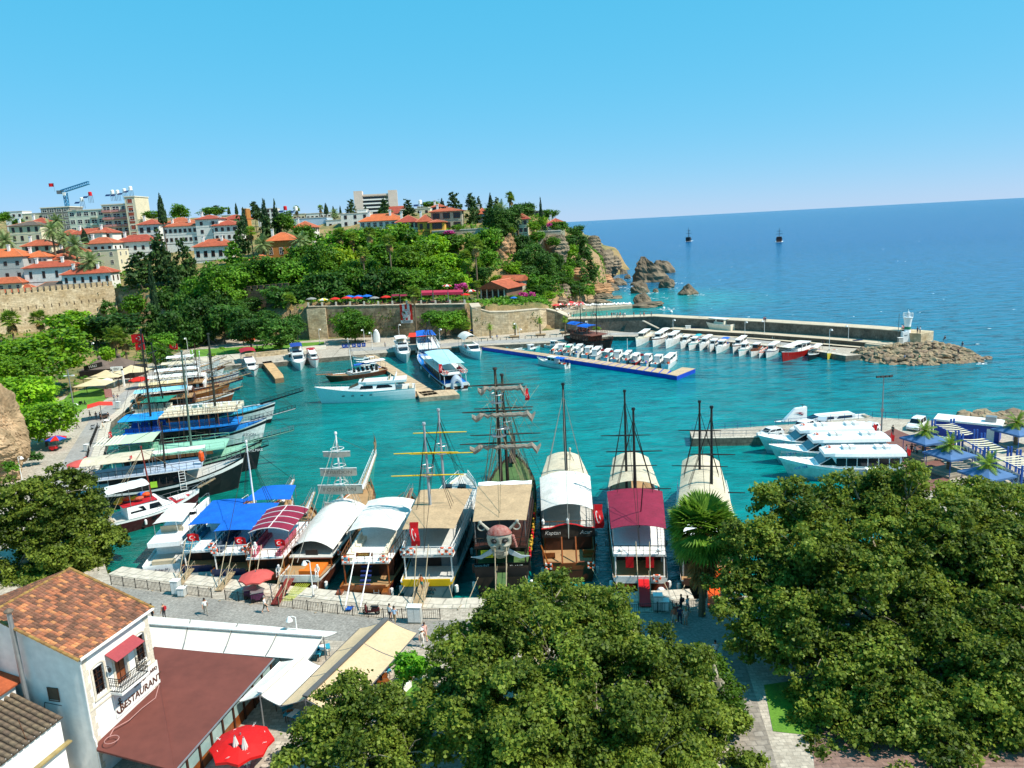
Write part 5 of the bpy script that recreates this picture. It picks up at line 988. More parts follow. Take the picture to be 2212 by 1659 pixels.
def rail_run(a,e,h,n,r=.018):
 q=MB();a,e=Vector(a),Vector(e);q.tube(a+Vector((0,0,h)),e+Vector((0,0,h)),.03,n=5);q.tube(a+Vector((0,0,.08)),e+Vector((0,0,.08)),.025,n=5);q.tube(a+Vector((0,0,h*.82)),e+Vector((0,0,h*.82)),.018,n=4);q.obj('rail',IRON,bo)
 m=MB();m.tube((0,0,0),(0,0,h),r,n=4);m.ring((0,0,h*.45),.07,.014,'Y' if abs(e.x-a.x)>abs(e.y-a.y)else 'X',8,3);m.ring((0,0,h*.68),.05,.012,'Y' if abs(e.x-a.x)>abs(e.y-a.y)else 'X',8,3);m=m.mesh('baluster',IRON)
 for i in range(n+1):put('baluster',m,bo,a.lerp(e,i/n))
rail_run((1.95,-.95,hz(6.6)),(4.55,-.95,hz(6.6)),1.05,18);rail_run((1.95,-.02,hz(6.6)),(1.95,-.95,hz(6.6)),1.05,6);rail_run((4.55,-.02,hz(6.6)),(4.55,-.95,hz(6.6)),1.05,6)
b=MB();b.tube((1.85,-.02,hz(8.6)),(1.85,-.35,hz(8.65)),.02);b.lathe([(.05,0),(.12,.1),(.13,.28),(.03,.38)],6,(1.85,-.35,hz(8.2)));b.obj('wall_lantern',IRON,hroot)
LET=mat('sign_brown','5b3628',.6,.15,2);b=MB();b.box(2.05,6.55,-.06,-.004,hz(4.42),hz(6.28));so=b.obj('sign_board',W_HOUSE,hroot)
text('RESTAURANT',.74,LET,so,(4.55,-.08,hz(4.95)),(R(90),0,0),.03,sx=.93,shear=.1);text('CLUB',.5,LET,so,(4.5,-.08,hz(5.75)),(R(90),0,0),.03,shear=.1);text('(CLARK)',.34,LET,so,(5.75,-.08,hz(5.8)),(R(90),0,0),.03,shear=.15)
b=MB();b.tube((2.5,-.1,hz(4.7)),(2.5,-.1,hz(5.55)),.05);b.tube((2.3,-.1,hz(5.4)),(2.7,-.1,hz(5.4)),.04);b.ring((2.5,-.1,hz(5.65)),.09,.03,'Y',10,4)
for sx in(-1,1):
 pts=[(2.5+sx*.38*math.sin(t),-.1,hz(5.05)-.38*math.cos(t))for t in(0,.4,.8,1.2,1.5)];b.path(pts,.045)
b.obj('anchor_emblem',LET,so)
b=MB();b.box(-.35,HL+.35,-.42,-.3,hz(HE)-.12,hz(HE)+.02);b.obj('gutter',W_HOUSE,hroot);b=MB();b.path([(-.12,-.3,hz(HE)-.1),(-.12,-.08,hz(HE)-.5),(-.12,-.08,hz(4.6)),(-.2,-.3,hz(4.3)),(-.2,-.3,0)],.055,6);b.obj('downpipe',W_HOUSE,hroot)
b=MB();b.box(-.06,.1,2.3,3.1,hz(7.0),hz(7.9));ww=b.obj('window',mat('window_recess','5c4c3c',.9),hroot);b=MB();b.box(-.09,-.06,2.25,2.3,hz(6.95),hz(7.95));b.box(-.09,-.06,3.1,3.15,hz(6.95),hz(7.95));b.box(-.09,-.06,2.25,3.15,hz(6.9),hz(6.95));b.obj('frame',WBROWN,ww)
b=MB();b.path([(-.04,2.2,hz(6.6)),(-.04,3.6,hz(6.7)),(-.04,3.9,hz(5.6)),(-.04,3.9,hz(3))],.02,4);b.obj('wall_cable',IRON,hroot)
def tile_mat():
 m=bpy.data.materials.new('clay_tile');m.use_nodes=True;t=m.node_tree;L=t.links;p=t.nodes['Principled BSDF'];p.inputs['Roughness'].default_value=.88
 oi=N(t,'ObjectInfo');g=N(t,'NewGeometry');ad=N(t,'Math',operation='ADD');L.new(oi.outputs['Random'],ad.inputs[0]);L.new(g.outputs['Random Per Island'],ad.inputs[1]);fr=N(t,'Math',operation='FRACT');L.new(ad.outputs[0],fr.inputs[0])
 cr=N(t,'ValToRGB');e=cr.color_ramp.elements;e[0].position=0;e[0].color=lin('6a4836');e[1].position=1;e[1].color=lin('d08e58')
 for q,c in((.3,'845a42'),(.58,'98624a'),(.82,'b8704a')):k=e.new(q);k.color=lin(c)
 L.new(fr.outputs[0],cr.inputs[0]);n=N(t,'TexNoise',Scale=1.6,Detail=6.0,Roughness=.7);L.new(g.outputs['Position'],n.inputs['Vector']);mr=N(t,'MapRange');mr.inputs[1].default_value=.35;mr.inputs[2].default_value=.65;mr.inputs[3].default_value=.55;mr.inputs[4].default_value=1.1;L.new(n.outputs['Fac'],mr.inputs[0])
 mx=N(t,'MixRGB',blend_type='MULTIPLY',Fac=1.0);L.new(cr.outputs[0],mx.inputs[1]);L.new(mr.outputs[0],mx.inputs[2]);L.new(mx.outputs[0],p.inputs['Base Color']);return m
TILE=tile_mat()
ro=MB();ov=.38;pitch_=math.atan2(HR_-HE,HD/2);sl=(HD/2+ov)/math.cos(pitch_)
ro.add([(-ov,-ov,hz(HE)-math.tan(pitch_)*ov),(HL+ov,-ov,hz(HE)-math.tan(pitch_)*ov),(HL+ov,HD/2,hz(HR_)),(-ov,HD/2,hz(HR_)),(-ov,HD+ov,hz(HE)-math.tan(pitch_)*ov),(HL+ov,HD+ov,hz(HE)-math.tan(pitch_)*ov)],[(0,1,2,3),(3,2,5,4)]);roof=ro.obj('roof',mat('roof_underlay','8a5638',.9),hroot)
nc,nr=28,20;tw,tl=(HL+2*ov)/nc,sl/nr
def tile_geo(b,M=None,w=None,l=None):
 w=w or tw;l=l or tl*1.12;xs_=[.02,.2,.38,.56,.6,.98];zs=[.02,.075,.085,.05,.03,.03]
 v=[(x*w,0,z+.035)for x,z in zip(xs_,zs)]+[(x*w,l,z+.0)for x,z in zip(xs_,zs)]+[(x*w,0,.0)for x in xs_];k=6
 b.add(v,[(i,i+1,k+i+1,k+i)for i in range(k-1)]+[(2*k+i,2*k+i+1,i+1,i)for i in range(k-1)],M)
tm=MB();tile_geo(tm);tme=tm.mesh('roof_tile',TILE);rest=MB();r5=random.Random(11)
cells=sorted([(r_,c_)for r_ in range(nr)for c_ in range(nc)],key=lambda q:q[0]*1.0+q[1]*.55)
for k,(r_,c_)in enumerate(cells):
 y=(-ov*1)/1+r_*tl*math.cos(pitch_);z=hz(HE)-math.tan(pitch_)*ov+r_*tl*math.sin(pitch_)+.015
 if k<300:put('roof_tile',tme,roof,(-ov+c_*tw,y,z),(pitch_+r5.uniform(-.012,.012),r5.uniform(-.02,.02),r5.uniform(-.015,.015)))
 else:tile_geo(rest,Matrix.Translation((-ov+c_*tw,y,z))@Matrix.Rotation(pitch_+r5.uniform(-.012,.012),4,'X'))
for r_ in range(nr):
 for c_ in range(nc):tile_geo(rest,Matrix.Translation((HL+ov-c_*tw,HD+ov-r_*tl*math.cos(pitch_),hz(HE)-math.tan(pitch_)*ov+r_*tl*math.sin(pitch_)+.015))@Matrix.Rotation(math.pi,4,'Z')@Matrix.Rotation(pitch_,4,'X'))
tag(rest.obj('roof_tiles',TILE,roof),None,None,None,'stuff')
MOSS=mat('mossy_ridge_tile','a5793f',.9,.35,2,c2='6e5a32',rnd=.2);cap=MB();cap.rings([[(.14*math.cos(a),0,.12*math.sin(a))for a in(0,.8,1.57,2.35,3.14)],[(.115*math.cos(a),.46,.1*math.sin(a))for a in(0,.8,1.57,2.35,3.14)]],False);cap=cap.mesh('ridge_tile',MOSS)
for x in(-ov-.02,HL+ov+.02):
 for i in range(17):
  yy=-ov+i*.42;put('ridge_tile',cap,roof,(x,yy,hz(HE)+math.tan(pitch_)*yy+.08),(pitch_,0,0))
for i in range(17):put('ridge_tile',cap,roof,(-ov+i*.42,HD/2,hz(HR_)+.04),(0,0,R(-90)))
loc2w=lambda x,y,z:Vector((hc1.x+x*math.cos(hang)-y*math.sin(hang),hc1.y+x*math.sin(hang)+y*math.cos(hang),z))
fp=thing('flue_pipe','tall galvanised flue pipe running up the gable of the corner house','pipe',loc2w(-.45,4.55,QZ),hang);b=MB();b.tube((0,0,0),(.0,.1,12.2),.16,n=10);b.obj('pipe',STEEL,fp);b=MB();b.lathe([(.17,0),(.3,.02),(.3,.1),(.05,.28)],10,(0,.1,12.25));b.obj('cowl',mat('rusty_steel','7a6a5a',.7,.3,3,metal=.3),fp)
an=thing('annex_house','white annex with smooth red tile roof and chimney left of the corner house','house',loc2w(-.5,4.9,QZ),hang)
b=MB();b.box(-6,-.02,.4,9,0,7.0);b.obj('wall',W_HOUSE,an);b=MB();b.plate([(-6.3,.05,7.05),(.45,.05,7.05),(.45,9.4,9.0),(-6.3,9.4,9.0)],.12);rr=b.obj('roof',mat('smooth_red_tile','ad5630',.85,.2,.8,dirt=.2,wave=('X',7,.25,.2)),an)
b=MB();b.box(-1.2,-.2,2.2,3.2,6.8,11.0);ch=b.obj('chimney',W_HOUSE,an);b=MB();b.plate([(-1.4,2.0,11.4),(0,2.0,11.4),(0,2.7,11.75),(-1.4,2.7,11.75)],.07);b.plate([(-1.4,2.7,11.75),(0,2.7,11.75),(0,3.4,11.4),(-1.4,3.4,11.4)],.07);b.obj('chimney_cap',TILE,ch)
for k in range(3):
 b=MB();b.box(-1.22,-1.19,2.35+k*.28,2.52+k*.28,10.55,10.85);b.obj('vent_hole',IRON,ch)
b=MB();b.box(-6,-1.4,3.3,9,7.5,11.2);b.obj('upper_wall',W_HOUSE,an)
lt=thing('barrel_tiled_house','white house with mossy barrel-tile roof in the bottom left corner','house',loc2w(-.75,1.7,QZ),hang)
b=MB();b.box(-8,-.05,0,4.6,0,4.1);b.add([(-8,0,4.1),(-.05,0,4.1),(-.05,0,5.0),(-8,0,5.0),(-8,.3,4.1),(-.05,.3,4.1),(-.05,.3,5.0),(-8,.3,5.0)],[(0,1,2,3),(3,2,6,7),(7,6,5,4),(1,5,6,2)]);b.obj('wall',W_HOUSE,lt)
b=MB();b.box(-8,.25,-.35,-.003,3.0,3.12);b.obj('cornice',mat('lichen_stone','a5905a',.9,.35,2,c2='7c7050'),lt)
BT=mat('mossy_barrel_tile','85705a',.95,.4,3,c2='4e453a',dirt=.35,rnd=.2,bump=.6,bsc=10);slp=math.atan2(1.7,4.6);seg=MB()
n_=8;seg.rings([[(.17*math.cos(math.pi*i/n_),0,.15*math.sin(math.pi*i/n_))for i in range(n_+1)],[(.14*math.cos(math.pi*i/n_),.56,.125*math.sin(math.pi*i/n_))for i in range(n_+1)]],False);seg.add([(.17*math.cos(math.pi*i/n_),0,.15*math.sin(math.pi*i/n_))for i in range(n_+1)],[tuple(range(n_+1))]);seg=seg.mesh('barrel_tile',BT)
dk=MB();dk.plate([(-8,-.1,4.95),(.1,-.1,4.95),(.1,4.7,6.7),(-8,4.7,6.7)],.1);rf=dk.obj('roof',mat('tile_bed','4c4238',.95),lt)
for i in range(19):
 for j in range(10):put('barrel_tile',seg,rf,(-.15-i*.43,-.2+j*.48*math.cos(slp),4.95+j*.48*math.sin(slp)+r5.uniform(0,.02)),(slp+r5.uniform(-.02,.02),0,r5.uniform(-.04,.04)))
b=MB();b.tube((-2.2,-.1,2),(-2.6,.4,6.6),.025,n=4);b.obj('antenna_mast',mat('rusty_iron','6a4630',.8),lt)
# restaurant pavilion with brown roof
BROWN=mat('brown_roofing','6d3a30',.9,.12,.35,dirt=.12,sc2=1.2)
pv=thing('restaurant_pavilion','flat brown-roofed restaurant pavilion beside the corner house','pavilion',(0,0,0))
D_=loc2w(.25,-.02,3.95);C2_=loc2w(HL+.02,-.02,4.3);C2b=loc2w(HL+.05,1.2,4.3);A_,B_,C_=Z(31,1172,735,4.2),Z(32,560,825,3.7),Z(31,1330,1680,3.7)
Dn=Z(31,735,1520,3.9)
rp=[Dn,C_,B_,A_,C2b,C2_,D_]
b=MB();n=len(rp);b.add([tuple(p)for p in rp]+[(p.x,p.y,p.z-.14)for p in rp],[tuple(range(n)),tuple(range(2*n-1,n-1,-1))]+[(i,n+i,n+(i+1)%n,(i+1)%n)for i in range(n)]);b.obj('roof',BROWN,pv)
b=MB();pts=[loc2w(6.3,-.1,4.32),loc2w(4.9,-.9,4.26),loc2w(3.6,-.8,4.28),loc2w(2.2,-.9,4.3),loc2w(1.2,-.5,4.3),loc2w(.5,-.8,4.3)];b.path(pts,.035,5);b.obj('roof_cable',mat('dusty_pink','b08078',.8),pv);b=MB();b.ring(loc2w(.2,-1.2,4.28),.45,.03,'Z',16,4);b.obj('cable_coil',mat('dusty_pink','b08078',.8),pv)
e1,e2=C_+Vector((-.25,.2,0)),B_+Vector((-.3,-.1,0));npn=9
for i in range(npn+1):
 p=e1.lerp(e2,i/npn);b=MB();b.cbox((p.x,p.y,2.45),(.16,.16,2.3),az(e1,e2));b.obj('post',WOODD,pv)
for i in range(npn):
 p,q=e1.lerp(e2,(i+.08)/npn),e1.lerp(e2,(i+.92)/npn);b=MB();b.plate([(p.x,p.y,QZ+.02),(q.x,q.y,QZ+.02),(q.x,q.y,2.2),(p.x,p.y,2.2)],.05);b.obj('panel',WOOD,pv);b=MB();b.plate([(p.x,p.y,2.22),(q.x,q.y,2.22),(q.x,q.y,3.2),(p.x,p.y,3.2)],.02);b.obj('pane',mat('pale_glass','8fa6a0',.1,.2,1,spec=.8),pv)
b=MB();b.path([C_+Vector((.02,0,-.05)),B_+Vector((.02,0,-.05))],.07,6);b.obj('gutter',STEEL,pv)
def awning(lab,ridge,left,right,m,n,group='terrace awnings',bar=WHITE,over=.1,gap=.004):
 root=thing('awning',lab,'awning',(0,0,0),0,group)
 for nm,ed in(('l',left),('r',right)):
  for i in range(n):
   f0,f1=i/n+gap,(i+1)/n-gap;a,e=Vector(ridge[0]).lerp(Vector(ridge[1]),f0),Vector(ridge[0]).lerp(Vector(ridge[1]),f1);c,d=Vector(ed[0]).lerp(Vector(ed[1]),f0),Vector(ed[0]).lerp(Vector(ed[1]),f1)
   b=MB();b.sheet(lambda u,v:tuple(a.lerp(e,u).lerp(c.lerp(d,u),v)+Vector((0,0,-.1*math.sin(math.pi*v)))),4,5,.03);b.obj('canopy_panel',m,root)
   b=MB();b.tube(c,d,.05,n=6);b.obj('front_bar',bar,root)
 for i in range(n+1):
  f=i/n;a=Vector(ridge[0]).lerp(Vector(ridge[1]),f);b=MB()
  b.tube((a.x,a.y,QZ),a,.06,n=6);b.obj('post',STEEL,root);b=MB()
  for ed in(left,right):c=Vector(ed[0]).lerp(Vector(ed[1]),f);b.tube(a+Vector((0,0,-.12)),c+Vector((0,0,-.08)),.03,n=4)
  b.obj('arm',STEEL,root)
 b=MB();d=(Vector(ridge[1])-Vector(ridge[0]));nrm=Vector((-d.y,d.x,0)).normalized()*.22;up=Vector((0,0,.1));P=[Vector(ridge[0])-nrm,Vector(ridge[0])+nrm,Vector(ridge[1])+nrm,Vector(ridge[1])-nrm];b.plate([p+up for p in P],.12);b.obj('ridge_cover',bar,root)
 return root
CAN1=mat('offwhite_awning','e6dfd2',.8,.07,.5,dirt=.1,trans=.12);CAN2=mat('beige_awning','d4b891',.82,.08,.6,dirt=.08,trans=.12)
awning('long off-white awning in panels along the promenade',(Z(31,1100,565,4.2),Z(32,940,662,4.2)),(Z(31,1100,505,3.7),Z(32,1045,628,3.7)),(Z(31,1085,735,3.3),Z(32,825,835,3.3)),CAN1,4)
awning('small off-white awning between the brown roof and the beige awning',(Z(32,455,1100,4.1),Z(32,785,810,4.1)),(Z(32,300,1155,3.4),Z(32,610,850,3.4)),(Z(32,612,1185,3.4),Z(32,912,880,3.4)),CAN1,1)
GRB=mat('grey_ridge_cover','5c5a58',.7,.15,1)
awning('large beige gable awning reaching towards the promenade',(Z(32,800,1130,4.4),Z(32,1425,530,4.4)),(Z(32,615,1185,3.5),Z(32,1215,595,3.5)),(Z(32,1090,1275,3.5),Z(32,1655,632,3.5)),CAN2,3,bar=GRB)
p=Z(32,322,1500,2.9);DR=mat('drinks_red','d8130f',.65,.06,1,trans=.15);dp=parasol('big red drinks parasol printed with white bottles and slogan',(p.x,p.y,QZ),2.15,2.55,[DR],None,8,drop=.34);dp.rotation_euler=(0,0,R(12))
bottle=[(-.09,0),(.09,0),(.1,.06),(.085,.2),(.1,.34),(.07,.48),(.035,.62),(.035,.74),(-.035,.74),(-.035,.62),(-.07,.48),(-.1,.34),(-.085,.2),(-.1,.06)]
for i in range(8):
 a=6.2832*(i+.5)/8;sl_=math.atan(.34*1.03);rr_=lambda t:Vector((math.cos(a),math.sin(a),0))*t
 M_=Matrix.Translation(rr_(1.62)+Vector((0,0,2.55-1.62*.355+.075)))@Matrix.Rotation(a+R(90),4,'Z')@Matrix.Rotation(-math.atan(.30),4,'X')
 if i%2==0:
  b=MB();b.add([(x,y*1.05,.02)for x,y in bottle],[tuple(range(14))],M_);b.obj('bottle_print',PW,dp)
 else:
  o=text('TADINI ÇIKAR',.2,PW,dp,(0,0,0),None,.002,'slogan');o.matrix_local=M_@Matrix.Translation((0,.35,.03))@Matrix.Rotation(R(90),4,'Z')
for i,(x,y)in enumerate([(283,1560),(350,1570)]):
 q=Z(32,x,y,2.9);t=thing('folded_parasol',f"{['left','right'][i]} of two folded white parasols beside the red drinks parasol",'parasol',(q.x,q.y,QZ));b=MB();n8=16;b.rings([[(r_*(1 if j%2 else .6)*math.cos(6.283*j/n8),r_*(1 if j%2 else .6)*math.sin(6.283*j/n8),z)for j in range(n8)]for r_,z in((.3,1.1),(.26,1.8),(.2,2.4),(.06,3.0))]);b.obj('cover',PW,t);b=MB();b.tube((0,0,0),(0,0,3.1),.04);b.box(-.3,.3,-.3,.3,0,.12);b.obj('pole',STEEL,t)
q=Z(32,1530,1240,QZ);yt=thing('young_tree','young staked tree with feathery bright crown on the small lawn','tree',q);cc=Z(32,1600,880,None,q.y+.4);rr2=37*mp(cc)
b=MB();b.path([(0,0,-.2),(.1,0,1.2),(.35,.1,2.3),(cc.x-q.x,.3,cc.z-QZ)],.07,6);b.tube((.35,.1,2.3),(1.1,.2,3.2),.04);b.obj('trunk',BARK,yt);b=MB();b.tube((.8,.2,0),(.3,.1,1.6),.03);b.tube((-.4,.1,0),(.2,.1,1.7),.03);b.obj('stake',WOODL,yt)
C0,nn0,g0=crown_pts([(0,0,0,.8,.8,.7),(.4,0,.2,.5,.5,.5),(-.4,.2,.1,.5,.5,.5),(0,-.3,.35,.5,.5,.45)],150,14,.13,77);put('crown',np_mesh('crown',leaves(C0,nn0,.17,g0,MAPLE),leafmat('young_leaf','3f7a12','7ab52a',sc=.6,trans=.4)),yt,(cc.x-q.x,.3,cc.z-QZ),None,rr2)
def potted(lab,x,y,k,r_,pot=WHITE,m=LB,Zk=32):
 q=Z(Zk,x,y,QZ);t=thing('potted_plant',lab,'plant',q);b=MB();b.lathe([(.26,0),(.36,.55),(.4,.56),(.4,.62),(.3,.62),(.3,.5)],12);b.obj('pot',pot,t);put('foliage',proto('bush',k%4,m),t,(0,0,.62+r_*.8),k,r_)
potted('leafy plant in a cream pot beside the young tree',1785,1010,1,.75,CREAMP);potted('plant in a brown pot behind the young tree',1590,1000,2,.6,ROOFM)
q=Z(32,1500,1120,QZ);t=thing('planter_box','long white planter box with clipped hedge at the awning edge','planter',q,R(62));b=MB();b.box(-1.6,1.6,-.3,.3,0,.6);b.obj('box',WHITE,t);put('foliage',proto('bush',1,LM),t,(0,0,.85),0,(1.6,.4,.45))
for i,(x,y,r_,m)in enumerate([(1600,1400,1.7,LB),(1735,1130,.8,LM),(1700,1330,1.2,LB),(1480,1420,1.0,LB)]):
 q=Z(32,x,y,QZ);t=thing('bush',f"bright green bush on the small lawn, {nth(i)} from the drinks parasol side",'bush',q,i,'lawn bushes');b=MB();b.tube((0,0,-.1),(0,0,.4),.05);b.obj('stem',BARK,t);put('foliage',proto('broad',i%4,m),t,(0,0,r_*.45),i,(r_,r_,r_*.6))
CLOTH=mat('turquoise_cloth','2a93a8',.8,.1,1.5)
def dining_set(lab,q,rz):
 t=thing('dining_table',lab,'table',q,rz,'dining tables under the awnings');b=MB();b.box(-.6,.6,-.45,.45,.72,.77);b.box(-.62,-.6,-.47,.47,.5,.772);b.box(.6,.62,-.47,.47,.5,.772);b.obj('tablecloth',CLOTH,t);b=MB();b.box(-.25,.25,-.47,.47,.772,.78);b.obj('runner',WHITE,t)
 for sx in(-.5,.5):
  for sy in(-.35,.35):b=MB();b.tube((sx,sy,0),(sx,sy,.72),.03,n=4);b.obj('leg',WOODD,t)
for i,(x,y)in enumerate([(870,835),(940,800),(1390,980),(1370,1000),(450,990),(400,1050),(250,1200),(330,1130),(640,1230),(720,1310)]):
 dining_set(f"turquoise-clothed dining table under the awnings, {nth(i)} of the row from the promenade",Z(32,x,y,QZ),.3*i)
ck=chair_proto(WOOD,'wooden_chair');ck['group']='wooden chairs on the terrace';first=True
for i,(x,y)in enumerate([(1400,1000),(1420,1030),(1380,1050),(900,745),(920,760),(690,1290),(1405,960),(300,1220),(270,1150)]):
 lab=f"brown wooden terrace chair, {nth(i)} along the awning edge";q=Z(32,x,y,QZ)
 if first:ck.location=q;ck['label']=lab;first=False
 else:dup(ck,q,.7*i,lab)
 # boats
def pick(name,c,**k):return mat(name,c,**dict(dict(rough=.35,var=.15,sc=.8,dirt=.2,sc2=2.0),**k))
HW,HWB,HM,HG=pick('hull_white','e4e4de'),pick('hull_pale_blue','9cc0c4'),pick('hull_maroon','42161a'),pick('hull_grey','6f8284')
HB,HBR,HN,HGR=pick('hull_black','16171a'),pick('hull_brown','5a2e1c'),pick('hull_navy','18284c'),pick('hull_green','1e3a30')
HR2,HY,HTQ=pick('hull_red','a8201c'),pick('hull_yellow','d8c24a'),pick('hull_turquoise','4fb4b4')
BOT=pick('bottom_paint','5c1c18');DECKW=mat('teak_deck','b08a5e',.7,.2,.8,wave=('Y',6,.25,.3));DECKG=mat('grey_deck_paint','c4c2ba',.7,.12,.8,dirt=.15);DECKB=mat('blue_deck_paint','1679c8',.6,.12,.6,dirt=.1);DECKS=mat('seagreen_deck','8fc0a4',.65,.12,.6,dirt=.12);DECKGR=mat('green_carpet','4a6636',.9,.2,1)
DARKIN=mat('cabin_dark','2a201a',.7,.3,1)
class Hull:
 def __init__(s,root,L,B,fb,bow=1.2,stern=.2,sw=.8,rake=1.2,mats=None,deck=DECKW,drop=.3,full=.45,n=14,bp=2.2):
  s.L,s.B,s.fb,s.bow,s.stern,s.sw,s.rake,s.full,s.bp=L,B,fb,bow,stern,sw,rake,full,bp;s.root=root;s.drop=drop
  bot,boot,side,stripe,cap=mats;b=MB();rows=[(-.7,.55,0),(-.05,.86,1),(.2,.9,2),(.5,.95,2),(.8,.99,3),(.93,1.0,4),(1.0,1.02,4)]
  st=[i/n for i in range(n)]+[.985];R_=[]
  for q in st:
   ring=[]
   for k,(z,w,m)in enumerate(rows):ring.append(s.pt(q,z,w))
   R_.append(ring)
  for sg in(1,-1):
   base=len(b.v);m_=len(rows);b.v+=[(p[0],p[1]*sg,p[2])for r_ in R_ for p in r_]
   for i in range(len(st)-1):
    for k in range(m_-1):
     f=(base+i*m_+k,base+(i+1)*m_+k,base+(i+1)*m_+k+1,base+i*m_+k+1);b.f.append(f if sg<0 else f[::-1]);b.m.append(rows[k][2])
  m_=len(rows);o=len(st)*m_
  for k in range(m_-1):b.f.append((k,o+k,o+k+1,k+1)[::-1]);b.m.append(rows[k][2]);e=(len(st)-1)*m_;b.f.append((e+k,o+e+k,o+e+k+1,e+k+1));b.m.append(rows[k][2])
  b.obj('hull',[bot,boot,side,stripe,cap],root)
  d=MB();P=[(s.x(q,.95),s.hb(q)*.97,s.zs(q)-drop)for q in st]
  d.add([p for p in P]+[(p[0],-p[1],p[2])for p in P],[(i,i+len(P),i+1+len(P),i+1)for i in range(len(P)-1)]);d.obj('deck',deck,root)
 def hb(s,q):return s.B/2*((s.sw+(1-s.sw)*math.sin(min(1,q/s.full)*math.pi/2))if q<s.full else max(.02,1-((q-s.full)/(1-s.full))**s.bp))
 def zs(s,q):return s.fb+s.bow*max(0,(q-.35)/.65)**2+s.stern*max(0,(.35-q)/.35)**2
 def x(s,q,z=1):return-s.L/2+q*s.L+s.rake*z*q**3
 def pt(s,q,z,w):
  zz=z*s.zs(q)if z>0 else z;tp_=1-(1-w)*(1+1.2*q)
  return(s.x(q,max(0,z)),s.hb(q)*max(.05,tp_),zz)
def rail_along(root,pts,h,m,sp=.7,r=.035,name='railing',mid=2,closed=False):
 b=MB();up=Vector((0,0,h));P=[Vector(p)for p in pts]+([Vector(pts[0])]if closed else[])
 for a,e in zip(P,P[1:]):
  b.tube(a+up,e+up,r*1.2,n=4)
  for k in range(1,mid):b.tube(a+up*(k/mid),e+up*(k/mid),r*.6,n=3)
  n=max(1,int((e-a).length/sp))
  for i in range(n):p=a.lerp(e,i/n);b.tube(p,p+up,r,n=4)
 b.tube(P[-1],P[-1]+up,r,n=4)
 return b.obj(name,m,root)
def lifebuoy(root,c,axis='X',r=.34):
 b=MB();b.ring(c,r,.09,axis,14,6);o=b.obj('lifebuoy',ORANGE,root);w=MB()
 for k in range(4):
  a=k*1.571+.785;d=(math.cos(a)*r,math.sin(a)*r);q={'X':(c[0],c[1]+d[0],c[2]+d[1]),'Y':(c[0]+d[0],c[1],c[2]+d[1]),'Z':(c[0]+d[0],c[1]+d[1],c[2])}[axis];w.cbox(q,(.2,.2,.2)if axis=='X' else(.2,.2,.2))
 w.obj('band',WHITE,o);return o
def turk_flag(root,p,w=1.5,h=1.0,side=-1,pole=1.6,lean=0,hang=False):
 b=MB();p=Vector(p);q=p+Vector((lean,0,pole));b.tube(p,q,.03,n=5);po=b.obj('flagpole',STEEL,root)
 if hang:fn=lambda u,v:(q.x-h*.15*math.sin(v*5),q.y+side*(w*.35*u+.1*math.sin(v*6)),q.z-w*(1-v)*.95)
 else:fn=lambda u,v:(q.x-.12*math.sin(u*6.5+v),q.y+side*w*u,q.z-h+h*v-.12*u)
 b=MB();b.sheet(fn,8,4);fo=b.obj('flag',FLAGRED,po)
 e=MB()
 for dx in(-.03,.03):
  P=[]
  for k in range(13):a=R(35)+R(290)*k/12;P.append((.36+.17*math.cos(a),.5+.25*math.sin(a)))
  for k in range(13):a=R(325)-R(290)*k/12;P.append((.40+.135*math.cos(a),.5+.2*math.sin(a)))
  V=[fn(*u)for u in P];e.add([(v[0]+dx,v[1],v[2])for v in V],[(k,k+1,24-k,25-k)for k in range(12)])
  S5=[(.6+(.085 if k%2==0 else .035)*math.cos(k*.628+3.1416),.5+(.125 if k%2==0 else .05)*math.sin(k*.628))for k in range(10)];V=[fn(*u)for u in S5];e.add([(v[0]+dx,v[1],v[2])for v in V],[tuple(range(10))])
 e.obj('crescent_and_star',PW,fo);return po
def canopy(root,x0,x1,w0,w1,z,m,arch=.25,poles=STEEL,zdeck=None,sag=.06,n=4,bars=None,drop_end=0,yoff=0,valance=.12):
 def fn(u,v):
  y=(v-.5)*(w0+(w1-w0)*u);return(x0+(x1-x0)*u,y+yoff,z+arch*(1-(2*v-1)**2)-sag*abs(math.sin(u*math.pi*n))*(1 if arch<.9 else .3)-drop_end*(1-u)**2)
 b=MB();b.sheet(fn,14,8,.03)
 o=b.obj('canopy',m,root,True)
 if bars:
  k=MB()
  for i in range(bars+1):u=i/bars;k.path([Vector(fn(u,j/8))+Vector((0,0,.03))for j in range(9)],.05,4)
  for v in(.5,):k.path([Vector(fn(i/8,v))+Vector((0,0,.04))for i in range(9)],.05,4)
  k.obj('canopy_rib',WHITE,o)
 if zdeck is not None:
  for u in(0.02,.5,.98):
   for v in(.03,.97):p=fn(u,v);k=MB();k.tube((p[0],p[1],zdeck),p,.04,n=5);k.obj('canopy_pole',poles,o)
 return o,fn
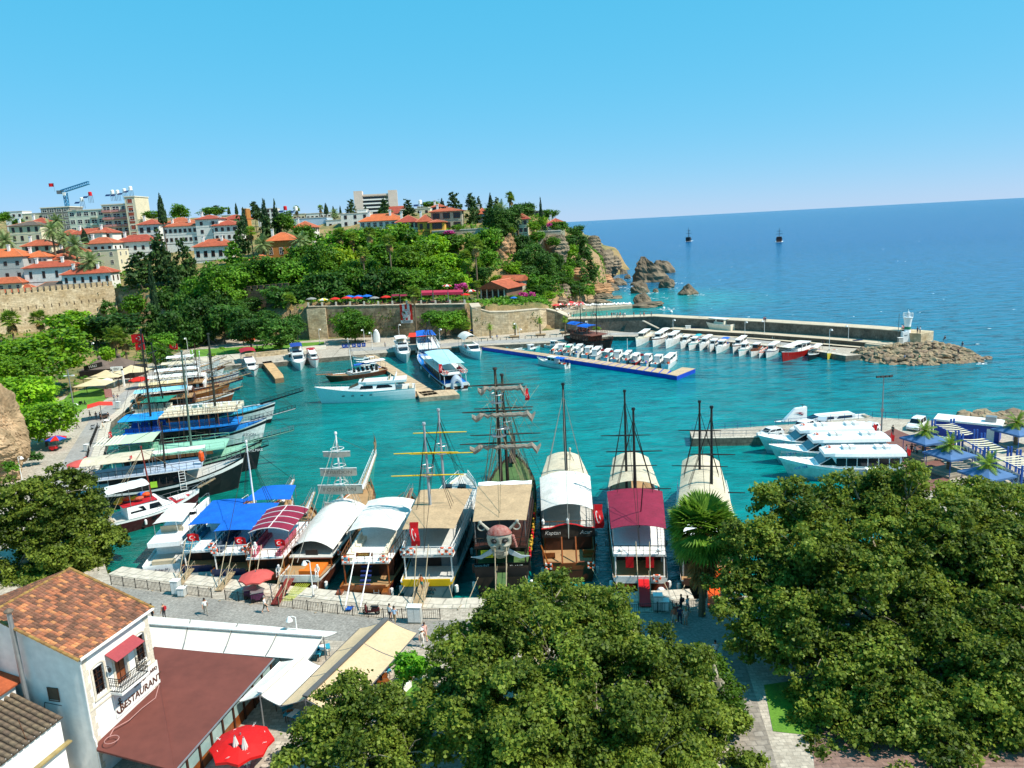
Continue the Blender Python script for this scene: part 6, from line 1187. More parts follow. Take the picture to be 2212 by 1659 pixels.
def mast(root,x,y,z0,top,r,m,yards=(),ym=None,rig=None,rigm=ROPED,name='mast',crow=()):
 b=MB();top=Vector(top);base=Vector((x,y,z0));b.tube(base,top,r,r*.6,8);b.lathe([(r*.9,0),(r*1.1,.1),(r*.9,.3)],8,top);o=b.obj(name,m,root)
 for f,ln in yards:p=base.lerp(top,f);q=MB();q.tube(p+Vector((-.15,-ln/2,0)),p+Vector((-.15,0,0)),r*.3,r*.55,6);q.tube(p+Vector((-.15,0,0)),p+Vector((-.15,ln/2,0)),r*.55,r*.3,6);q.obj('yard',ym or m,o)
 for f,rr in crow:p=base.lerp(top,f);q=MB();q.tube(p+Vector((0,0,-.04)),p+Vector((0,0,.04)),rr*.95,n=14);q.ring(p+Vector((0,0,1.0)),rr,.05,'Z',16,4);[q.tube(p+Vector((rr*math.cos(t),rr*math.sin(t),0)),p+Vector((rr*math.cos(t),rr*math.sin(t),1)),.03,n=3)for t in(0,.8,1.6,2.4,3.2,4,4.8,5.6)];q.obj('crows_nest',STEEL,o)
 if rig:
  q=MB()
  for f,p in rig:q.tube(base.lerp(top,f),p,.03,n=3)
  q.obj('rigging',rigm,o)
 return o
def net(root,A,B,C,D,n1,n2,m,r=.02,name='rope_ladder'):
 b=MB();A,B,C,D=map(Vector,(A,B,C,D))
 for i in range(n1+1):b.tube(A.lerp(B,i/n1),D.lerp(C,i/n1),r,n=3)
 for j in range(1,n2):b.tube(A.lerp(D,j/n2),B.lerp(C,j/n2),r*.8,n=3)
 return b.obj(name,m,root)
def bench(root,c,L,m,rz=0):
 M=Matrix.Translation(c)@Matrix.Rotation(rz,4,'Z');b=MB();b.box(-L/2,L/2,-.25,.25,0,.42,M);b.box(-L/2,L/2,.2,.32,.42,.85,M);return b.obj('bench',m,root)
def ship(lab,S,Bw,B,fb,mats,deck=DECKW,bow=1.2,stern=.3,sw=.82,rake=1.4,ud=(.0,.6,2.3),udm=DECKG,railm=WOOD,cabm=WOODD,cans=(),masts=(),sprit=None,gang=None,buoys=0,name='tour_boat',cat='boat',group=None,cab=(.16,.62),cabw=.78,benches=None,fore_rail=True,flag=None,fend=True,sternposts=True,udrail=True,full=.56,bp=3.2,rigm=ROPED,rig=True,ropes=True,wins=6,railsp=.7,ladder=False):
 S,Bw=Vector((S[0],S[1],0)),Vector((Bw[0],Bw[1],0));L=(Bw-S).length;c=(S+Bw)/2;rz=az(S,Bw);root=thing(name,lab,cat,c,rz,group);h=Hull(root,L,B,fb,bow,stern,sw,rake,mats,deck,full=full,bp=bp);root['_L']=L
 z0=fb-.3;u0,u1,uh=ud;zu=z0+uh
 x0,x1=h.x(cab[0]),h.x(cab[1]);w=B*cabw;b=MB();b.box(x0,x1,-w/2,w/2,z0-.25,zu-.12);ca=b.obj('cabin',cabm,root)
 for sg in(-1,1):
  for i in range(wins):
   xx=x0+(x1-x0)*(i+.5)/wins;ww=(x1-x0)/wins*.62;q=MB();q.box(xx-ww/2,xx+ww/2,sg*w/2-.03,sg*w/2+.03,z0+.6,z0+1.5);q.obj('window',GLASS,ca)
 q=MB();q.box(x0-.03,x0+.02,-w*.16,w*.16,z0-.2,z0+1.8);q.obj('door',DARKIN,ca)
 P=[(h.x(u0+(u1-u0)*i/8),min(h.hb(u0+(u1-u0)*i/8),B*.5)*.97)for i in range(9)];out=[(p[0],p[1])for p in P]+[(p[0],-p[1])for p in reversed(P)]
 b=MB();b.slab(out,zu-.12,zu);b.obj('upper_deck',udm,root)
 b=MB();b.slab([(p[0]*1.0,p[1]*1.012)for p in out],zu-.2,zu-.122);b.obj('deck_edge',railm if railm is not IRON else WHITE,root)
 if udrail:
  edge=[(p[0],p[1]*.985,zu)for p in reversed(P)]+[(p[0],-p[1]*.985,zu)for p in P];rail_along(root,edge,.95,railm,railsp)
 if sternposts:
  q=MB();q.tube((0,0,z0),(0,0,zu-.1),.08,n=6);q=q.mesh('deck_post',railm if railm is not IRON else WHITE)
  for sy in(-1,1):
   for xx in(h.x(u0)+.15,h.x(u0+.12)):put('deck_post',q,root,(xx,sy*h.hb(u0)*.9,0))
 b=MB();xs_,ys_=h.x(u0),h.hb(0)*.93;b.box(h.x(0)-.02,h.x(0)+.1,-ys_,ys_,z0+.0,z0+.75);b.obj('stern_bulwark',mats[3],root)
 if fore_rail:
  F=[(h.x(q,.95),h.hb(q)*.95,h.zs(q))for q in(u1,(u1+1)/2-.05,.88,.97)];rail_along(root,F,.75,STEEL if railm is IRON else railm,.8,.03);rail_along(root,[(p[0],-p[1],p[2])for p in F],.75,STEEL if railm is IRON else railm,.8,.03)
 if benches is not None:
  for k in range(4):bench(root,(h.x(u0)+1.0+k*1.5,h.hb(u0+.1)*.62,zu),1.3,benches,0 if False else R(0));bench(root,(h.x(u0)+1.0+k*1.5,-h.hb(u0+.1)*.62,zu),1.3,benches,R(180))
 for cfg in cans:
  a0,a1,zz,wf,m=cfg[:5];kw=cfg[5]if len(cfg)>5 else{};canopy(root,h.x(a0),h.x(a1),h.hb(a0)*2*wf,h.hb(a1)*2*wf,zu+zz,m,zdeck=zu if not kw.get('low')else z0,**{k:v for k,v in kw.items()if k!='low'})
 inv=Matrix.Rotation(-rz,3,'Z')
 for cfg in masts:
  s_,xt,yt,r,m=cfg[:5];r*=.85;kw=dict(cfg[5])if len(cfg)>5 else{};bx=h.x(s_);wp=c+Matrix.Rotation(rz,3,'Z')@Vector((bx,0,0));tpw=U(xt,yt,Y=wp.y);tl_=inv@(tpw-c);tl_.z=tpw.z
  tl_.y=max(-1.0,min(1.0,tl_.y));tl_.x=bx+max(-1.2,min(.6,tl_.x-bx));by=tl_.y
  rg=[]
  if rig:
   for sg in(-1,1):
    for dq in(-.07,-.03,.02):qq=max(.02,min(.95,s_+dq));rg.append((.93,(h.x(qq),sg*h.hb(qq),h.zs(qq))))
   rg.append((.97,(h.x(.99)+(sprit[0]if sprit else 0),0,h.zs(1)+(sprit[1]if sprit else 0))));rg.append((.97,(h.x(.0),0,zu+1)))
  o=mast(root,bx,by,z0,tl_,r,m,kw.get('yards',()),kw.get('ym'),rg,rigm,crow=kw.get('crow',()))
  if kw.get('ratl'):
   for sg in(-1,1):net(o,(h.x(s_-.06),sg*h.hb(s_),h.zs(s_)),(h.x(s_+.06),sg*h.hb(s_),h.zs(s_)),Vector((bx,by,z0)).lerp(tl_,.62)+Vector((.15,0,0)),Vector((bx,by,z0)).lerp(tl_,.62)-Vector((.15,0,0)),4,9,rigm)
 if sprit:
  ln,ri=sprit[:2];b=MB();p0=Vector((h.x(.9,1)-.4,0,h.zs(.95)));p1=Vector((h.x(.99)+ln,0,h.zs(1)+ri));b.tube(p0,p1,.2,.12,8);so=b.obj('bowsprit',sprit[2]if len(sprit)>2 else railm,root)
  d=p1-p0;qr=[]
  for sg in(-1,1):rail_along(so,[p0+Vector((0,sg*.45,0)),p1+Vector((0,sg*.2,0))],.7,sprit[3]if len(sprit)>3 else STEEL,.7,.025)
  b=MB();b.plate([p0+Vector((0,.45,-.02)),p1+Vector((0,.22,-.02)),p1+Vector((0,-.22,-.02)),p0+Vector((0,-.45,-.02))],.06);b.obj('walkway',sprit[4]if len(sprit)>4 else WOODL,so)
 if gang:
  gm,gl,gw,gy=gang;b=MB();a=Vector((h.x(0)+.3,gy,z0+.4));e=Vector((h.x(0)-gl,gy*.8,QZ+.12));b.plate([a+Vector((0,gw/2,0)),a-Vector((0,gw/2,0)),e-Vector((0,gw/2,0)),e+Vector((0,gw/2,0))],.08);go=b.obj('gangway',gm,root);rl=MB()
  for sg in(-1,1):
   for k in range(5):p=a.lerp(e,k/4)+Vector((0,sg*gw/2,0));rl.tube(p,p+Vector((0,0,.8)),.025,n=4)
   rl.tube(a+Vector((0,sg*gw/2,.8)),e+Vector((0,sg*gw/2,.8)),.025,n=4);rl.tube(a.lerp(e,.8)+Vector((0,sg*gw/2,0)),(h.x(0)+.5,gy+sg*gw*.6,zu+1.6),.05,n=5)
  rl.obj('gangway_rail',ROPE,go)
 for k in range(buoys):yy=-B*.36+B*.72*k/max(1,buoys-1);lifebuoy(root,(h.x(u0)-.08,yy,zu+.5),'X')
 if fend:
  for sg in(-1,1):
   for q in(.03,.35,.6):b=MB();b.lathe([(.02,-.45),(.19,-.35),(.22,0),(.19,.35),(.02,.45)],8,(h.x(q),sg*(h.hb(q)+.2),.9));b.obj('fender',WHITE,root)
 if flag:turk_flag(root,(h.x(u0)-.05+flag[0],flag[1],zu+.3),flag[2],flag[2]*.66,flag[3]if len(flag)>3 else-1,flag[4]if len(flag)>4 else 2.2,-.5,hang=len(flag)>5)
 if ropes:
  b=MB()
  for sg in(-1,1):
   p=Vector((h.x(.02),sg*h.hb(0)*.8,fb));e=Vector((h.x(0)-4.5,sg*(h.hb(0)+1.2),QZ+.1));mid=p.lerp(e,.55)-Vector((0,0,.8));b.path([p,mid,e],.045,4)
  b.obj('mooring_rope',ROPE,root)
 return root,h,zu,z0
G='tour boats moored along the front quay'
W2=(BOT,HBR,HW,HW,WOOD)
def motor_yacht(lab,S,Bw,B,fb,hullm,fly=True,cano=None,nm='',sternopen=True,group='motor yachts',stripe=None,arch=False,hardtop=False,bimini_z=2.1):
 S,Bw=Vector((S[0],S[1],0)),Vector((Bw[0],Bw[1],0));L=(Bw-S).length;c=(S+Bw)/2;root=thing('motor_yacht',lab,'yacht',c,az(S,Bw),group);h=Hull(root,L,B,fb,fb*.55,0,.88,L*.06,(hullm,hullm,hullm,stripe or hullm,GEL),DECKG,full=.4,bp=2.0)
 z0=fb-.3;x0,x1=h.x(.2),h.x(.68);w=B*.76;hh=1.75;b=MB()
 def sec(x,w_,zb,zt,tw):return[(x,-w_/2,zb),(x,w_/2,zb),(x,tw/2,zt),(x,-tw/2,zt)]
 b.rings([sec(x0,w,z0,z0+hh,w*.94),sec(x1-L*.13,w,z0,z0+hh,w*.9),sec(x1,w*.8,z0+.1,z0+.75,w*.72),sec(x1+L*.08,w*.55,z0+.2,z0+.45,w*.5)]);ca=b.obj('cabin',GEL,root)
 for sg in(-1,1):
  for f0,f1 in((.06,.4),(.46,.74)):
   q=MB();xa,xb=x0+(x1-x0)*f0,x0+(x1-x0)*f1;yy=lambda z:sg*(w/2-(z-z0)/hh*w*.04+.02);q.add([(xa,yy(z0+.75),z0+.75),(xb,yy(z0+.75),z0+.75),(xb-.35,yy(z0+1.45),z0+1.45),(xa+.1,yy(z0+1.45),z0+1.45)],[(0,1,2,3)]if sg<0 else[(3,2,1,0)]);q.obj('window',GLASS,ca)
 q=MB();xa,xb=x1-L*.13,x1;t=lambda f,y:(xa+(xb-xa)*f+.03,y,z0+hh-(hh-.75)*f+.03);q.add([t(.9,-w*.34),t(.9,w*.34),t(.12,w*.42),t(.12,-w*.42)],[(0,1,2,3)]);q.obj('windscreen',GLASS,ca)
 if fly:
  zf=z0+hh+.01;b=MB();b.rings([[(x,-w*k,zf),(x,w*k,zf),(x,w*k*1.02,zf+.55),(x,-w*k*1.02,zf+.55)]for x,k in((x0-L*.12,.5),(x1-L*.2,.5),(x1-L*.12,.4))]);b.obj('flybridge',GEL,root);bench(root,(x0+L*.06,0,zf+.5),w*.7,mat('beige_vinyl','b8a88c',.6,.1,2),R(90));b=MB();b.add([(x1-L*.14,-w*.36,zf+.5),(x1-L*.14,w*.36,zf+.5),(x1-L*.18,w*.36,zf+1.0),(x1-L*.18,-w*.36,zf+1.0)],[(0,1,2,3)]);b.obj('windscreen',GLASS,root)
  if cano:canopy(root,x0-.2,x0+(x1-x0)*.62,w*.95,w*.9,zf+bimini_z,cano,.15,zdeck=zf+.5)
  if arch or not cano:
   b=MB()
   for sg in(-1,1):b.path([(x0+.2,sg*w*.48,zf+.4),(x0-.3,sg*w*.46,zf+1.5)],.12,5)
   b.tube((x0-.3,-w*.46,zf+1.5),(x0-.3,w*.46,zf+1.5),.14,n=5);b.obj('radar_arch',GEL,root)
  b=MB();b.lathe([(.02,0),(.22,.1),(.22,.22),(.04,.3)],10,(x0+L*.12,w*.3,zf+.6));b.tube((x0,-w*.3,zf+.5),(x0-.5,-w*.3,zf+2.4),.025);b.obj('radar_dome',WHITE,root)
 F=[(h.x(q,.95),h.hb(q)*.94,h.zs(q))for q in(.5,.65,.8,.9,.98)];rail_along(root,F+[(p[0],-p[1],p[2])for p in reversed(F)],.6,STEEL,1.0,.025,mid=1)
 b=MB();b.box(h.x(0)-.9,h.x(0)+.05,-h.hb(0)*.85,h.hb(0)*.85,.35,.5);b.obj('swim_platform',DECKW,root);b=MB();b.box(h.x(.03),h.x(.06),-h.hb(0)*.6,h.hb(0)*.6,z0,z0+.5);b.obj('cockpit_seat',mat('beige_vinyl','b8a88c'),root)
 for sg in(-1,1):
  for k in range(4):q=MB();xx=h.x(.45+k*.09);q.box(xx-.3,xx+.3,sg*(h.hb(.45+k*.09)+.0)-.03,sg*(h.hb(.45+k*.09))+.03,h.zs(.5)*.62,h.zs(.5)*.62+.18);q.obj('porthole',GLASS,root)
 if nm:
  for sg in(-1,1):text(nm,fb*.3,NAVY,root,(h.x(.75),sg*(h.hb(.75)*.99+.06),h.zs(.75)*.7),(R(90),0,0 if sg<0 else R(180)),.01)
  text(nm,.4,NAVY,root,(h.x(0)-.05,0,fb*.65),(R(90),0,R(-90)),.01)
 return root,h
def at(x,y,z=.3):p=U(x,y,z);return(p.x,p.y)
motor_yacht('white flybridge motor yacht with cream bimini at the left end of the front row',at(352,1245),at(452,1112),4.6,1.7,GEL,True,CANVAS,'Rubet 07')
r_,h_,zu_,z0_=ship('blue-canopied wooden boat beside the flybridge yacht',at(428,1252),at(545,1118),4.4,1.5,(BOT,HN,HW,HN,WOOD),cans=[(.2,.62,2.1,1.0,BLUE,{'arch':.12})],ud=(.06,.58,2.0),railm=WHITE,flag=(.1,.8,1.3,-1,2.0),gang=(WOODL,3.6,.7,.6),buoys=1,group=G,benches=mat('teal_cushion','2f7f92',.7),udm=WHITE)
r_,h_,zu_,z0_=ship('boat with two deep blue sunshades and a tall white mast',at(498,1262),at(622,1112),4.8,1.6,(BOT,HN,HW,HN,WOOD),cans=[(.12,.52,2.1,1.05,BLUE,{'arch':.1}),(.62,.86,1.7,1.3,BLUE,{'arch':.12})],masts=[(.56,532,956,.17,WHITE,{})],ud=(.05,.58,2.1),railm=WHITE,flag=(.1,-.9,1.2,-1,1.8),gang=(WOODL,3.8,.7,-.4),buoys=2,group=G,benches=mat('slate_cushion','3c4a5a',.7),udm=WHITE,sprit=(2.6,1.2,WHITE))
r_,h_,zu_,z0_=ship('wooden boat under a maroon canopy with white ribs',at(575,1272),at(668,1140),5.0,1.6,(BOT,HGR,HGR,HBR,WOOD),cans=[(.16,.55,2.1,1.0,MAROON,{'arch':.5,'bars':4})],ud=(.04,.62,2.2),railm=WOOD,flag=(.3,-1.4,1.1,-1,1.9),gang=(WOODL,4.0,.8,.6),group=G,benches=mat('rose_cushion','a84a5c',.75),udm=WHITE,sprit=(2.4,1.0,WHITE))
def figure_bones(root,c):
 b=MB();c=Vector(c);b.ball(c+Vector((0,0,.95)),.13,8);b.tube(c+Vector((0,0,.35)),c+Vector((0,0,.85)),.1,.14,6)
 for sg in(-1,1):b.path([c+Vector((0,sg*.16,.8)),c+Vector((-.12,sg*.24,.55)),c+Vector((-.3,sg*.16,.4))],.04,5);b.path([c+Vector((0,sg*.1,.35)),c+Vector((-.35,sg*.12,.32)),c+Vector((-.4,sg*.14,-.15))],.055,5)
 return b.obj('skeleton_figure',WHITE,root)
figure_bones(r_,(h_.x(.03),.8,zu_+.9))
PS,PBw=at(650,1282),at(795,1095)
r_,h_,zu_,z0_=ship('varnished gulet under a big white cover with swordfish on its bowsprit',PS,PBw,5.6,1.9,(BOT,HBR,HBR,HW,WOOD),bow=1.8,cans=[(.16,.62,1.15,.98,CANVAS,{'arch':1.0,'sag':.2,'n':3,'drop_end':.5})],masts=[(.6,725,938,.2,WHITE,{'ratl':1})],ud=(.14,.6,1.2),railm=WOOD,gang=(mat('red_brown_gangway','7a2a20',.7,.2,1),4.6,.9,1.0),group=G,buoys=0,sprit=(4.4,2.4,WHITE,WHITE),rigm=mat('pale_rope','b8b0a0',.9),deck=DECKW,udrail=False,wins=4)
SAILC=mat('sign_sail','b4ac9c',.85,.12,1.5,trans=.2)
tp=U(725,938,Y=0.4*PS[1]+.6*PBw[1]);mz=tp.z
for k,(f,w,hh,s_)in enumerate([(.82,3.4,.65,''),(.64,4.6,.95,'POSEIDON'),(.46,5.6,1.1,'POSEIDON')]):
 zc=z0_+(mz-z0_)*f;bx=h_.x(.6)-.4;b=MB();b.sheet(lambda u,v:(bx-.12*math.sin(u*math.pi),(u-.5)*w,zc-hh*(1-v)-.1*math.sin(u*math.pi)),8,3);so=b.obj('sign_sail',SAILC,r_);b=MB();b.tube((bx,-w/2,zc),(bx,w/2,zc),.06);b.ring((bx+.4,0,zc+.25),.8,.04,'Z',14,4);b.obj('yard',WHITE,so)
 if s_:text(s_,hh*.62,mat('sail_lettering','6e675c',.8),so,(bx-.2,0,zc-hh*.5),(R(90),0,R(-90)),.005,sx=1.25)
b=MB();b.sheet(lambda u,v:(h_.x(.6)-.5,1.2+(u-.5)*2.0,z0_+(mz-z0_)*.22+.8*v-.2*math.sin(u*3.14)),5,3);so=b.obj('sign_sail',CANVAS,r_);text('POSEIDON',.36,IRON,so,(h_.x(.6)-.55,1.2,z0_+(mz-z0_)*.22+.4),(R(90),0,R(-90)),.004)
fx,fz=h_.x(.99)+4.3,h_.zs(1)+2.5;b=MB();body=[(0,.05),(.25,.16),(.6,.27),(1.1,.34),(1.6,.3),(2.1,.2),(2.45,.1),(2.55,.05),(3.5,.012)];P=[(Vector((fx-.2+.75*math.sin(t*.9),0,fz+t)),r__)for t,r__ in body]
b.rings([[(p.x+r__*.5*math.cos(a),p.y+r__*.55*math.sin(a),p.z)for a in(0,.785,1.57,2.356,3.14,3.927,4.71,5.5)]for p,r__ in P]);b.plate([(fx-.5,0,fz-.25),(fx,0,fz+.1),(fx+.7,0,fz+.35),(fx+.15,0,fz-.05)],.05);b.plate([(fx+.0,0,fz+1.0),(fx-.35,0,fz+1.9),(fx+.25,0,fz+1.6)],.05);b.obj('swordfish_figurehead',mat('weathered_bronze','8a7458',.6,.3,3),r_)
net(r_,(h_.x(.93),1.0,h_.zs(.9)),(h_.x(.93),-1.0,h_.zs(.9)),(fx-.6,-.2,fz-.4),(fx-.6,.2,fz-.4),6,8,mat('green_net','4a8a66',.8),.02,'bow_net')
b=MB();b.box(h_.x(.02),h_.x(.16),-1.9,.2,z0_+.3,z0_+.55);b.box(h_.x(.02),h_.x(.04),-1.9,.2,z0_+.5,z0_+1.0);b.obj('orange_bench',mat('orange_cushion','d8701c',.7,.15,2),r_);net(r_,(h_.x(0)-.1,-1.2,1.5),(h_.x(0)-.1,.3,1.5),(h_.x(0)-3.6,.5,QZ),(h_.x(0)-3.6,-.4,QZ),7,9,mat('yellow_net','a8b43a',.8),.03,'gangway_net')
for sg in(-1,1):figure_bones(r_,(h_.x(.0),sg*2.1,z0_+.9));b=MB();b.ball((h_.x(0)-.35,sg*1.6,.9),.5,12);b.obj('fender_ball',WHITE,r_)
lifebuoy(r_,(h_.x(.62),-2.6,z0_+1.4),'Y');lifebuoy(r_,(h_.x(.2),-2.75,z0_+1.2),'Y')
r_,h_,zu_,z0_=ship('varnished wooden tour boat with white awning and blue-carpeted stern stairs',at(788,1297),at(885,1120),6.0,1.5,(BOT,WOOD,HM,WOOD,WOOD),ud=(.06,.72,2.6),cans=[(.22,.62,2.0,.96,CANVAS,{'arch':.45,'sag':.1})],railm=WOOD,cabm=WOODD,group=G,benches=CREAMP,gang=None,udm=WHITE,bow=1.6,sprit=(1.4,.4,WOOD),buoys=0,fend=True)
lifebuoy(r_,(h_.x(.06)-.12,2.0,zu_+.45));lifebuoy(r_,(h_.x(.06)-.12,-2.0,zu_+.45));b=MB();b.box(h_.x(.06)-.1,h_.x(.06)-.02,-.9,.9,zu_+.75,zu_+1.15);so=b.obj('name_board',WOOD,r_);text('ANFORA',.3,mat('gold_paint','d8b45a',.4),so,(h_.x(.06)-.13,0,zu_+.95),(R(90),0,R(-90)),.01)
b=MB();b.box(h_.x(0)-1.1,h_.x(0)+.1,-2.6,2.6,.35,.55);b.obj('swim_platform',DECKG,r_);b=MB()
for k in range(8):b.box(h_.x(0)-.6+k*.32,h_.x(0)-.28+k*.32,-.55,.55,.5+k*.38,.62+k*.38)
b.obj('blue_stairs',mat('navy_carpet','1c2f6a',.9),r_)
for sg in(-1,1):
 b=MB();b.box(h_.x(0)-.9,h_.x(0)+.3,sg*2.35-.3,sg*2.35+.3,.4,1.6);b.obj('stern_quarter',WOOD,r_);b=MB()
 for dy in(-.25,.25):b.tube((h_.x(0)-.95,sg*1.5+dy,-.3),(h_.x(0)-.7,sg*1.5+dy,1.8),.03)
 for k in range(5):b.tube((h_.x(0)-.93+k*.05,sg*1.5-.25,.1+k*.35),(h_.x(0)-.93+k*.05,sg*1.5+.25,.1+k*.35),.025)
 b.obj('boarding_ladder',STEEL,r_);b=MB();b.tube((h_.x(.06),sg*.8,zu_+1.5),(h_.x(0)-4.0,sg*.75,QZ+.3),.06);b.obj('davit',WHITE,r_)
b=MB();b.plate([(h_.x(0)-1.2,.9,.8),(h_.x(0)-1.2,.3,.8),(h_.x(0)-4.2,.1,QZ+.2),(h_.x(0)-4.2,.7,QZ+.2)],.07);b.obj('gangway',mat('blue_board','1f62c4',.6),r_)
YEL=mat('yellow_yard','e0b414',.5,.1,1);GM=mat('grey_mast','9aa0a4',.45,.12,1)
gS,gB=at(924,1292),at(1004,1080)
r_,h_,zu_,z0_=ship('grey steel tour boat with twin masts carrying yellow yards',gS,gB,6.4,1.9,(HG,HG,HG,YEL,WHITE),ud=(.05,.66,2.7),cans=[(.1,.52,2.3,.98,TAN,{'arch':.12,'sag':.02})],masts=[(.34,912,918,.24,GM,{'yards':[(.60,8.2),(.78,7.2)],'ym':YEL,'crow':[(.6,.75)]}),(.56,947,888,.24,GM,{'yards':[(.64,7.6),(.82,6.4)],'ym':YEL,'crow':[(.64,.75)]})],railm=WHITE,cabm=mat('boat_grey','6a7276',.5),group=G,gang=(WOODL,4.6,1.0,.2),udm=DECKG,flag=(.2,1.5,2.6,-1,3.4,1),bow=2.0,deck=DECKG)
for yy in(-2.4,-1.6,1.6,2.4):lifebuoy(r_,(h_.x(.05)-.1,yy,zu_+.5))
text('DEEP SEA',.45,IRON,r_,(h_.x(0)-.06,0,1.25),(R(90),0,R(-90)),.01);text('ANTALYA',.3,IRON,r_,(h_.x(0)-.06,0,.75),(R(90),0,R(-90)),.01)
for sg in(-1,1):b=MB();b.box(h_.x(.7),h_.x(.74),sg*.9-.45,sg*.9+.45,z0_+2.2,z0_+3.4);b.obj('loudspeaker',BLACK,r_)
pS,pB=at(1086,1284),at(1112,1048);DKW=mat('galleon_brown','3a2c22',.6,.35,1,wave=('Z',5,.3,2));TARR=mat('worn_rope','8a7a5c',.9,.3,3)
r_,h_,zu_,z0_=ship('pirate galleon with giant skull and crossed swords on its stern',pS,pB,6.6,2.6,(HB,HB,DKW,HB,DKW),ud=(.02,.42,2.9),cans=[(.04,.36,2.5,.98,TAN,{'arch':.1,'sag':.02})],railm=DKW,cabm=mat('galleon_dark','241c18',.6,.3,1),group=G,udm=WOODD,bow=2.2,stern=.8,deck=DECKGR,masts=[(.52,1069,799,.3,DKW,{'yards':[(.50,9.5),(.72,8.4),(.9,6.6)],'ratl':1,'crow':[(.55,.95),(.78,.8)]}),(.7,1084,812,.28,DKW,{'yards':[(.52,9.0),(.74,7.6),(.91,6.0)],'ratl':1,'crow':[(.57,.9)]})],rigm=TARR,sprit=(3.5,1.6,DKW,DKW,DKW),gang=(DECKGR,4.4,1.0,-.1),railsp=.5,ladder=True)
b=MB();b.sheet(lambda u,v:(h_.x(.36)+1.2*u,(v-.5)*6.2,zu_+2.62+.05*math.sin(9*u+14*v)),8,12,.12);b.obj('furled_awning',WHITE,r_)
mz=U(1069,799,Y=pS[1]*.48+pB[1]*.52).z
for f,w in((.50,8.6),(.72,7.6),(.9,5.8)):
 zc=z0_+(mz-z0_)*f-.3;b=MB();n=16;rr=[]
 for i in range(n+1):
  y=(i/n-.5)*w;q=.2+.13*abs(math.sin(i*1.7))+(.35 if i in(1,2,n-2,n-1)else 0)*.5;dz=-.25*abs(math.sin(i*1.7))-(.5 if i in(1,n-1)else 0);rr.append([(h_.x(.52)-.35+q*.7*math.cos(a),y,zc+dz+q*math.sin(a))for a in(0,1.05,2.1,3.14,4.2,5.24)])
 b.rings(rr);b.obj('furled_sail',mat('grey_sailcloth','948a7c',.9,.3,3),r_)
b=MB();rq=random.Random(4)
for k in range(34):
 s0=rq.choice((.52,.7));f=rq.uniform(.45,.97);p=Vector((h_.x(s0),rq.uniform(-.3,.3),z0_+(mz-z0_)*f));e=Vector((h_.x(rq.uniform(.45,.95)),rq.choice((-1,1))*rq.uniform(1.2,4.2),z0_+(mz-z0_)*rq.choice((0.02,.05,.5,.72))));b.tube(p,e,.022,n=3)
b.obj('running_rigging',TARR,r_)
turk_flag(r_,(h_.x(.52),-2.6,z0_+(mz-z0_)*.84),1.5,1.0,-1,.4,0,True)
sk=MB();sx0=h_.x(.02)-.55;cz=zu_+1.0;n,k=24,18;rows=[]
def skull_pt(th,v):
 z=-1.95+3.4*v;w=1.28*(math.sin(min(1,max(0,(v-.0)/.62))*1.45)*.55+.45)if v<.62 else 1.28*math.sqrt(max(0,1-((v-.62)/.40)**2))
 if v<.42:w=.42+.36*min(1,v/.1)+.3*max(0,(v-.2)/.22)
 d=w*.72;x,y=-math.cos(th)*d,math.sin(th)*w;f=max(0,math.cos(th))
 if .46<v<.70 and .16<abs(y)/1.28<.72 and f>.2:x+=.5*math.exp(-(((abs(y)-.56)/.3)**2+((v-.58)/.085)**2)*1.2)
 if .34<v<.5 and abs(y)<.3 and f>.2:x+=.42*math.exp(-((y/.16)**2+((v-.42)/.055)**2))
 if .22<v<.32 and f>.3:x+=.1*(math.sin(y*26)>.5)
 if abs(v-.225)<.012 and f>.3:x+=.12
 if .34<v<.46 and .45<abs(y)<1.0 and f>.1:x-=.14*math.exp(-((v-.43)/.05)**2);
 return(sx0+x*.8,y,cz+z)
vv=[i/40 for i in range(0,41)];n=48
sk.rings([[skull_pt(6.2832*j/n,v)for j in range(n)]for v in vv]);so=sk.obj('skull',mat('bone_paint','c4beac',.7,.25,1.5,c2='8c8676',dirt=.25),r_,True)
for sg in(-1,1):e=MB();e.ball((sx0-.5,sg*.52,cz+.05),.3,12,.8);e.obj('eye_socket',IRON,so)
e=MB();e.add([(sx0-.98,-.16,cz-.42),(sx0-.98,.16,cz-.42),(sx0-.98,0,cz-.08)],[(0,1,2)]);e.v=[(x-.02,y,z-.18)for x,y,z in e.v];e.obj('nose_hole',IRON,so)
for i in range(8):
 for zz in(-1.12,-1.38):e=MB();y=-.42+i*.12;e.box(sx0-.64+.3*abs(y)**2,sx0-.4,y-.045,y+.045,cz+zz,cz+zz+.2);e.obj('tooth',mat('bone_paint','c4beac'),so)
bd=MB();bd.rings([[(lambda p:(sx0+(p[0]-sx0)*1.07,p[1]*1.07,p[2]+.03))(skull_pt(6.2832*j/n,v))for j in range(n)]for v in[.76+.24*i/10 for i in range(11)]]);bd.obj('bandana',mat('bandana_red','8c3a32',.8,.3,2.5,c2='b08478',bump=.4,bsc=5),so,True)
b=MB()
for i in range(6):b.ball((sx0-.1,-1.35-.06*i,cz+.35-.22*i),.2-.012*i,8)
b.obj('bandana_braid',mat('bandana_red','8c3a32'),so)
SWD=mat('sword_grey','b4bcc0',.45,.15,2)
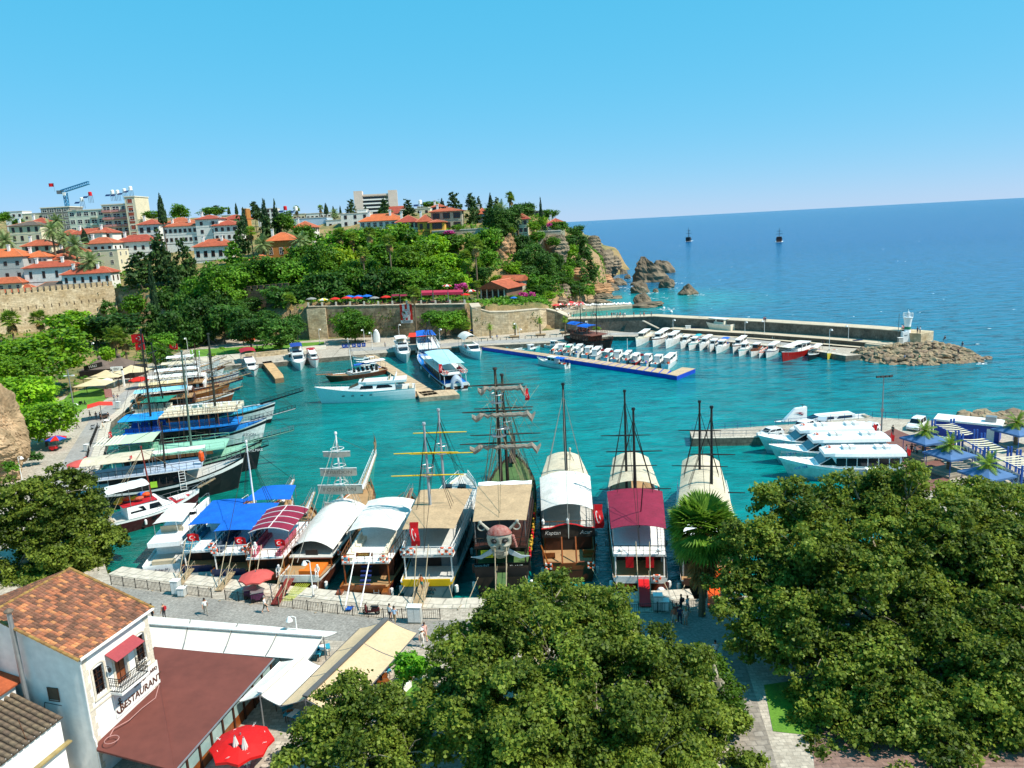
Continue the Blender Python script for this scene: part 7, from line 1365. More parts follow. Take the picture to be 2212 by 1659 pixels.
for sg in(-1,1):
 b=MB();pts=[(sg*.5,cz-.75),(sg*1.2,cz-1.2),(sg*2.1,cz-1.75),(sg*3.0,cz-1.85),(sg*2.0,cz-2.1),(sg*1.0,cz-1.65),(sg*.4,cz-1.1)];b.plate([(sx0+.1,y,z)for y,z in pts],.1);b.obj('sword_blade',SWD,so);b=MB();b.tube((sx0+.1,sg*1.05,cz+1.05),(sx0+.1,sg*1.75,cz+1.75),.16,.12,8);b.ball((sx0+.1,sg*1.85,cz+1.85),.2,8);b.ring((sx0+.1,sg*1.75,cz+1.35),.36,.08,'X',14,5);b.obj('sword_hilt',mat('bone_paint','c4beac'),so)
b=MB();b.box(h_.x(.02)-.35,h_.x(.02)-.3,.75,2.0,zu_-1.0,zu_-.2);so=b.obj('sale_sign',mat('sign_yellow','d6cf1c',.6,.05,1),r_);text('SAHİBİNDEN',.15,IRON,so,(h_.x(.02)-.37,1.38,zu_-.35),(R(90),0,R(-90)),.005);text('SATILIK',.28,IRON,so,(h_.x(.02)-.37,1.38,zu_-.6),(R(90),0,R(-90)),.005);text('0532 313 27 66',.13,IRON,so,(h_.x(.02)-.37,1.38,zu_-.86),(R(90),0,R(-90)),.005)
b=MB();b.box(h_.x(.02)-.1,h_.x(.02)-.02,-3.0,3.0,z0_+.2,z0_+1.15);so=b.obj('stern_board',HB,r_);text('HANİFİ',.42,WHITE,so,(h_.x(.02)-.14,2.0,z0_+.85),(R(90),0,R(-90)),.01);text('KAPTAN 44',.38,WHITE,so,(h_.x(.02)-.14,1.75,z0_+.45),(R(90),0,R(-90)),.01);text('BLANT',.44,WHITE,so,(h_.x(.02)-.14,-1.5,z0_+.75),(R(90),0,R(-90)),.01)
GOLD=mat('gilded_figure','c89a2c',.5,.25,3)
for i in range(9):b=MB();c0=(h_.x(.06+i*.045),-h_.hb(.06+i*.045)-.08,z0_+1.6+.03*i);b.lathe([(.05,-.6),(.16,-.4),(.12,-.1),(.19,.15),(.08,.35),(.13,.5),(.02,.62)],7,c0);b.obj('carved_figure',GOLD if i%3 else RED,r_)
r_,h_,zu_,z0_=ship('varnished gulet under white tent awnings with red-edged name board',at(1232,1252),at(1219,1045),6.4,1.7,(BOT,HBR,HBR,WOOD,WOOD),ud=(.16,.72,2.5),cans=[(.18,.55,2.0,.98,CANVAS,{'arch':.75,'sag':.12,'n':3}),(.56,.86,1.6,.98,CREAMC,{'arch':.6,'sag':.1,'n':2})],masts=[(.62,1216,832,.26,BLACK,{}),(.76,1231,972,.18,CREAMC,{})],railm=WOOD,cabm=WOODD,group=G,bow=1.9,deck=DECKW,udm=DECKG,rigm=mat('pale_rope','b8b0a0'),flag=(0,-2.9,2.8,-1,2.6,1))
xb=h_.x(.16)-.1;b=MB();P=[(-2.9,0),(-2.9,1.05),(-1.9,1.12),(-.9,1.45),(0,1.6),(.9,1.45),(1.9,1.12),(2.9,1.05),(2.9,0)];b.plate([(xb,y,zu_-.9+z)for y,z in P],.1);so=b.obj('name_board',mat('board_black','1c1a1a',.5,.4,2,c2='38342e'),r_);b=MB();b.path([(xb-.05,y,zu_-.86+z)for y,z in P[1:-1]],.08,5);b.obj('board_trim',RED,so);text('Kaptan',.62,PW,so,(xb-.14,1.7,zu_-.3),(R(90),0,R(-90)),.01,shear=.25);text('Acar',.62,PW,so,(xb-.14,-1.9,zu_-.3),(R(90),0,R(-90)),.01,shear=.25)
for y in(0,2.7):b=MB();b.lathe([(.16,0),(.16,.2),(.18,.22),(.18,.4),(.05,.6)],8,(xb,y,zu_+.75));b.obj('stern_lantern',WHITE,so)
for sg in(-1,1):b=MB();b.tube((h_.x(.02),sg*.75,z0_),(h_.x(.1),sg*.75,zu_-.1),.09);b.obj('deck_post',WOOD,r_);lifebuoy(r_,(h_.x(0)-.05,sg*2.2,z0_+.5));b=MB();b.path([(h_.x(0)-.02,sg*.9,z0_+.85),(h_.x(0),sg*2.3,z0_+.9),(h_.x(.12),sg*3.0,z0_+1.2)],.09,6);b.obj('stern_rail',WOOD,r_);bench(r_,(h_.x(.09),sg*2.1,z0_),1.2,WOOD,R(90)*sg)
r_,h_,zu_,z0_=ship('dark ship with maroon canopy, two black masts and a red gangway',at(1384,1284),at(1362,1050),6.4,1.8,(BOT,HBR,pick('hull_redbrown','7a3018'),WHITE,WHITE),ud=(.03,.62,2.6),cans=[(.08,.42,2.1,1.0,MAROON,{'arch':.4,'sag':.08}),(.5,.84,1.7,.95,CREAMC,{'arch':.8,'sag':.1,'n':2})],masts=[(.62,1349,847,.22,BLACK,{'yards':[(.38,7.5),(.64,6.0)]}),(.44,1368,886,.24,BLACK,{'yards':[(.34,8.2),(.66,6.4)]})],railm=IRON,cabm=mat('maroon_cabin','5c2020',.6,.2,1),group=G,udm=WHITE,gang=(RED,4.6,1.1,-.3),bow=1.8)
for sg in(-1,1):
 b=MB();b.ball((h_.x(0)-.4,sg*2.0,.8),.48,12);b.obj('fender_ball',WHITE,r_);b=MB();b.sheet(lambda u,v:(h_.x(.03)-.12,sg*1.0+(u-.5)*.8,zu_-1.35+1.2*v),3,3);b.obj('hanging_flag',FLAGRED,r_);b=MB();b.ball((h_.x(.03)-.15,sg*1.9,zu_+.6),.2,8);b.tube((h_.x(.03)-.15,sg*1.9-.4,zu_+.3),(h_.x(.03)-.15,sg*1.9+.4,zu_+.5),.04);b.tube((h_.x(.03)-.15,sg*1.9-.4,zu_+.5),(h_.x(.03)-.15,sg*1.9+.4,zu_+.3),.04);b.obj('skull_ornament',WHITE,r_)
b=MB();b.tube((h_.x(.25),-.3,zu_),(h_.x(.12),-.6,zu_+6.5),.06);b.obj('lantern_davit',BLACK,r_);lifebuoy(r_,(h_.x(0)-.1,-1.6,z0_+.6))
r_,h_,zu_,z0_=ship('tour boat with cream tent awning half hidden behind the tall palm',at(1530,1292),at(1512,1062),6.2,1.8,(BOT,HBR,HB,HBR,WHITE),ud=(.05,.7,2.5),cans=[(.3,.84,1.9,.98,CREAMC,{'arch':.9,'sag':.1,'n':2}),(.04,.28,2.0,1.0,WHITE,{'arch':.1})],masts=[(.66,1511,870,.22,BLACK,{'yards':[(.42,6.6),(.75,5.0)]}),(.5,1537,882,.24,BLACK,{'yards':[(.3,7.4),(.62,5.2)]})],railm=WHITE,group=G,udm=WHITE,gang=(ORANGE,4,1.2,-.5),bow=1.8)
b=MB();b.box(h_.x(.0)-.1,h_.x(.06),-2.6,-.2,z0_+.9,z0_+1.2);b.obj('orange_raft',ORANGE,r_)
# ships along the west quay
GW='ships moored along the west quay'
r_,h_=motor_yacht('maroon and white cabin cruiser with red deck on the west quay',at(232,1150,.2),at(428,1096,.2),4.6,1.9,HM,False,None,'',group=GW,stripe=GEL)
z0_=1.6;b=MB();P=[(h_.x(q),h_.hb(q)*.7)for q in(.66,.74,.82,.9)];b.slab([(x,y)for x,y in P]+[(x,-y)for x,y in reversed(P)],h_.zs(.7)-.28,h_.zs(.7)+.12);b.obj('red_deck',mat('red_deck','b01c28',.6),r_);b=MB();b.box(h_.x(.72),h_.x(.84),-.9,.9,h_.zs(.7)+.13,h_.zs(.7)+.3);b.obj('sun_pad',WHITE,r_)
b=MB();b.box(h_.x(.16),h_.x(.52),-1.7,1.7,z0_+1.78,z0_+1.86);b.obj('cabin_top',mat('red_deck','b01c28'),r_);canopy(r_,h_.x(.02),h_.x(.46),3.8,3.6,z0_+4.2,WHITE,.25,zdeck=z0_+1.8)
for i,(m,q)in enumerate([(mat('float_yellow','d8a01c',.6),.2),(ORANGE,.26),(PY,.32),(mat('float_salmon','b8583c',.6),.36),(PB,.42),(ORANGE,.46),(mat('float_yellow','d8a01c'),.15)]):
 b=MB();b.lathe([(.1,-.3),(.5,-.2),(.62,0),(.5,.2),(.1,.3)],10,(h_.x(q),.8-.5*(i%4),z0_+2.3),1.0,.7);b.obj('inflatable_toy',m,r_)
wp=r_.matrix_basis@Vector((h_.x(.5),0,0));t_=U(325,966,Y=wp.y);mast(r_,h_.x(.5),0,z0_+1.8,(h_.x(.47),0,t_.z),.13,mat('red_mast','7c2a22',.5),rig=[(.95,(h_.x(1)+1.2,0,3)),(.95,(h_.x(0),1.8,2.2)),(.95,(h_.x(0),-1.8,2.2)),(.95,(h_.x(.05),1.8,2.2))],rigm=ROPE)
for q in(.35,.55,.7):b=MB();b.lathe([(.02,-.4),(.16,-.3),(.18,0),(.16,.3),(.02,.4)],8,(h_.x(q),-h_.hb(q)-.18,1.0));b.obj('fender',WHITE,r_)
b=MB();b.plate([(h_.x(1)-.4,.3,3.0),(h_.x(1)+2.2,.2,3.7),(h_.x(1)+2.2,-.2,3.7),(h_.x(1)-.4,-.3,3.0)],.1);b.obj('bowsprit',WOODL,r_);rail_along(r_,[(h_.x(.9),-.9,h_.zs(.9)),(h_.x(1)+2.0,-.25,3.7)],.8,STEEL,.7,.025)
r_,h_,zu_,z0_=ship('black pirate ship with long cream awning and grey upper deck',at(196,1098,0),at(520,1052,0),6.4,2.6,(HB,HB,HB,WHITE,HB),ud=(.04,.74,2.5),cans=[(.0,.44,2.2,.95,CREAMC,{'arch':.3}),(.42,.76,1.9,.35,CANVAS,{'arch':.15,'yoff':1.6})],masts=[(.5,377,912,.2,BLACK,{})],railm=IRON,cabm=mat('black_cabin','1c1a1a',.6,.3,1),group=GW,udm=mat('grey_blue_deck','a8b4c4',.65,.12,.6),bow=2.4,sprit=(3.6,1.0,HB,IRON,HB),flag=(-.3,1.2,1.6,1,2.2),deck=DECKG,fend=False)
turk_flag(r_,(h_.x(.32),-2.6,zu_+1.6),1.2,.8,1,1.2);b=MB();b.lathe([(.05,-.9),(.35,-.6),(.42,0),(.35,.6),(.05,.9)],8,(h_.x(.74),-1.6,zu_+1.2));b.obj('lifejacket_bag',ORANGE,r_);b=MB()
for dy in(0,.8):b.tube((h_.x(.6)+dy,-3.2,z0_-.6),(h_.x(.6)+dy,-3.2,z0_+2.4),.05)
for k in range(7):b.tube((h_.x(.6),-3.2,z0_-.5+k*.42),(h_.x(.6)+.8,-3.2,z0_-.5+k*.42),.04)
b.obj('boarding_ladder',WHITE,r_);text('SATILMAZ',.55,WHITE,r_,(h_.x(1)+1.2,-.3,h_.zs(1)+.5),(R(90),0,0),.01);b=MB();b.sheet(lambda u,v:(h_.x(.42)+.9*u,-3.15,z0_+.4+.9*v),3,3);b.obj('lime_towel',mat('lime_towel','a8d838',.8),r_)
r_,h_,zu_,z0_=ship('black ship with sea-green decks and slatted pale green awning',at(230,1048,0),at(560,1010,0),6.8,2.6,(HB,HB,HB,DECKS,HB),ud=(.08,.78,2.5),cans=[(.06,.36,2.3,.98,mat('pale_green_awning','b4c4a4',.8,.1,.6),{'arch':.05,'sag':.02}),],masts=[(.56,400,760,.24,mat('green_mast','4e665a',.6,.2,1),{})],railm=DECKS,cabm=mat('galleon_dark','241c18'),group=GW,udm=DECKS,bow=2.2,sprit=(5.0,.9,HB,STEEL,DECKS),flag=(-.2,1.6,1.5,1,3.0),deck=DECKS,fend=False,benches=DECKS,railsp=1.2)
for k in range(7):b=MB();b.box(h_.x(.06)-1.6+k*.55,h_.x(.06)-1.4+k*.55,-3.0,3.0,zu_+2.3,zu_+2.36);b.obj('awning_slat',CREAMP,r_)
for k in range(8):b=MB();x=h_.x(.3+k*.055);b.cbox((x,-h_.hb(.3+k*.055)-.05,zu_-.45),(1.2,.12,.5));b.obj('carved_panel',mat('carved_brown','6e4a2a',.7,.3,4),r_)
r_,h_,zu_,z0_=ship('white ship with bright blue decks and brown sun roof',at(270,985,0),at(570,955,0),7.2,2.4,(BOT,HB,HW,HB,WHITE),ud=(.04,.82,2.5),masts=[(.22,342,712,.26,BLACK,{'yards':[(.88,4)],'ratl':1}),(.66,467,722,.3,mat('dark_mast_green','2e3228',.7,.3,1),{'yards':[(.6,6),(.82,4)],'ratl':1,'crow':[(.6,.9)]})],cans=[(.02,.3,2.3,.98,mat('sky_blue_awning','1f96dc',.7,.1,.6,trans=.1),{'arch':.06,'sag':.02})],railm=NAVY,cabm=WOODD,group=GW,udm=DECKB,bow=2.2,sprit=(5.2,1.2,HB,IRON,WHITE),deck=DECKB,fend=False,benches=PB,railsp=1.1)
x0,x1=h_.x(.3),h_.x(.82);b=MB();b.box(x0,x1,-2.9,2.9,zu_+2.3,zu_+2.42);so=b.obj('sun_roof',mat('roof_cream','d8c8ac',.8,.12,.7),r_);rail_along(so,[(x0,2.85,zu_+2.42),(x1,2.85,zu_+2.42),(x1,-2.85,zu_+2.42),(x0,-2.85,zu_+2.42)],.8,WOODD,.8,.04)
b=MB()
for k in range(9):xx=x0+(x1-x0)*k/8;b.tube((xx,2.8,zu_),(xx,2.8,zu_+2.3),.07);b.tube((xx,-2.8,zu_),(xx,-2.8,zu_+2.3),.07)
b.obj('deck_post',WOOD,so)
for k in range(10):bench(so,(x0+1.2+k*1.35,-1.6,zu_+2.43),1.1,CREAMP);bench(so,(x0+1.2+k*1.35,1.2,zu_+2.43),1.1,CREAMP)
text('POSEİDON',.7,NAVY,r_,(h_.x(.86),-h_.hb(.86)-.1,h_.zs(.86)*.62),(R(90),0,R(-14)),.01)
r_,h_,zu_,z0_=ship('second white ship with turquoise foredeck behind the blue-decked one',at(292,935,0),at(590,912,0),6.6,2.3,(BOT,HB,HW,HB,WHITE),ud=(.04,.74,2.4),masts=[(.24,327,744,.2,BLACK,{'yards':[(.9,5)]})],cans=[(.1,.3,2.2,.95,mat('dark_green_awning','1f8068',.7),{'arch':.06})],railm=BLACK,cabm=WOODD,group=GW,udm=WHITE,bow=2.0,sprit=(5.6,1.8,HB,IRON,HB),deck=mat('turquoise_deck','3fa8cc',.6),fend=False,benches=CREAMP,railsp=1.0)
for i,(x0p,y0p,x1p,y1p,cm,hm,lab,xt,yt)in enumerate([(290,898,500,874,mat('aqua_awning','86c4d8',.75),(BOT,HBR,WOOD,WHITE,WOOD),'varnished boat with aqua awning in the west row',408,770),(300,880,490,858,mat('sand_awning','d2bd90',.8),(BOT,HBR,WOOD,WOOD,WOOD),'wooden boat with striped sand-coloured awning in the west row',0,0),(318,862,520,842,CANVAS,(BOT,HN,HTQ,HN,WOOD),'gulet with turquoise and navy bow in the west row',420,745),(335,845,512,828,WHITE,(BOT,HW,HW,NAVY,WHITE),'white gulet with rolled blue covers in the west row',436,760),(350,828,480,815,CREAMC,(BOT,HBR,HW,HBR,WOOD),'white and brown gulet near the head of the west row',0,0),(362,812,470,802,WHITE,(BOT,HW,HW,HW,WHITE),'white boat at the head of the west row',415,758)]):
 ship(lab,at(x0p,y0p,0),at(x1p,y1p,0),5.2,1.7,hm,ud=(.06,.6,1.9),cans=[(.04,.56,2.0,.98,cm,{'arch':.25,'bars':5 if i==1 else None})],masts=[(.55,xt,yt,.16,WHITE if i!=2 else WOODD,{})]if xt else[],railm=WOOD if i<3 else WHITE,cabm=WOODD if i<2 else WHITE,group=GW,udm=WHITE if i%2 else DECKW,bow=1.5,sprit=(1.8,.8,WOODL),fend=False,benches=CREAMP if i%2 else None)
 # small craft
def cabin_boat(lab,S,Bw,B,hm,top=None,cab='mid',capm=WHITE,deck=DECKG,roof=WHITE,group='small boats moored inside the breakwater',name='fishing_boat',cat='boat',fb=None,z=0,clutter=0,mastm=None,outboard=False):
 S,Bw=Vector((S[0],S[1],z)),Vector((Bw[0],Bw[1],z));L=max(2.5,(Bw-S).length);c=(S+Bw)/2;root=thing(name,lab,cat,c,az(S,Bw),group);fb=fb or(.35+L*.07)
 h=Hull(root,L,B,fb,fb*.7,.1,.7,L*.05,(BOT,hm[0],hm[0],hm[1],capm),deck,n=9);z0=fb-.3
 if cab!='none':
  f0,f1={'mid':(.34,.6),'fwd':(.5,.74),'aft':(.18,.46),'big':(.2,.66)}[cab];x0,x1=h.x(f0),h.x(f1);w=B*.58;hh=min(1.7,.9+L*.1);b=MB();b.rings([[(x,-w*k,z0),(x,w*k,z0),(x-(.25 if x==x1 else-.05),w*k*.92,z0+hh),(x-(.25 if x==x1 else-.05),-w*k*.92,z0+hh)]for x,k in((x0,.5),(x1,.46))]);ca=b.obj('cabin',capm,root)
  b=MB();b.box(x0-.3,x1,-w*.54,w*.54,z0+hh+.005,z0+hh+.09);b.obj('cabin_roof',roof,ca)
  for sg in(-1,1):q=MB();q.box(x0+.2,x0+(x1-x0)*.45,sg*w*.49-.03,sg*w*.49+.03,z0+hh*.52,z0+hh*.85);q.box(x0+(x1-x0)*.55,x1-.35,sg*w*.475-.03,sg*w*.475+.03,z0+hh*.52,z0+hh*.85);q.obj('window',GLASS,ca)
  q=MB();q.add([(x1-.1,-w*.38,z0+hh*.5),(x1-.1,w*.38,z0+hh*.5),(x1-.2,w*.38,z0+hh*.88),(x1-.2,-w*.38,z0+hh*.88)],[(0,1,2,3)]);q.obj('windscreen',GLASS,ca)
  b=MB();b.box(x1,x1+L*.14,-w*.38,w*.38,z0,z0+hh*.4);b.obj('trunk_cabin',capm,ca)
 if top:canopy(root,h.x(.04),h.x((.3+.03*(clutter%4))if cab!='none' else .6),B*.8,B*.72,z0+1.75,top,.14,zdeck=z0)
 if mastm:b=MB();b.tube((h.x(.5),0,z0),(h.x(.5),0,z0+L*.5),.05);b.obj('mast',mastm,root)
 if outboard:b=MB();b.cbox((h.x(0)-.2,0,fb+.2),(.35,.35,.55));b.tube((h.x(0)-.25,0,fb),(h.x(0)-.3,0,-.3),.06);b.obj('outboard_motor',BLACK,root)
 if cab=='none':
  for q in(.25,.5,.72):b=MB();b.box(h.x(q)-.14,h.x(q)+.14,-h.hb(q)*.92,h.hb(q)*.92,z0+.05,z0+.11);b.obj('thwart',WOODL,root)
 r=random.Random(clutter)
 for k in range(3 if clutter else 0):q=r.uniform(.05,.3);b=MB();b.cbox((h.x(q),r.uniform(-.4,.4)*B*.5,z0+.25),(.5,.4,.45),r.random());b.obj('gear_box',r.choice([BLUE,ORANGE,WHITE,TAN,RED]),root)
 if L>4.5:
  F=[(h.x(q,.95),h.hb(q)*.93,h.zs(q))for q in(.62,.8,.97)];rail_along(root,F+[(p[0],-p[1],p[2])for p in reversed(F)],.45,STEEL,.9,.02,mid=1)
  b=MB();q=.55;b.ring((h.x(q),-h.hb(q)-.08,fb*.7),.22,.08,'Y',10,5);b.obj('tyre_fender',BLACK,root)
 b=MB();b.path([(h.x(0),0,fb),(h.x(0)-.7,.3,fb*.6),(h.x(0)-1.6,.4,1.0)],.025,3);b.obj('mooring_line',ROPE,root)
 return root,h
HA,HBc,HC=(HW,HW),(HW,NAVY),(HW,HTQ)
gq='small boats moored inside the breakwater'
for i,(bx,by,B,hm,top,cb,cm,lab)in enumerate([(1374,747,3.4,(HW,CREAMP),None,'big',CREAMP,'cream cabin boat with tall wheelhouse next to the dark pirate ship'),(1410,748,3.4,(HW,HBR),CANVAS,'big',WHITE,'white trawler-style boat with brown rubbing strake'),(1438,751,3.2,HA,CANVAS,'big',WHITE,'white cabin cruiser third from the pirate ship'),(1470,752,2.6,HA,None,'mid',WHITE,'low white sports boat beside the turquoise cover'),(1488,755,2.4,HC,mat('turquoise_cover','27a8b0',.7),'mid',WHITE,'small boat with a turquoise rolled cover'),(1511,756,2.6,HA,CANVAS,'mid',WHITE,'white boat with a small red tender on deck'),(1533,758,2.6,HA,CANVAS,'fwd',WHITE,'white day boat with long white awning'),(1547,762,2.8,HA,BLUE,'mid',WHITE,'white boat under a blue awning on the breakwater quay'),(1583,762,2.8,(HW,HBR),None,'big',WHITE,'brown-decked cabin boat with tyre fenders'),(1596,768,2.4,HC,None,'mid',WHITE,'little turquoise-trimmed boat beside the brown-decked one'),(1622,769,2.6,(HW,WOOD),CANVAS,'mid',WOOD,'varnished launch with glazed cabin'),(1640,772,2.0,(HW,ORANGE),None,'none',WHITE,'inflatable dinghy with orange rim among the launches'),(1655,771,2.8,HBc,CANVAS,'mid',WHITE,'blue and white boat with deckhouse beside the red one'),(1747,777,2.4,(HB,WHITE),CANVAS,'none',WHITE,'small dark boat with striped white canopy right of the red one'),(1787,775,1.7,(HY,HY),CANVAS,'none',WHITE,'tiny yellow boat with white sunshade at the end of the row')]):
 L=34 if cb=='big' else 26;cabin_boat(lab,at(bx+L*.9,by-L*.62),at(bx,by),B*.92,hm,top if i%4!=2 else None,cb,cm,group=gq,clutter=i+1,outboard=i in(3,11))
r_,h_=cabin_boat('bright red fishing boat with long white awning on the breakwater quay',at(1752,755),at(1690,779),3.8,(HR2,HR2),None,'aft',WHITE,group=gq,clutter=30);canopy(r_,h_.x(.34),h_.x(.92),3.0,2.2,h_.fb+1.9,CANVAS,.15,zdeck=h_.fb-.3)
cabin_boat('old white cabin cruiser standing on trestles ashore',(U(1585,722,QZ).x,U(1585,722,QZ).y+.5),(U(1512,714,QZ).x,U(1512,714,QZ).y+.5),3.6,(CREAMP,HW),None,'big',CREAMP,z=QZ+1.0,name='beached_cruiser',group='boats ashore',fb=1.9)
t=thing('boat_trestle','steel trestle under the cruiser ashore','trestle',(U(1548,720,QZ).x,U(1548,720,QZ).y+.5,QZ),0)
for dx in(-2.5,0,2.5):b=MB();b.path([(dx,-1.2,0),(dx,-.7,1.0),(dx,.7,1.0),(dx,1.2,0)],.07);b.obj('frame',IRON,t)
gb='boats tied to the blue pontoon'
for i,(sx,sy,L,B,hm,top,cb,cm,lab)in enumerate([(1192,768,24,1.8,HA,None,'none',WHITE,'grey inflatable at the shore end of the blue pontoon'),(1205,771,26,2.6,HA,CANVAS,'mid',WHITE,'small white boat with flat awning on the blue pontoon'),(1222,773,26,2.4,HC,mat('green_cover','17997a',.7),'mid',WHITE,'boat with green canopy on the blue pontoon'),(1240,776,28,2.8,HA,CANVAS,'fwd',WHITE,'white boat with long hard top on the blue pontoon'),(1262,778,28,2.8,HA,CANVAS,'mid',WHITE,'white boat with glazed awning beside the hard top one'),(1280,781,30,2.8,HBc,None,'big',WHITE,'white wheelhouse boat in the middle of the blue pontoon'),(1305,784,28,2.8,HC,CANVAS,'mid',mat('aqua_cabin','8fc6cc',.5),'boat with pale aqua cabin on the blue pontoon'),(1325,787,28,2.8,HA,CANVAS,'mid',WHITE,'white awning boat with red flags on the blue pontoon'),(1346,790,28,2.6,HC,CANVAS,'fwd',WHITE,'turquoise-striped boat with mast on the blue pontoon'),(1366,792,26,2.6,(HR2,HW),CANVAS,'mid',WHITE,'red-hulled boat with white top on the blue pontoon'),(1390,795,28,2.6,HBc,BLUE,'mid',WHITE,'boat with blue awning near the pontoon head'),(1412,798,30,2.8,HA,None,'mid',WHITE,'white boat with bare foredeck near the pontoon head'),(1436,800,38,3.0,HA,CANVAS,'big',WHITE,'largest white cabin boat at the pontoon head')]):
 r_,h_=cabin_boat(lab,at(sx,sy-4),at(sx+L*.68,sy-4-L*.56),B*.88,hm,top if i%3!=1 else None,cb,cm,group=gb,clutter=50+i,mastm=WHITE if i in(8,)else None,outboard=i in(0,3))
 if i in(7,10,6):turk_flag(r_,(h_.x(.05),0,h_.fb),.9,.6,1,2.4)
r_,h_=cabin_boat('white boat with blue canopy on the near side of the blue pontoon',at(1226,794),at(1163,784),3.0,HC,BLUE,'mid',WHITE,group=gb,clutter=70,outboard=True)
for i,(x,y,L,dx,dy,hm,cb)in enumerate([(1092,751,20,.9,-.1,(HTQ,HW),'none'),(1108,757,22,.9,-.12,(HW,HW),'none'),(1130,748,22,.9,-.05,(HGR,HW),'none'),(1130,760,40,.9,-.16,(HTQ,HTQ),'mid'),(1178,748,40,1.0,.06,(HW,HTQ),'mid'),(1150,752,14,.8,0,(HR2,HW),'none')]):
 cabin_boat(['low turquoise rowing boat nearest the blue pontoon root','white rowing boat second from the blue pontoon root','green rowing boat under the quay wall','turquoise wooden motor boat behind the blue pontoon','pale blue motor boat lying along the quay','small red tender under the quay wall'][i],at(x,y),at(x+L*dx,y+L*dy),1.7 if cb=='none' else 2.2,hm,None,cb,WHITE,group='rowing boats behind the blue pontoon',clutter=0,name='rowing_boat' if cb=='none' else 'motor_boat')
gf='boats on the far quay'
r_,h_=cabin_boat('white boat with red canopy beside the short wooden jetty',at(536,783),at(549,812),4.4,(HW,HM),None,'big',WHITE,group=gf,fb=1.3);canopy(r_,h_.x(.0),h_.x(.34),4.4,4.2,4.6,mat('dark_red_canopy','a01c28',.7),.45,zdeck=1.2)
motor_yacht('white flybridge cruiser with blue bimini on the far quay',at(640,770),at(649,799),4.8,1.6,GEL,True,mat('navy_bimini','1f3f8f',.7),'')
cabin_boat('small white boat with red trim beside the blue-topped cruiser',at(672,771),at(683,793),3.2,(HW,HR2),mat('dark_red_canopy','a01c28'),'big',WHITE,group=gf)
cabin_boat('grey inflatable dinghy next to the short wooden jetty',at(610,778),at(600,787),1.6,(HG,HG),None,'none',mat('rubber_grey','5a5e62',.7),group=gf,outboard=True)
for i,(x,y,dx,dy,hm,cm,cb)in enumerate([(800,773,-62,4,HC,WHITE,'none'),(806,778,-68,6,(HTQ,HW),WHITE,'none'),(812,784,-70,5,HA,WHITE,'mid'),(820,790,-80,8,(HW,HW),WHITE,'none'),(826,796,-70,4,(HTQ,HW),WHITE,'mid'),(796,768,-30,3,(HGR,HW),WHITE,'none')]):
 cabin_boat(f"small open boat tied left of the pale jetty, {nth(i)} from its root",at(x,y),at(x+dx*.6,y+dy*.6),1.9,hm,CANVAS if i==2 else None,cb,cm,group='open boats left of the pale jetty',clutter=90+i,name='open_boat')
r_,h_,zu_,z0_=ship('dark-hulled sailing yacht with blue sail covers left of the pale jetty',at(832,806,0),at(712,826,0),4.2,1.2,(BOT,HBR,HBR,WOOD,WHITE),ud=(.3,.62,.9),cans=[(.02,.4,2.1,.9,CANVAS,{'arch':.2}),],masts=[(.55,750,733,.13,WHITE,{})],railm=STEEL,cabm=WHITE,group=gf,udm=WHITE,bow=.9,sprit=(2.2,.4,WOOD),sternposts=False,udrail=False,ropes=False,fend=False,name='sailing_yacht',cat='yacht');b=MB();b.tube((h_.x(.54),0,3.4),(h_.x(.06),0,3.6),.28,.2,8);b.obj('sail_cover',BLUE,r_)
motor_yacht('large white motor yacht lying along the pale jetty',at(898,856,0),at(692,871,0),6.2,2.5,GEL,True,None,'',arch=True,group='motor yachts')
motor_yacht('white cruiser with pale blue hull and white hardtop at the far quay',at(864,758,0),at(878,785,0),4.8,1.9,HWB,True,WHITE,'',group='motor yachts')
SHS,SHB=at(988,845,0),at(914,775,0)
r_,h_,zu_,z0_=ship('brown tour boat with pale blue awning and shark-mouth stern',SHS,SHB,6.8,1.5,(BOT,HW,WOODD,HW,HW),ud=(.03,.62,2.6),cans=[(.06,.5,2.1,.96,mat('pale_blue_awning','a8d4de',.75,.08,.6,trans=.1),{'arch':.25})],railm=WHITE,cabm=WOODD,group=gf,udm=WHITE,flag=(0,3.0,2.2,1,2.4,1),masts=[(.62,905,700,.14,BLACK,{}),(.55,1027,700,.14,BLACK,{})][:1],benches=mat('red_cushion','b02c34',.7),deck=DECKB)
sh=MB();n=20;cz=z0_+1.2;xs0=h_.x(.0)-.3;rr=[]
for w,hgt,dx in((.9,1.5,-.35),(1.1,2.0,-.35),(1.5,2.7,.1),(1.55,2.9,.8)):rr.append([(xs0+dx+.4*max(0,math.sin(a))*(dx<.5),w*math.cos(a),z0_-.3+hgt*max(0,math.sin(a))-.5*max(0,-math.sin(a)))for a in(-.5+4.14*i/n for i in range(n+1))])
sh.rings(rr,False);so=sh.obj('shark_head',mat('shark_grey','9aa6b4',.5,.2,1),r_);t=MB()
for i in range(15):
 a=-.2+3.54*i/14;p=Vector((xs0-.35+.4*max(0,math.sin(a)),1.0*math.cos(a),z0_-.3+1.72*max(0,math.sin(a))-.5*max(0,-math.sin(a))));q=p+Vector((0,-.3*math.cos(a),-.3*math.sin(a)));t.tube(p,q,.12,.01,4)
t.obj('shark_teeth',WHITE,so);[lifebuoy(r_,(h_.x(.03)-.1,y,zu_+.5))for y in(2.6,1.9,-2.6,-1.9)]
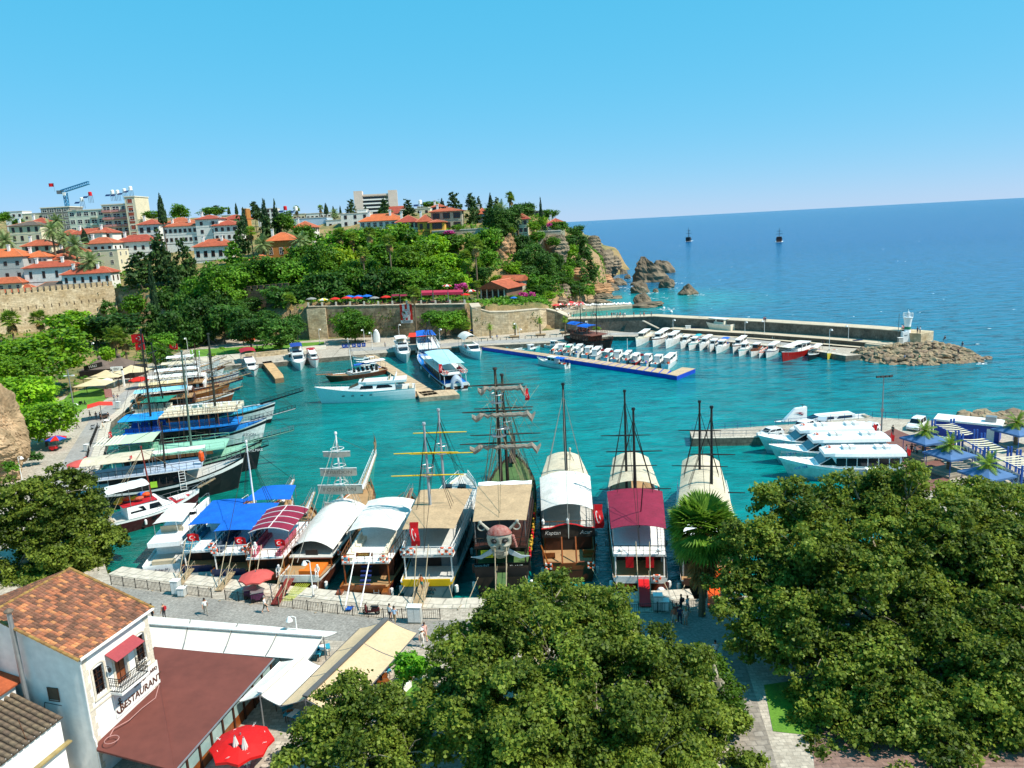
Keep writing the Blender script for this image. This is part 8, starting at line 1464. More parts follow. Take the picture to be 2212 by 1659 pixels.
r_,h_,zu_,z0_=ship('white and blue boat with rope-net masts behind the shark boat',at(918,752,0),at(935,792,0),6.4,1.6,(BOT,HW,HW,HWB,WHITE),ud=(.02,.7,2.3),cans=[(.04,.4,2.2,.95,PB,{'arch':.2})],masts=[(.35,929,690,.12,ROPED,{'ratl':1}),(.5,953,688,.12,ROPED,{'ratl':1})],railm=WHITE,cabm=W_BLUE,group=gf,udm=WHITE,ropes=False)
r_,h_=motor_yacht('white excursion boat with arched white canopy near the blue pontoon',at(1006,757,0),at(1037,777,0),5.0,1.7,GEL,False,None,'',group=gf);canopy(r_,h_.x(.0),h_.x(.5),4.6,4.4,4.6,CANVAS,1.3,zdeck=1.6);lifebuoy(r_,(h_.x(.45),-2.0,2.9),'Y')
r_,h_,zu_,z0_=ship('dark red-brown pirate ship with blue canopies by the breakwater',at(1234,742,0),at(1318,757,0),6.6,2.0,(HB,HB,mat('ship_redbrown','4c241c',.5,.3,1),HB,mat('ship_redbrown','4c241c')),ud=(.04,.72,2.4),cans=[(.04,.3,2.4,.7,BLUE,{'arch':.5}),(.34,.6,2.2,.8,BLUE,{'arch':.4})],masts=[(.28,1252,632,.2,BLACK,{}),(.66,1287,638,.2,BLACK,{})],railm=mat('rail_redbrown','6a3a2c',.6),cabm=mat('ship_redbrown','4c241c'),group='ships inside the breakwater',udm=mat('deck_redbrown','7a4a3c',.7),bow=1.6,stern=.8,benches=mat('deck_redbrown','7a4a3c'),name='pirate_ship',cat='ship')
for i,(x,y,L,m)in enumerate([(1488,521,26,BLACK),(1683,522,22,mat('far_redbrown','4a2a24',.6))]):
 p=U(x,y,0);s=mp(p);hgt=30*s;root=thing('distant_ship',['small dark two-masted ship farther out on the open sea','reddish three-storey pirate ship sailing on the open sea'][i],'ship',p,R(70));h=Hull(root,L,7.5,3.2,2.4,1.6,.8,2,(HB,HB,m,HB,m),WOODD);b=MB();b.box(h.x(.04),h.x(.5),-3,3,3,6);b.obj('sterncastle',m,root)
 for q in(.3,.6):b=MB();b.tube((h.x(q),0,2),(h.x(q),0,hgt*(1-.2*(q>.5))),.3,.2);b.tube((h.x(q),-4,hgt*.55),(h.x(q),4,hgt*.55),.14);b.tube((h.x(q),-3,hgt*.75),(h.x(q),3,hgt*.75),.12);b.obj('mast',BLACK,root)
 b=MB();b.add([(h.x(0)-3,-3,.04),(h.x(1)+2,-5,.04),(h.x(1)+3,5,.04),(h.x(0)-3,3,.04)],[(0,1,2,3)]);b.obj('wake',FOAM,root)
 # sea buses on the right
def seabus(lab,S,Bw,nm):
 S,Bw=Vector((S[0],S[1],0)),Vector((Bw[0],Bw[1],0));L=(Bw-S).length;c=(S+Bw)/2;root=thing('sea_bus',lab,'ferry',c,az(S,Bw),'white sea buses side by side');B=4.8;h=Hull(root,L,B,1.9,1.1,0,.92,1.6,(HWB,HWB,HW,GEL,GEL),GEL,full=.5);z0=1.5
 def sec(x,k,zt,kt):return[(x,-B*k,z0),(x,B*k,z0),(x,B*kt,zt),(x,-B*kt,zt)]
 x0,x1=h.x(.03),h.x(.66);b=MB();b.rings([sec(x0,.45,z0+2.1,.43),sec(x1-L*.06,.45,z0+2.1,.42),sec(x1+L*.06,.40,z0+.75,.36),sec(x1+L*.14,.28,z0+.55,.24)]);ca=b.obj('cabin',GEL,root)
 r_=MB();r_.rings([[(x,-B*k,z0+2.11+d),(x,B*k,z0+2.11+d),(x,B*k*.93,z0+2.55+d),(x,0,z0+2.68+d),(x,-B*k*.93,z0+2.55+d)]for x,k,d in((x0-.6,.46,0),(x0+L*.4,.47,0),(x1-L*.08,.45,0),(x1+.1,.36,-.18))]);ro=r_.obj('roof',GEL,root)
 n=6
 for sg in(-1,1):
  for i in range(n):
   xa,xb=x0+.25+(x1-x0-L*.1)*i/n,x0+.2+(x1-x0-L*.1)*(i+.94)/n;q=MB();q.add([(xa,sg*(B*.447+.02),z0+.75),(xb,sg*(B*.447+.02),z0+.75),(xb,sg*(B*.435+.02),z0+1.85),(xa,sg*(B*.435+.02),z0+1.85)],[(0,1,2,3)]if sg<0 else[(3,2,1,0)]);q.obj('window',GLASS,ca)
 xa,xb=x1-L*.06,x1+L*.06;f=lambda t,y:(xa+(xb-xa)*t+.05,y,z0+2.1-1.35*t+.05);q=MB();q.add([f(.92,-B*.34),f(.92,B*.34),f(.1,B*.4),f(.1,-B*.4)],[(0,1,2,3)]);q.obj('windscreen',mat('tinted_glass','3c6670',.1,.2,1,spec=.8),ca)
 for sg in(-1,1):q=MB();q.add([(xa+.1,sg*B*.435,z0+1.95),(xb-.1,sg*B*.395,z0+.85),(xa-.6,sg*B*.452,z0+.85)],[(0,1,2)]if sg>0 else[(2,1,0)]);q.obj('side_screen',GLASS,ca);text(nm,.5,mat('seabus_blue','1f3f8a',.4),root,(h.x(.8),sg*(h.hb(.8)*.97+.06),h.zs(.8)*.82),(R(90),0,(R(-22)if sg<0 else R(180+22))),.01)
 for q in(.12,.2,.42,.48):b=MB();b.box(h.x(q)-.35,h.x(q)+.35,-.7,.7,z0+2.66,z0+3.05);b.obj('liferaft',WHITE,ro)
 lifebuoy(ro,(h.x(.6),-.6,z0+2.75),'Z',.3);F=[(h.x(q,.95),h.hb(q)*.92,h.zs(q))for q in(.74,.86,.97)];rail_along(root,F+[(p[0],-p[1],p[2])for p in reversed(F)],.7,STEEL,.9,.025,mid=1)
 b=MB();b.ring((h.x(.1),-B*.47,z0+.45),.28,.06,'Y',14,4);b.obj('round_emblem',NAVY,root);turk_flag(root,(h.x(0)-.2,0,1.8),1.4,.9,1,2.6,-.6);b=MB();b.tube((h.x(.42),-2.6,-.5),(h.x(.42),-2.6,2.6),.14,n=8);b.obj('fender_pole',WHITE,root)
 return root
for i,(sx,sy,bx,by,nm)in enumerate([(1942,1030,1702,1030,'ADB. TERMESSOS'),(1908,996,1680,1000,'ADB. OLYMPOS'),(1872,972,1655,978,'ADB. ASPENDOS')]):
 seabus(['nearest white sea bus with dark windows, front one of three','middle white sea bus of the three','rear white sea bus beside the pier'][i],at(sx,sy,0),at(bx,by,0),nm)
r_,h_=cabin_boat('small blue and white cabin boat in front of the sea buses',at(1838,1045),at(1950,1040),2.8,(NAVY,HTQ),None,'mid',WHITE,group='boats by the right pier',clutter=77)
for i,(x,y)in enumerate([(1868,1062),(1930,1060),(1965,1056)]):cabin_boat(f"orange inflatable raft behind the plane tree, {nth(i)} from the sea buses",at(x,y),at(x+40,y-4),2.0,(ORANGE,ORANGE),None,'none',ORANGE,group='orange rafts',clutter=0,name='inflatable_raft')
p0,p1=U(1890,901,QZ),U(1690,919,QZ);S_,B_w=(p0.x+1,p0.y+3.2),(p1.x,p1.y+3.2);r_,h_=motor_yacht('low white fast boat with a tail fin behind the pier',S_,B_w,4.0,1.3,GEL,False,None,'',group='boats by the right pier')
b=MB();x=h_.x(.78);b.add([(x-1.8,-.7,1.8),(x+2.6,-.5,1.8),(x+.3,-.35,5.4),(x-1.9,-.45,5.7),(x-1.8,.7,1.8),(x+2.6,.5,1.8),(x+.3,.35,5.4),(x-1.9,.45,5.7)],[(0,1,2,3),(7,6,5,4),(0,4,5,1),(1,5,6,2),(2,6,7,3),(3,7,4,0)]);so=b.obj('tail_fin',GEL,r_);b=MB();b.plate([(x-1.4,.62,3.9),(x-.6,.6,4.3),(x+.6,.56,4.2),(x-.5,.62,4.0)],.02);b.plate([(x-1.2,.63,3.5),(x-.4,.62,4.1),(x-.2,.62,4.0),(x-.9,.64,3.4)],.02);b.obj('wing_emblem',mat('emblem_maroon','8a2440',.5),so);b=MB();b.tube((x-1.2,0,5.6),(x-1.2,0,6.4),.05);b.tube((x-1.6,0,6.3),(x-.8,0,6.4),.08);b.obj('radar',IRON,so);r_.scale=(.95,.8,.6)
# cars
def car(lab,p,rz,kind='hatch',m=None,group='cars parked on the pier'):
 m=m or mat('white_car_paint','e8e8e6',.25,.04,1,spec=.6,coat=.5);L,W=(4.2,1.75)if kind=='hatch' else(4.4,1.82);root=thing('parked_car',lab,'car',p,rz,group);H1,H2=(.85,1.46)if kind=='hatch' else(.95,1.82)
 prof={'hatch':[(-2.08,.32),(-2.1,.75),(-1.95,.92),(-1.0,.94),(.75,.92),(1.75,.78),(2.08,.6),(2.1,.3)],'van':[(-2.2,.32),(-2.2,.95),(-2.15,1.0),(.9,1.02),(1.0,1.0),(1.95,.86),(2.2,.62),(2.2,.3)]}[kind]
 b=MB();rr=[[(x,y,z)for x,z in prof]for y in()];secs=[]
 for y,k in((-W/2,.96),(-W/2+.08,1.0),(W/2-.08,1.0),(W/2,.96)):secs.append([(x*(1 if k==1 else .985),y,.3+(z-.3)*k)for x,z in prof])
 b.rings(secs);b.obj('body',m,root)
 cab={'hatch':[(-1.98,.92),(-1.55,1.42),(-.3,1.48),(.35,1.42),(1.15,.9)],'van':[(-2.16,1.0),(-2.1,1.74),(-.5,1.82),(.35,1.74),(1.1,.98)]}[kind]
 c=MB();c.rings([[(x,y*W/2*(1-.16*(z-.9)/.6),z)for x,z in cab]for y in(-.97,.97)]);c.obj('cabin',m,root)
 for sg in(-1,1):
  g=MB();gl=[(cab[1][0]+.05,1.0 if kind=='van' else .98),(cab[1][0]+.12,cab[1][1]-.1),(cab[3][0]-.05,cab[3][1]-.1),(cab[4][0]-.28,1.02)];yy=lambda z:sg*(.97*W/2*(1-.16*(z-.9)/.6)+.012)
  for f0,f1 in((0,.46),(.52,1)):
   lo,hi=Vector((gl[0][0],gl[0][1])),Vector((gl[1][0],gl[1][1]));lo2,hi2=Vector((gl[3][0],gl[3][1])),Vector((gl[2][0],gl[2][1]));P=[lo.lerp(lo2,f0),lo.lerp(lo2,f1),hi.lerp(hi2,f1),hi.lerp(hi2,f0)];g=MB();g.add([(q[0],yy(q[1]),q[1])for q in P],[(0,1,2,3)]if sg<0 else[(3,2,1,0)]);g.obj('window',GLASS,root)
  d=MB();d.box(-.02,.02,sg*(W/2-.005)-.008,sg*(W/2-.005)+.008,.45,.85);d.obj('door_gap',IRON,root);d=MB();d.cbox((.85,sg*(W/2+.08),1.02),(.12,.18,.12));d.obj('mirror',m,root)
  for x in(-1.3,1.32):w=MB();w.tube((x,sg*(W/2-.16),.32),(x,sg*(W/2+.01),.32),.32,n=14);wo=w.obj('wheel',BLACK,root);w=MB();w.tube((x,sg*(W/2+.005),.32),(x,sg*(W/2+.02),.32),.2,n=10);w.obj('rim',STEEL,wo)
  hl=MB();hl.cbox((2.0 if kind=='hatch' else 2.12,sg*.62,.68),(.18,.35,.16),0,0,R(20));hl.obj('headlight',mat('headlight_glass','cfd6d8',.1,.1,2,spec=.8),root);tl_=MB();tl_.cbox((-2.08 if kind=='hatch' else-2.2,sg*.72,.95),(.06,.18,.3));tl_.obj('tail_light',RED,root)
 def scr(a,e,nm,off_):g=MB();n=Vector((-(e[1]-a[1]),e[0]-a[0])).normalized()*off_;g.add([(a[0]+n[0],-W*.4,a[1]+n[1]),(a[0]+n[0],W*.4,a[1]+n[1]),(e[0]+n[0],W*.37,e[1]+n[1]),(e[0]+n[0],-W*.37,e[1]+n[1])],[(0,1,2,3)]if off_>0 else[(3,2,1,0)]);g.obj(nm,GLASS,root)
 A,E=Vector(cab[4]),Vector(cab[3]);g=MB();nr=Vector((E.y-A.y,-(E.x-A.x))).normalized()*.015;a2,e2=A.lerp(E,.12),A.lerp(E,.9);g.add([(a2.x+nr.x,-W*.42,a2.y+nr.y),(a2.x+nr.x,W*.42,a2.y+nr.y),(e2.x+nr.x,W*.38,e2.y+nr.y),(e2.x+nr.x,-W*.38,e2.y+nr.y)],[(0,1,2,3)]);g.obj('windscreen',GLASS,root)
 A,E=Vector(cab[0]),Vector(cab[1]);g=MB();nr=Vector((-(E.y-A.y),E.x-A.x)).normalized()*.015;a2,e2=A.lerp(E,.2),A.lerp(E,.88);g.add([(a2.x+nr.x,W*.4,a2.y+nr.y),(a2.x+nr.x,-W*.4,a2.y+nr.y),(e2.x+nr.x,-W*.36,e2.y+nr.y),(e2.x+nr.x,W*.36,e2.y+nr.y)],[(0,1,2,3)]);g.obj('rear_window',GLASS,root)
 b=MB();b.box(2.08,2.14,-.5,.5,.38,.55);b.box(-.3,.3,0,0,0,0)if False else None;b.obj('grille',BLACK,root);return root
def zp(k,x,y):return Z(k,x,y,QZ+.01)
car('white hatchback at the seaward end of the pier',zp(28,335,455),R(200));car('white panel van on the pier beside the hatchback',zp(28,570,420),R(215),'van');car('grey panel van on the pier',zp(28,715,408),R(245),'van',mat('grey_car_paint','a2a7aa',.3,.05,1,coat=.5));car('white compact car with pale windscreen in the middle of the pier',zp(28,1060,425),R(215));car('white van parked near the blue kiosk',zp(28,1415,395),R(225),'van');car('white saloon half hidden behind the palm canopy',zp(28,1590,530),R(130))
# right quay furniture
mroot=thing('light_mast','tall floodlight mast on the right pier','lamp',zp(28,1155,455));top=Z(28,1168,15,None,mroot.location.y);hh=top.z-QZ;b=MB();b.tube((0,0,0),(0,0,hh),.14,.08,8);b.obj('pole',STEEL,mroot);b=MB();b.tube((-1.1,0,hh),(1.1,0,hh),.05);b.obj('crossbar',IRON,mroot)
for i in range(4):b=MB();b.cbox((-1.0+i*.66,-.2,hh+.1),(.5,.4,.28),0,R(-25));b.obj('floodlight',IRON,mroot)
b=MB();b.cbox((0,0,hh*.45),(.4,.3,.5));b.obj('camera_box',STEEL,mroot)
SLAT=mat('cream_slat','dccfae',.8,.1,.8);BLP=mat('blue_post','1d4fa0',.5,.12,1)
for i,P in enumerate([[(500,205),(660,198),(858,292),(700,305)],[(735,330),(920,323),(1148,440),(950,447)],[(1010,480),(1225,468),(1480,590),(1270,606)]]):
 root=thing('pergola',f"blue-posted pergola with cream canvas slats, {nth(i)} from the kiosk",'pergola',(0,0,0),0,'pergolas on the right quay');zz=QZ+3.3;a,e,f,g=[Z(36,x,y,zz)for x,y in P];n=7
 for k in range(n):
  f0,f1=(k+.12)/n,(k+.82)/n;b=MB();b.sheet(lambda u,v:tuple(a.lerp(g,f0+(f1-f0)*v).lerp(e.lerp(f,f0+(f1-f0)*v),u)+Vector((0,0,-.12*math.sin(u*math.pi)+.08*v))),5,1,.03);b.obj('slat',SLAT,root)
 for q in(a,e,f,g):
  for d in(-.22,.22):b=MB();b.box(q.x+d-.1,q.x+d+.1,q.y-.1,q.y+.1,QZ,zz+.7);b.obj('post',BLP,root)
 b=MB();b.tube(a,g,.08);b.tube(e,f,.08);b.obj('beam',BLP,root)
def palm_canopy(i,cx,cy,bx,by,lab,plab):
 q=zp(36,bx,by);root=thing('planter_canopy',lab,'canopy',q,R(18),'blue canopies round palm planters');b=MB();b.box(-1.5,1.5,-1.5,1.5,0,.55);b.obj('planter',mat('planter_concrete','a49a88',.9,.2,1),root);b=MB();b.box(-1.95,1.95,-1.95,1.95,0,.28);b.obj('bench_step',mat('bench_stone','8d8474',.9,.2,1),root)
 CB=mat('slate_blue_canopy','4a6f9c',.75,.15,.8,trans=.1);w=2.3;zt=2.7
 for k in range(4):a0=k*math.pi/2+math.pi/4;p=lambda a,r,z:(r*math.cos(a)*1.414,r*math.sin(a)*1.414,z);b=MB();b.add([p(a0,w,zt),p(a0+math.pi/2,w,zt),p(a0+math.pi/2,.55,zt+.75),p(a0,.55,zt+.75)],[(0,1,2,3)]);b.add([p(a0,w,zt),p(a0+math.pi/2,w,zt),p(a0+math.pi/2,w,zt-.25),p(a0,w,zt-.25)],[(3,2,1,0)]);b.obj('canopy_panel',CB,root)
 for sx in(-1,1):
  for sy in(-1,1):b=MB();b.tube((sx*1.9,sy*1.9,0),(sx*1.9,sy*1.9,zt),.05);b.obj('post',BLP,root)
 t=thing('palm_tree',plab,'palm tree',(q.x,q.y,QZ+.55),i,'palms in planters');b=MB();b.tube((0,0,0),(0,0,3.2),.3,.24,8);b.obj('trunk',PALMB,t);put('fronds',DPG[i%2],t,(0,0,3.3),i,1.9)
for i,a in enumerate([(400,345,415,485,'blue canopy around the palm planter beside the seated group'),(650,495,625,620,'blue canopy around the second palm planter on the quay'),(990,670,945,800,'blue canopy around the palm planter half hidden by plane leaves'),(1170,300,1195,410,'blue canopy around the palm planter behind the pergolas')]):palm_canopy(i,*a,['short palm rising through the canopy by the seated group','short palm rising through the second canopy','short palm in the planter half hidden by plane leaves','short palm in the planter behind the pergolas'][i])
root=thing('kiosk','blue kiosk with flat white roof beside the rocks','kiosk',zp(36,790,320),R(-38));b=MB();b.box(-4.2,4.2,-1.6,1.6,0,2.6);b.obj('wall',mat('kiosk_blue','1a3f9a',.5,.15,.8),root);b=MB();b.box(-4.5,4.5,-1.9,1.9,2.61,2.9);b.obj('roof',WHITE,root);b=MB();b.box(2.6,3.6,-1.64,-1.6,.1,2.1);b.obj('door',WHITE,root);b=MB();b.box(2.2,3.6,-.6,.6,2.91,3.7);b.obj('air_unit',STEEL,root)
root=thing('gate_fence','quay fence hung with white panels bearing round blue emblems','fence',(0,0,0));a,e=zp(36,740,470),zp(36,1300,790);n=9
for i in range(n):
 p,q=a.lerp(e,(i+.06)/n),a.lerp(e,(i+.94)/n);b=MB();b.plate([(p.x,p.y,QZ+.2),(q.x,q.y,QZ+.2),(q.x,q.y,QZ+1.7),(p.x,p.y,QZ+1.7)],.03);po=b.obj('panel',WHITE,root);m=(p+q)/2;d=(q-p).normalized();nv=Vector((d.y,-d.x,0));ring=MB();M=Matrix(((d.x,nv.x,0,m.x+nv.x*.02),(d.y,nv.y,0,m.y+nv.y*.02),(0,0,1,QZ+.95),(0,0,0,1)));ring.ring((0,0,0),.36,.05,'Y',16,4);ring.box(-.05,.05,-.03,.03,-.24,.24);ring.box(-.2,.2,-.03,.03,-.06,.06);ring.v=[tuple(M@Vector(v))for v in ring.v];ring.obj('emblem',NAVY,po)
for i in range(n+1):p=a.lerp(e,i/n);b=MB();b.tube((p.x,p.y,QZ),(p.x,p.y,QZ+1.8),.06);b.obj('post',BLP,root)
def simple_rail(name,lab,pts,h=1.0,m=STEEL,sp=2.0,r=.035):
 root=thing(name,lab,'railing',(0,0,0))
 for a,e in zip(pts,pts[1:]):
  for dz in(h,h*.5):b=MB();b.tube(a+Vector((0,0,dz)),e+Vector((0,0,dz)),r,n=4);b.obj('rail',m,root)
  n=max(1,int((e-a).length/sp))
  for i in range(n+1):p=a.lerp(e,i/n);b=MB();b.tube(p,p+Vector((0,0,h)),r,n=5);b.obj('post',m,root)
 return root
BLR=mat('blue_rail','2c5c8c',.5,.1,1)
simple_rail('pier_railing','grey-blue railing along the near edge of the right pier',uz([(1500,944),(1640,942),(1760,941)]),1.0,mat('grey_rail','6d7c84',.5));simple_rail('pier_railing','blue railing along the seaward edge of the right pier',uz([(1495,932),(1566,928),(1730,917),(1794,910),(1884,903),(2030,911)]),1.15,BLR)
# lighthouse
p=Z(6,915,745,LZ-.02);root=thing('lighthouse','small white lighthouse with green band on the breakwater head','lighthouse',p);hh=Z(6,950,470,None,p.y).z-p.z;b=MB();b.lathe([(1.15,0),(1.0,1.0),(.82,2.4),(.74,hh*.55),(.8,hh*.75),(1.02,hh-.25),(1.15,hh),(1.15,hh+.15)],20);b.obj('tower',GEL,root,False);b=MB();b.lathe([(.765,hh*.53),(.775,hh*.53),(.785,hh*.64),(.775,hh*.64)],20);b.obj('green_band',mat('band_green','0f7d5c',.5),root)
b=MB();b.box(-1.7,-.3,-1.3,.4,0,2.9);b.obj('annex',GEL,root);text('ANT',.45,IRON,root,(-1.0,-1.32,2.0),(R(90),0,0),.01);rail_along(root,[(1.15*math.cos(a),1.15*math.sin(a),hh+.15)for a in[6.283*i/10 for i in range(10)]],1.0,WHITE,.6,.04,closed=True);b=MB();b.lathe([(.35,hh+.15),(.35,hh+1.1),(.42,hh+1.15),(.1,hh+1.7),(.04,hh+2.1)],10);b.obj('lantern',mat('lantern_glass','c8cdd0',.2,.1,2),root)
p=Z(6,822,635,TZ+.2);root=thing('signal_pole','thin grey pole on the breakwater wall beside the lighthouse','pole',p);b=MB();b.tube((0,0,0),(0,0,4.6),.07);b.lathe([(.12,0),(.1,.1),(.05,.15)],8,(0,0,4.6));b.obj('pole',mat('pole_bluegrey','5e7a84',.5),root)
p=Z(6,840,760,LZ);root=thing('electric_cabinet','grey cabinet at the foot of the lighthouse','cabinet',p);b=MB();b.box(-.55,.55,-.4,.4,0,1.5);b.obj('case',STEEL,root);b=MB();b.box(-.6,.6,-.45,.45,1.505,1.6);b.obj('cap',WHITE,root);b=MB();b.box(-.5,-.02,-.42,-.4,.1,1.4);b.box(.02,.5,-.42,-.4,.1,1.4);b.obj('door',W_GREY,root)
# iron fence along the promenade
def fence(lab,pts,sec=1.65,nb=9,gap=()):
 root=thing('iron_fence',lab,'fence',(0,0,0),0,'promenade fences');pm=MB();pm.box(-.035,.035,-.035,.035,0,1.12);pm=pm.mesh('post',IRON);bm_=MB();bm_.box(-.014,.014,-.014,.014,.1,.98);bm_=bm_.mesh('bar',IRON)
 for a,e in zip(pts,pts[1:]):
  n=max(1,round((e-a).length/sec));ang=az(a,e)
  for i in range(n):
   p,q=a.lerp(e,i/n),a.lerp(e,(i+1)/n);put('post',pm,root,p,ang)
   for z in(.1,.98):b=MB();b.tube(p+Vector((0,0,z)),q+Vector((0,0,z)),.02,n=4);b.obj('rail',IRON,root)
   for k in range(1,nb):put('bar',bm_,root,p.lerp(q,k/nb),ang)
  put('post',pm,root,e,ang)
 return root
fence('black iron fence on the left part of the promenade',uz([(241,1263),(375,1282),(458,1292)]));fence('long black iron fence in front of the moored tour boats',uz([(488,1296),(602,1311),(730,1327),(829,1337),(951,1338)]));fence('black iron fence on the promenade right of the plane tree',uz([(1300,1331),(1420,1324),(1520,1317)]));fence('iron fence along the west lane near the ticket stands',uz([(185,1010),(196,965),(212,925)]),2.0,8)
simple_rail('quay_railing','dark railing on the west quay beside the maroon cruiser',uz([(175,1110),(255,1100)]),1.0,IRON,1.6)
def lamp(lab,x,yb,h=4.2,side=-1,k=None,group='white quay lamps'):
 p=(U(x,yb,QZ)if k is None else Z(k,x,yb,QZ));root=thing('street_lamp',lab,'lamp',p,0,group);b=MB();b.tube((0,0,0),(0,0,h),.07,.05,8);b.path([(0,0,h),(side*.25,0,h+.12),(side*.55,0,h+.05)],.035,5);b.obj('pole',WHITE,root);b=MB();b.lathe([(.06,.2),(.16,.1),(.3,-.18),(.3,-.22),(.05,-.2)],12,(side*.55,0,h-.1));b.obj('lamp_shade',WHITE,root);b=MB();b.box(-.12,.12,-.12,.12,0,.3);b.obj('base',STEEL,root);return root
lamp('white bell lamp on the front quay beside the varnished gulet',865,362,3.9,-1,32);lamp('white bell lamp rising over the off-white awnings',760,802,3.6,-1,32)
for i,(x,y,h)in enumerate([(407,763,5),(691,743,5),(805,756,5.5),(863,733,5),(788,745,5),(951,745,5),(1116,729,4.6),(1123,740,4.2),(1270,722,4.2),(1454,726,5),(1494,712,4),(1609,729,4.6),(1651,730,5),(1791,757,5.4),(1832,745,5.2)]):lamp(f"white bell lamp on the far quay, {nth(i)} counting along it from the red flag",x,y,h,1 if i%2 else-1)
lamp('bell lamp at the near left beside the rock face',250,640,4.2,1,23);lamp('bell lamp beside the brown tents',1040,640,5,1,7)
p=Z(7,840,1320,QZ);root=thing('lamp_mast','tall grey camera and lamp mast on the west lane','lamp',p);tp_=Z(7,775,770,None,p.y);hh=tp_.z-QZ;b=MB();b.tube((0,0,0),(0,0,hh),.16,.1,8);b.obj('pole',STEEL,root);b=MB();b.tube((-.8,0,hh*.88),(.9,0,hh*.88),.05);b.cbox((.9,0,hh*.88),(.6,.3,.25));b.cbox((-.7,0,hh*.88),(.5,.3,.2));b.obj('floodlight',WHITE,root);b=MB();b.lathe([(.06,.2),(.3,-.15),(.05,-.15)],10,(.7,0,hh*.3));b.tube((0,0,hh*.3+.3),(.7,0,hh*.3+.15),.04);b.obj('lamp_shade',WHITE,root)
gq2='quayside parasols'
def stand(lab,p,rz=0,m=RED):
 t=thing('vendor_cart',lab,'cart',p,rz,'vendor carts');b=MB();b.box(-.6,.6,-.4,.4,.25,1.0);b.obj('body',m,t);b=MB();b.box(-.65,.65,-.45,.45,1.005,1.06);b.obj('counter',STEEL,t)
 for sx in(-.45,.45):b=MB();b.tube((sx,-.42,.25),(sx,.42,.25),.24,n=10);b.obj('wheel',BLACK,t)
q=Z(37,848,600,QZ);parasol('faded red parasol by the promenade fence',q,1.75,2.5,[mat('faded_red','d25a52',.75,.12,1,trans=.2)],gq2,drop=.3);q=Z(23,905,560,QZ);parasol('large faded red parasol on the west quay',q,2.0,2.6,[mat('faded_red','d25a52')],gq2,drop=.3)
q=Z(23,640,270,QZ);parasol('red and blue striped parasol over a vendor cart',q,1.8,2.6,[PR,mat('parasol_cobalt','2a62c8',.7,trans=.2)],gq2,drop=.3);stand('red snack cart under the striped parasol',q+Vector((-.2,-.9,0)))
q=Z(7,1555,975,QZ);parasol('bright red parasol beside the tented cafe',q,2.6,3.0,[PR],gq2,drop=.3);q=Z(21,1390,395,QZ);parasol('blue parasol at the wall corner',q,2.0,2.6,[PB],gq2);q=Z(4,155,1180,8.6);parasol('small blue parasol on the rubble wall terrace',(q.x,q.y,ground(q.x,q.y)),1.3,2.3,[PB],gq2)
q=Z(7,1130,1310,QZ);root=thing('shade_sail','large orange-red butterfly awning over the west lane stand','awning',q,R(28));ORR=mat('orange_red_canvas','e8402a',.7,.08,1,trans=.2)
for sg in(-1,1):b=MB();b.plate([(0,-2.2,3.3),(sg*2.4,-2.2,2.9),(sg*2.4,2.2,2.9),(0,2.2,3.3)],.05);b.obj('canopy_panel',ORR,root)
for sy in(-1.2,1.2):b=MB();b.tube((0,sy,0),(0,sy,3.3),.06);b.obj('post',STEEL,root)
stand('dark ticket stand under the orange-red awning',q+Vector((.6,-.3,0)),.4,mat('stand_brown','5a4438',.7))
for i,(k,x,y)in enumerate([(23,900,600),(37,845,640),(37,800,620)]):stand(['dark ticket desk under the faded red parasol on the west quay','purple ticket desk under the faded red parasol by the fence','small plum-coloured stand beside the purple ticket desk'][i],Z(k,x,y,QZ),.3,mat('plum_cloth','5c2c50',.8))
c=Z(7,1190,900,QZ);root=thing('tented_cafe','cafe with brown and cream tent roofs on the west quay','cafe',c);TB=mat('brown_tent','6a5a50',.85,.15,.8);TC=mat('cream_tent','d8c49c',.8,.12,.8,trans=.12)
def tent(x,y,Y,w,d,z,hgt,m,cap=None):
 p=U(x,y,Y=Y);zz=z
 b=MB();P=[(-w/2,-d/2),(w/2,-d/2),(w/2,d/2),(-w/2,d/2)];o=p-c;o.z=zz-QZ;n=6
 for i in range(4):
  a,e=P[i],P[(i+1)%4]
  for k in range(n):
   f0,f1=k/n,(k+1)/n;g0,g1=(1-f0),(1-f1);zf=lambda f:hgt*(f**1.35);b.add([(o.x+a[0]*g0,o.y+a[1]*g0,o.z+zf(f0)),(o.x+e[0]*g0,o.y+e[1]*g0,o.z+zf(f0)),(o.x+e[0]*g1,o.y+e[1]*g1,o.z+zf(f1)),(o.x+a[0]*g1,o.y+a[1]*g1,o.z+zf(f1))],[(0,1,2,3)])
 t=b.obj('tent_roof',m,root)
 if cap:b=MB();b.lathe([(.5,0),(.45,.4),(.6,.45),(.05,1.0)],8,(o.x,o.y,o.z+hgt-.1));b.obj('tent_cap',cap,t)
 b=MB()
 for a in P:b.tube((o.x+a[0],o.y+a[1],0),(o.x+a[0],o.y+a[1],o.z),.07)
 b.obj('tent_pole',WOODD,t)
tent(215,778,212,8.5,8,QZ+2.8,2.4,TB,TB);tent(258,776,214,8.5,8,QZ+2.8,2.4,TB,TB);tent(228,800,196,9,6,QZ+2.9,1.6,TC);tent(203,812,186,8,6,QZ+2.8,1.4,TC);tent(283,795,202,9,6,QZ+2.9,1.6,TC)
a0,a1=Z(7,1030,905,QZ+2.9),Z(7,1230,850,QZ+2.9);b=MB();b.plate([a0-c+Vector((1.6,-2.4,-.7)),a1-c+Vector((1.6,-2.4,-.7)),a1-c,a0-c],.05);b.obj('awning_panel',CANVAS,root);b=MB();b.box(-9,6,3,11,0,2.6);b.obj('back_wall',DARKIN,root)
p=Z(7,1265,960,QZ);b=MB();d=p-c
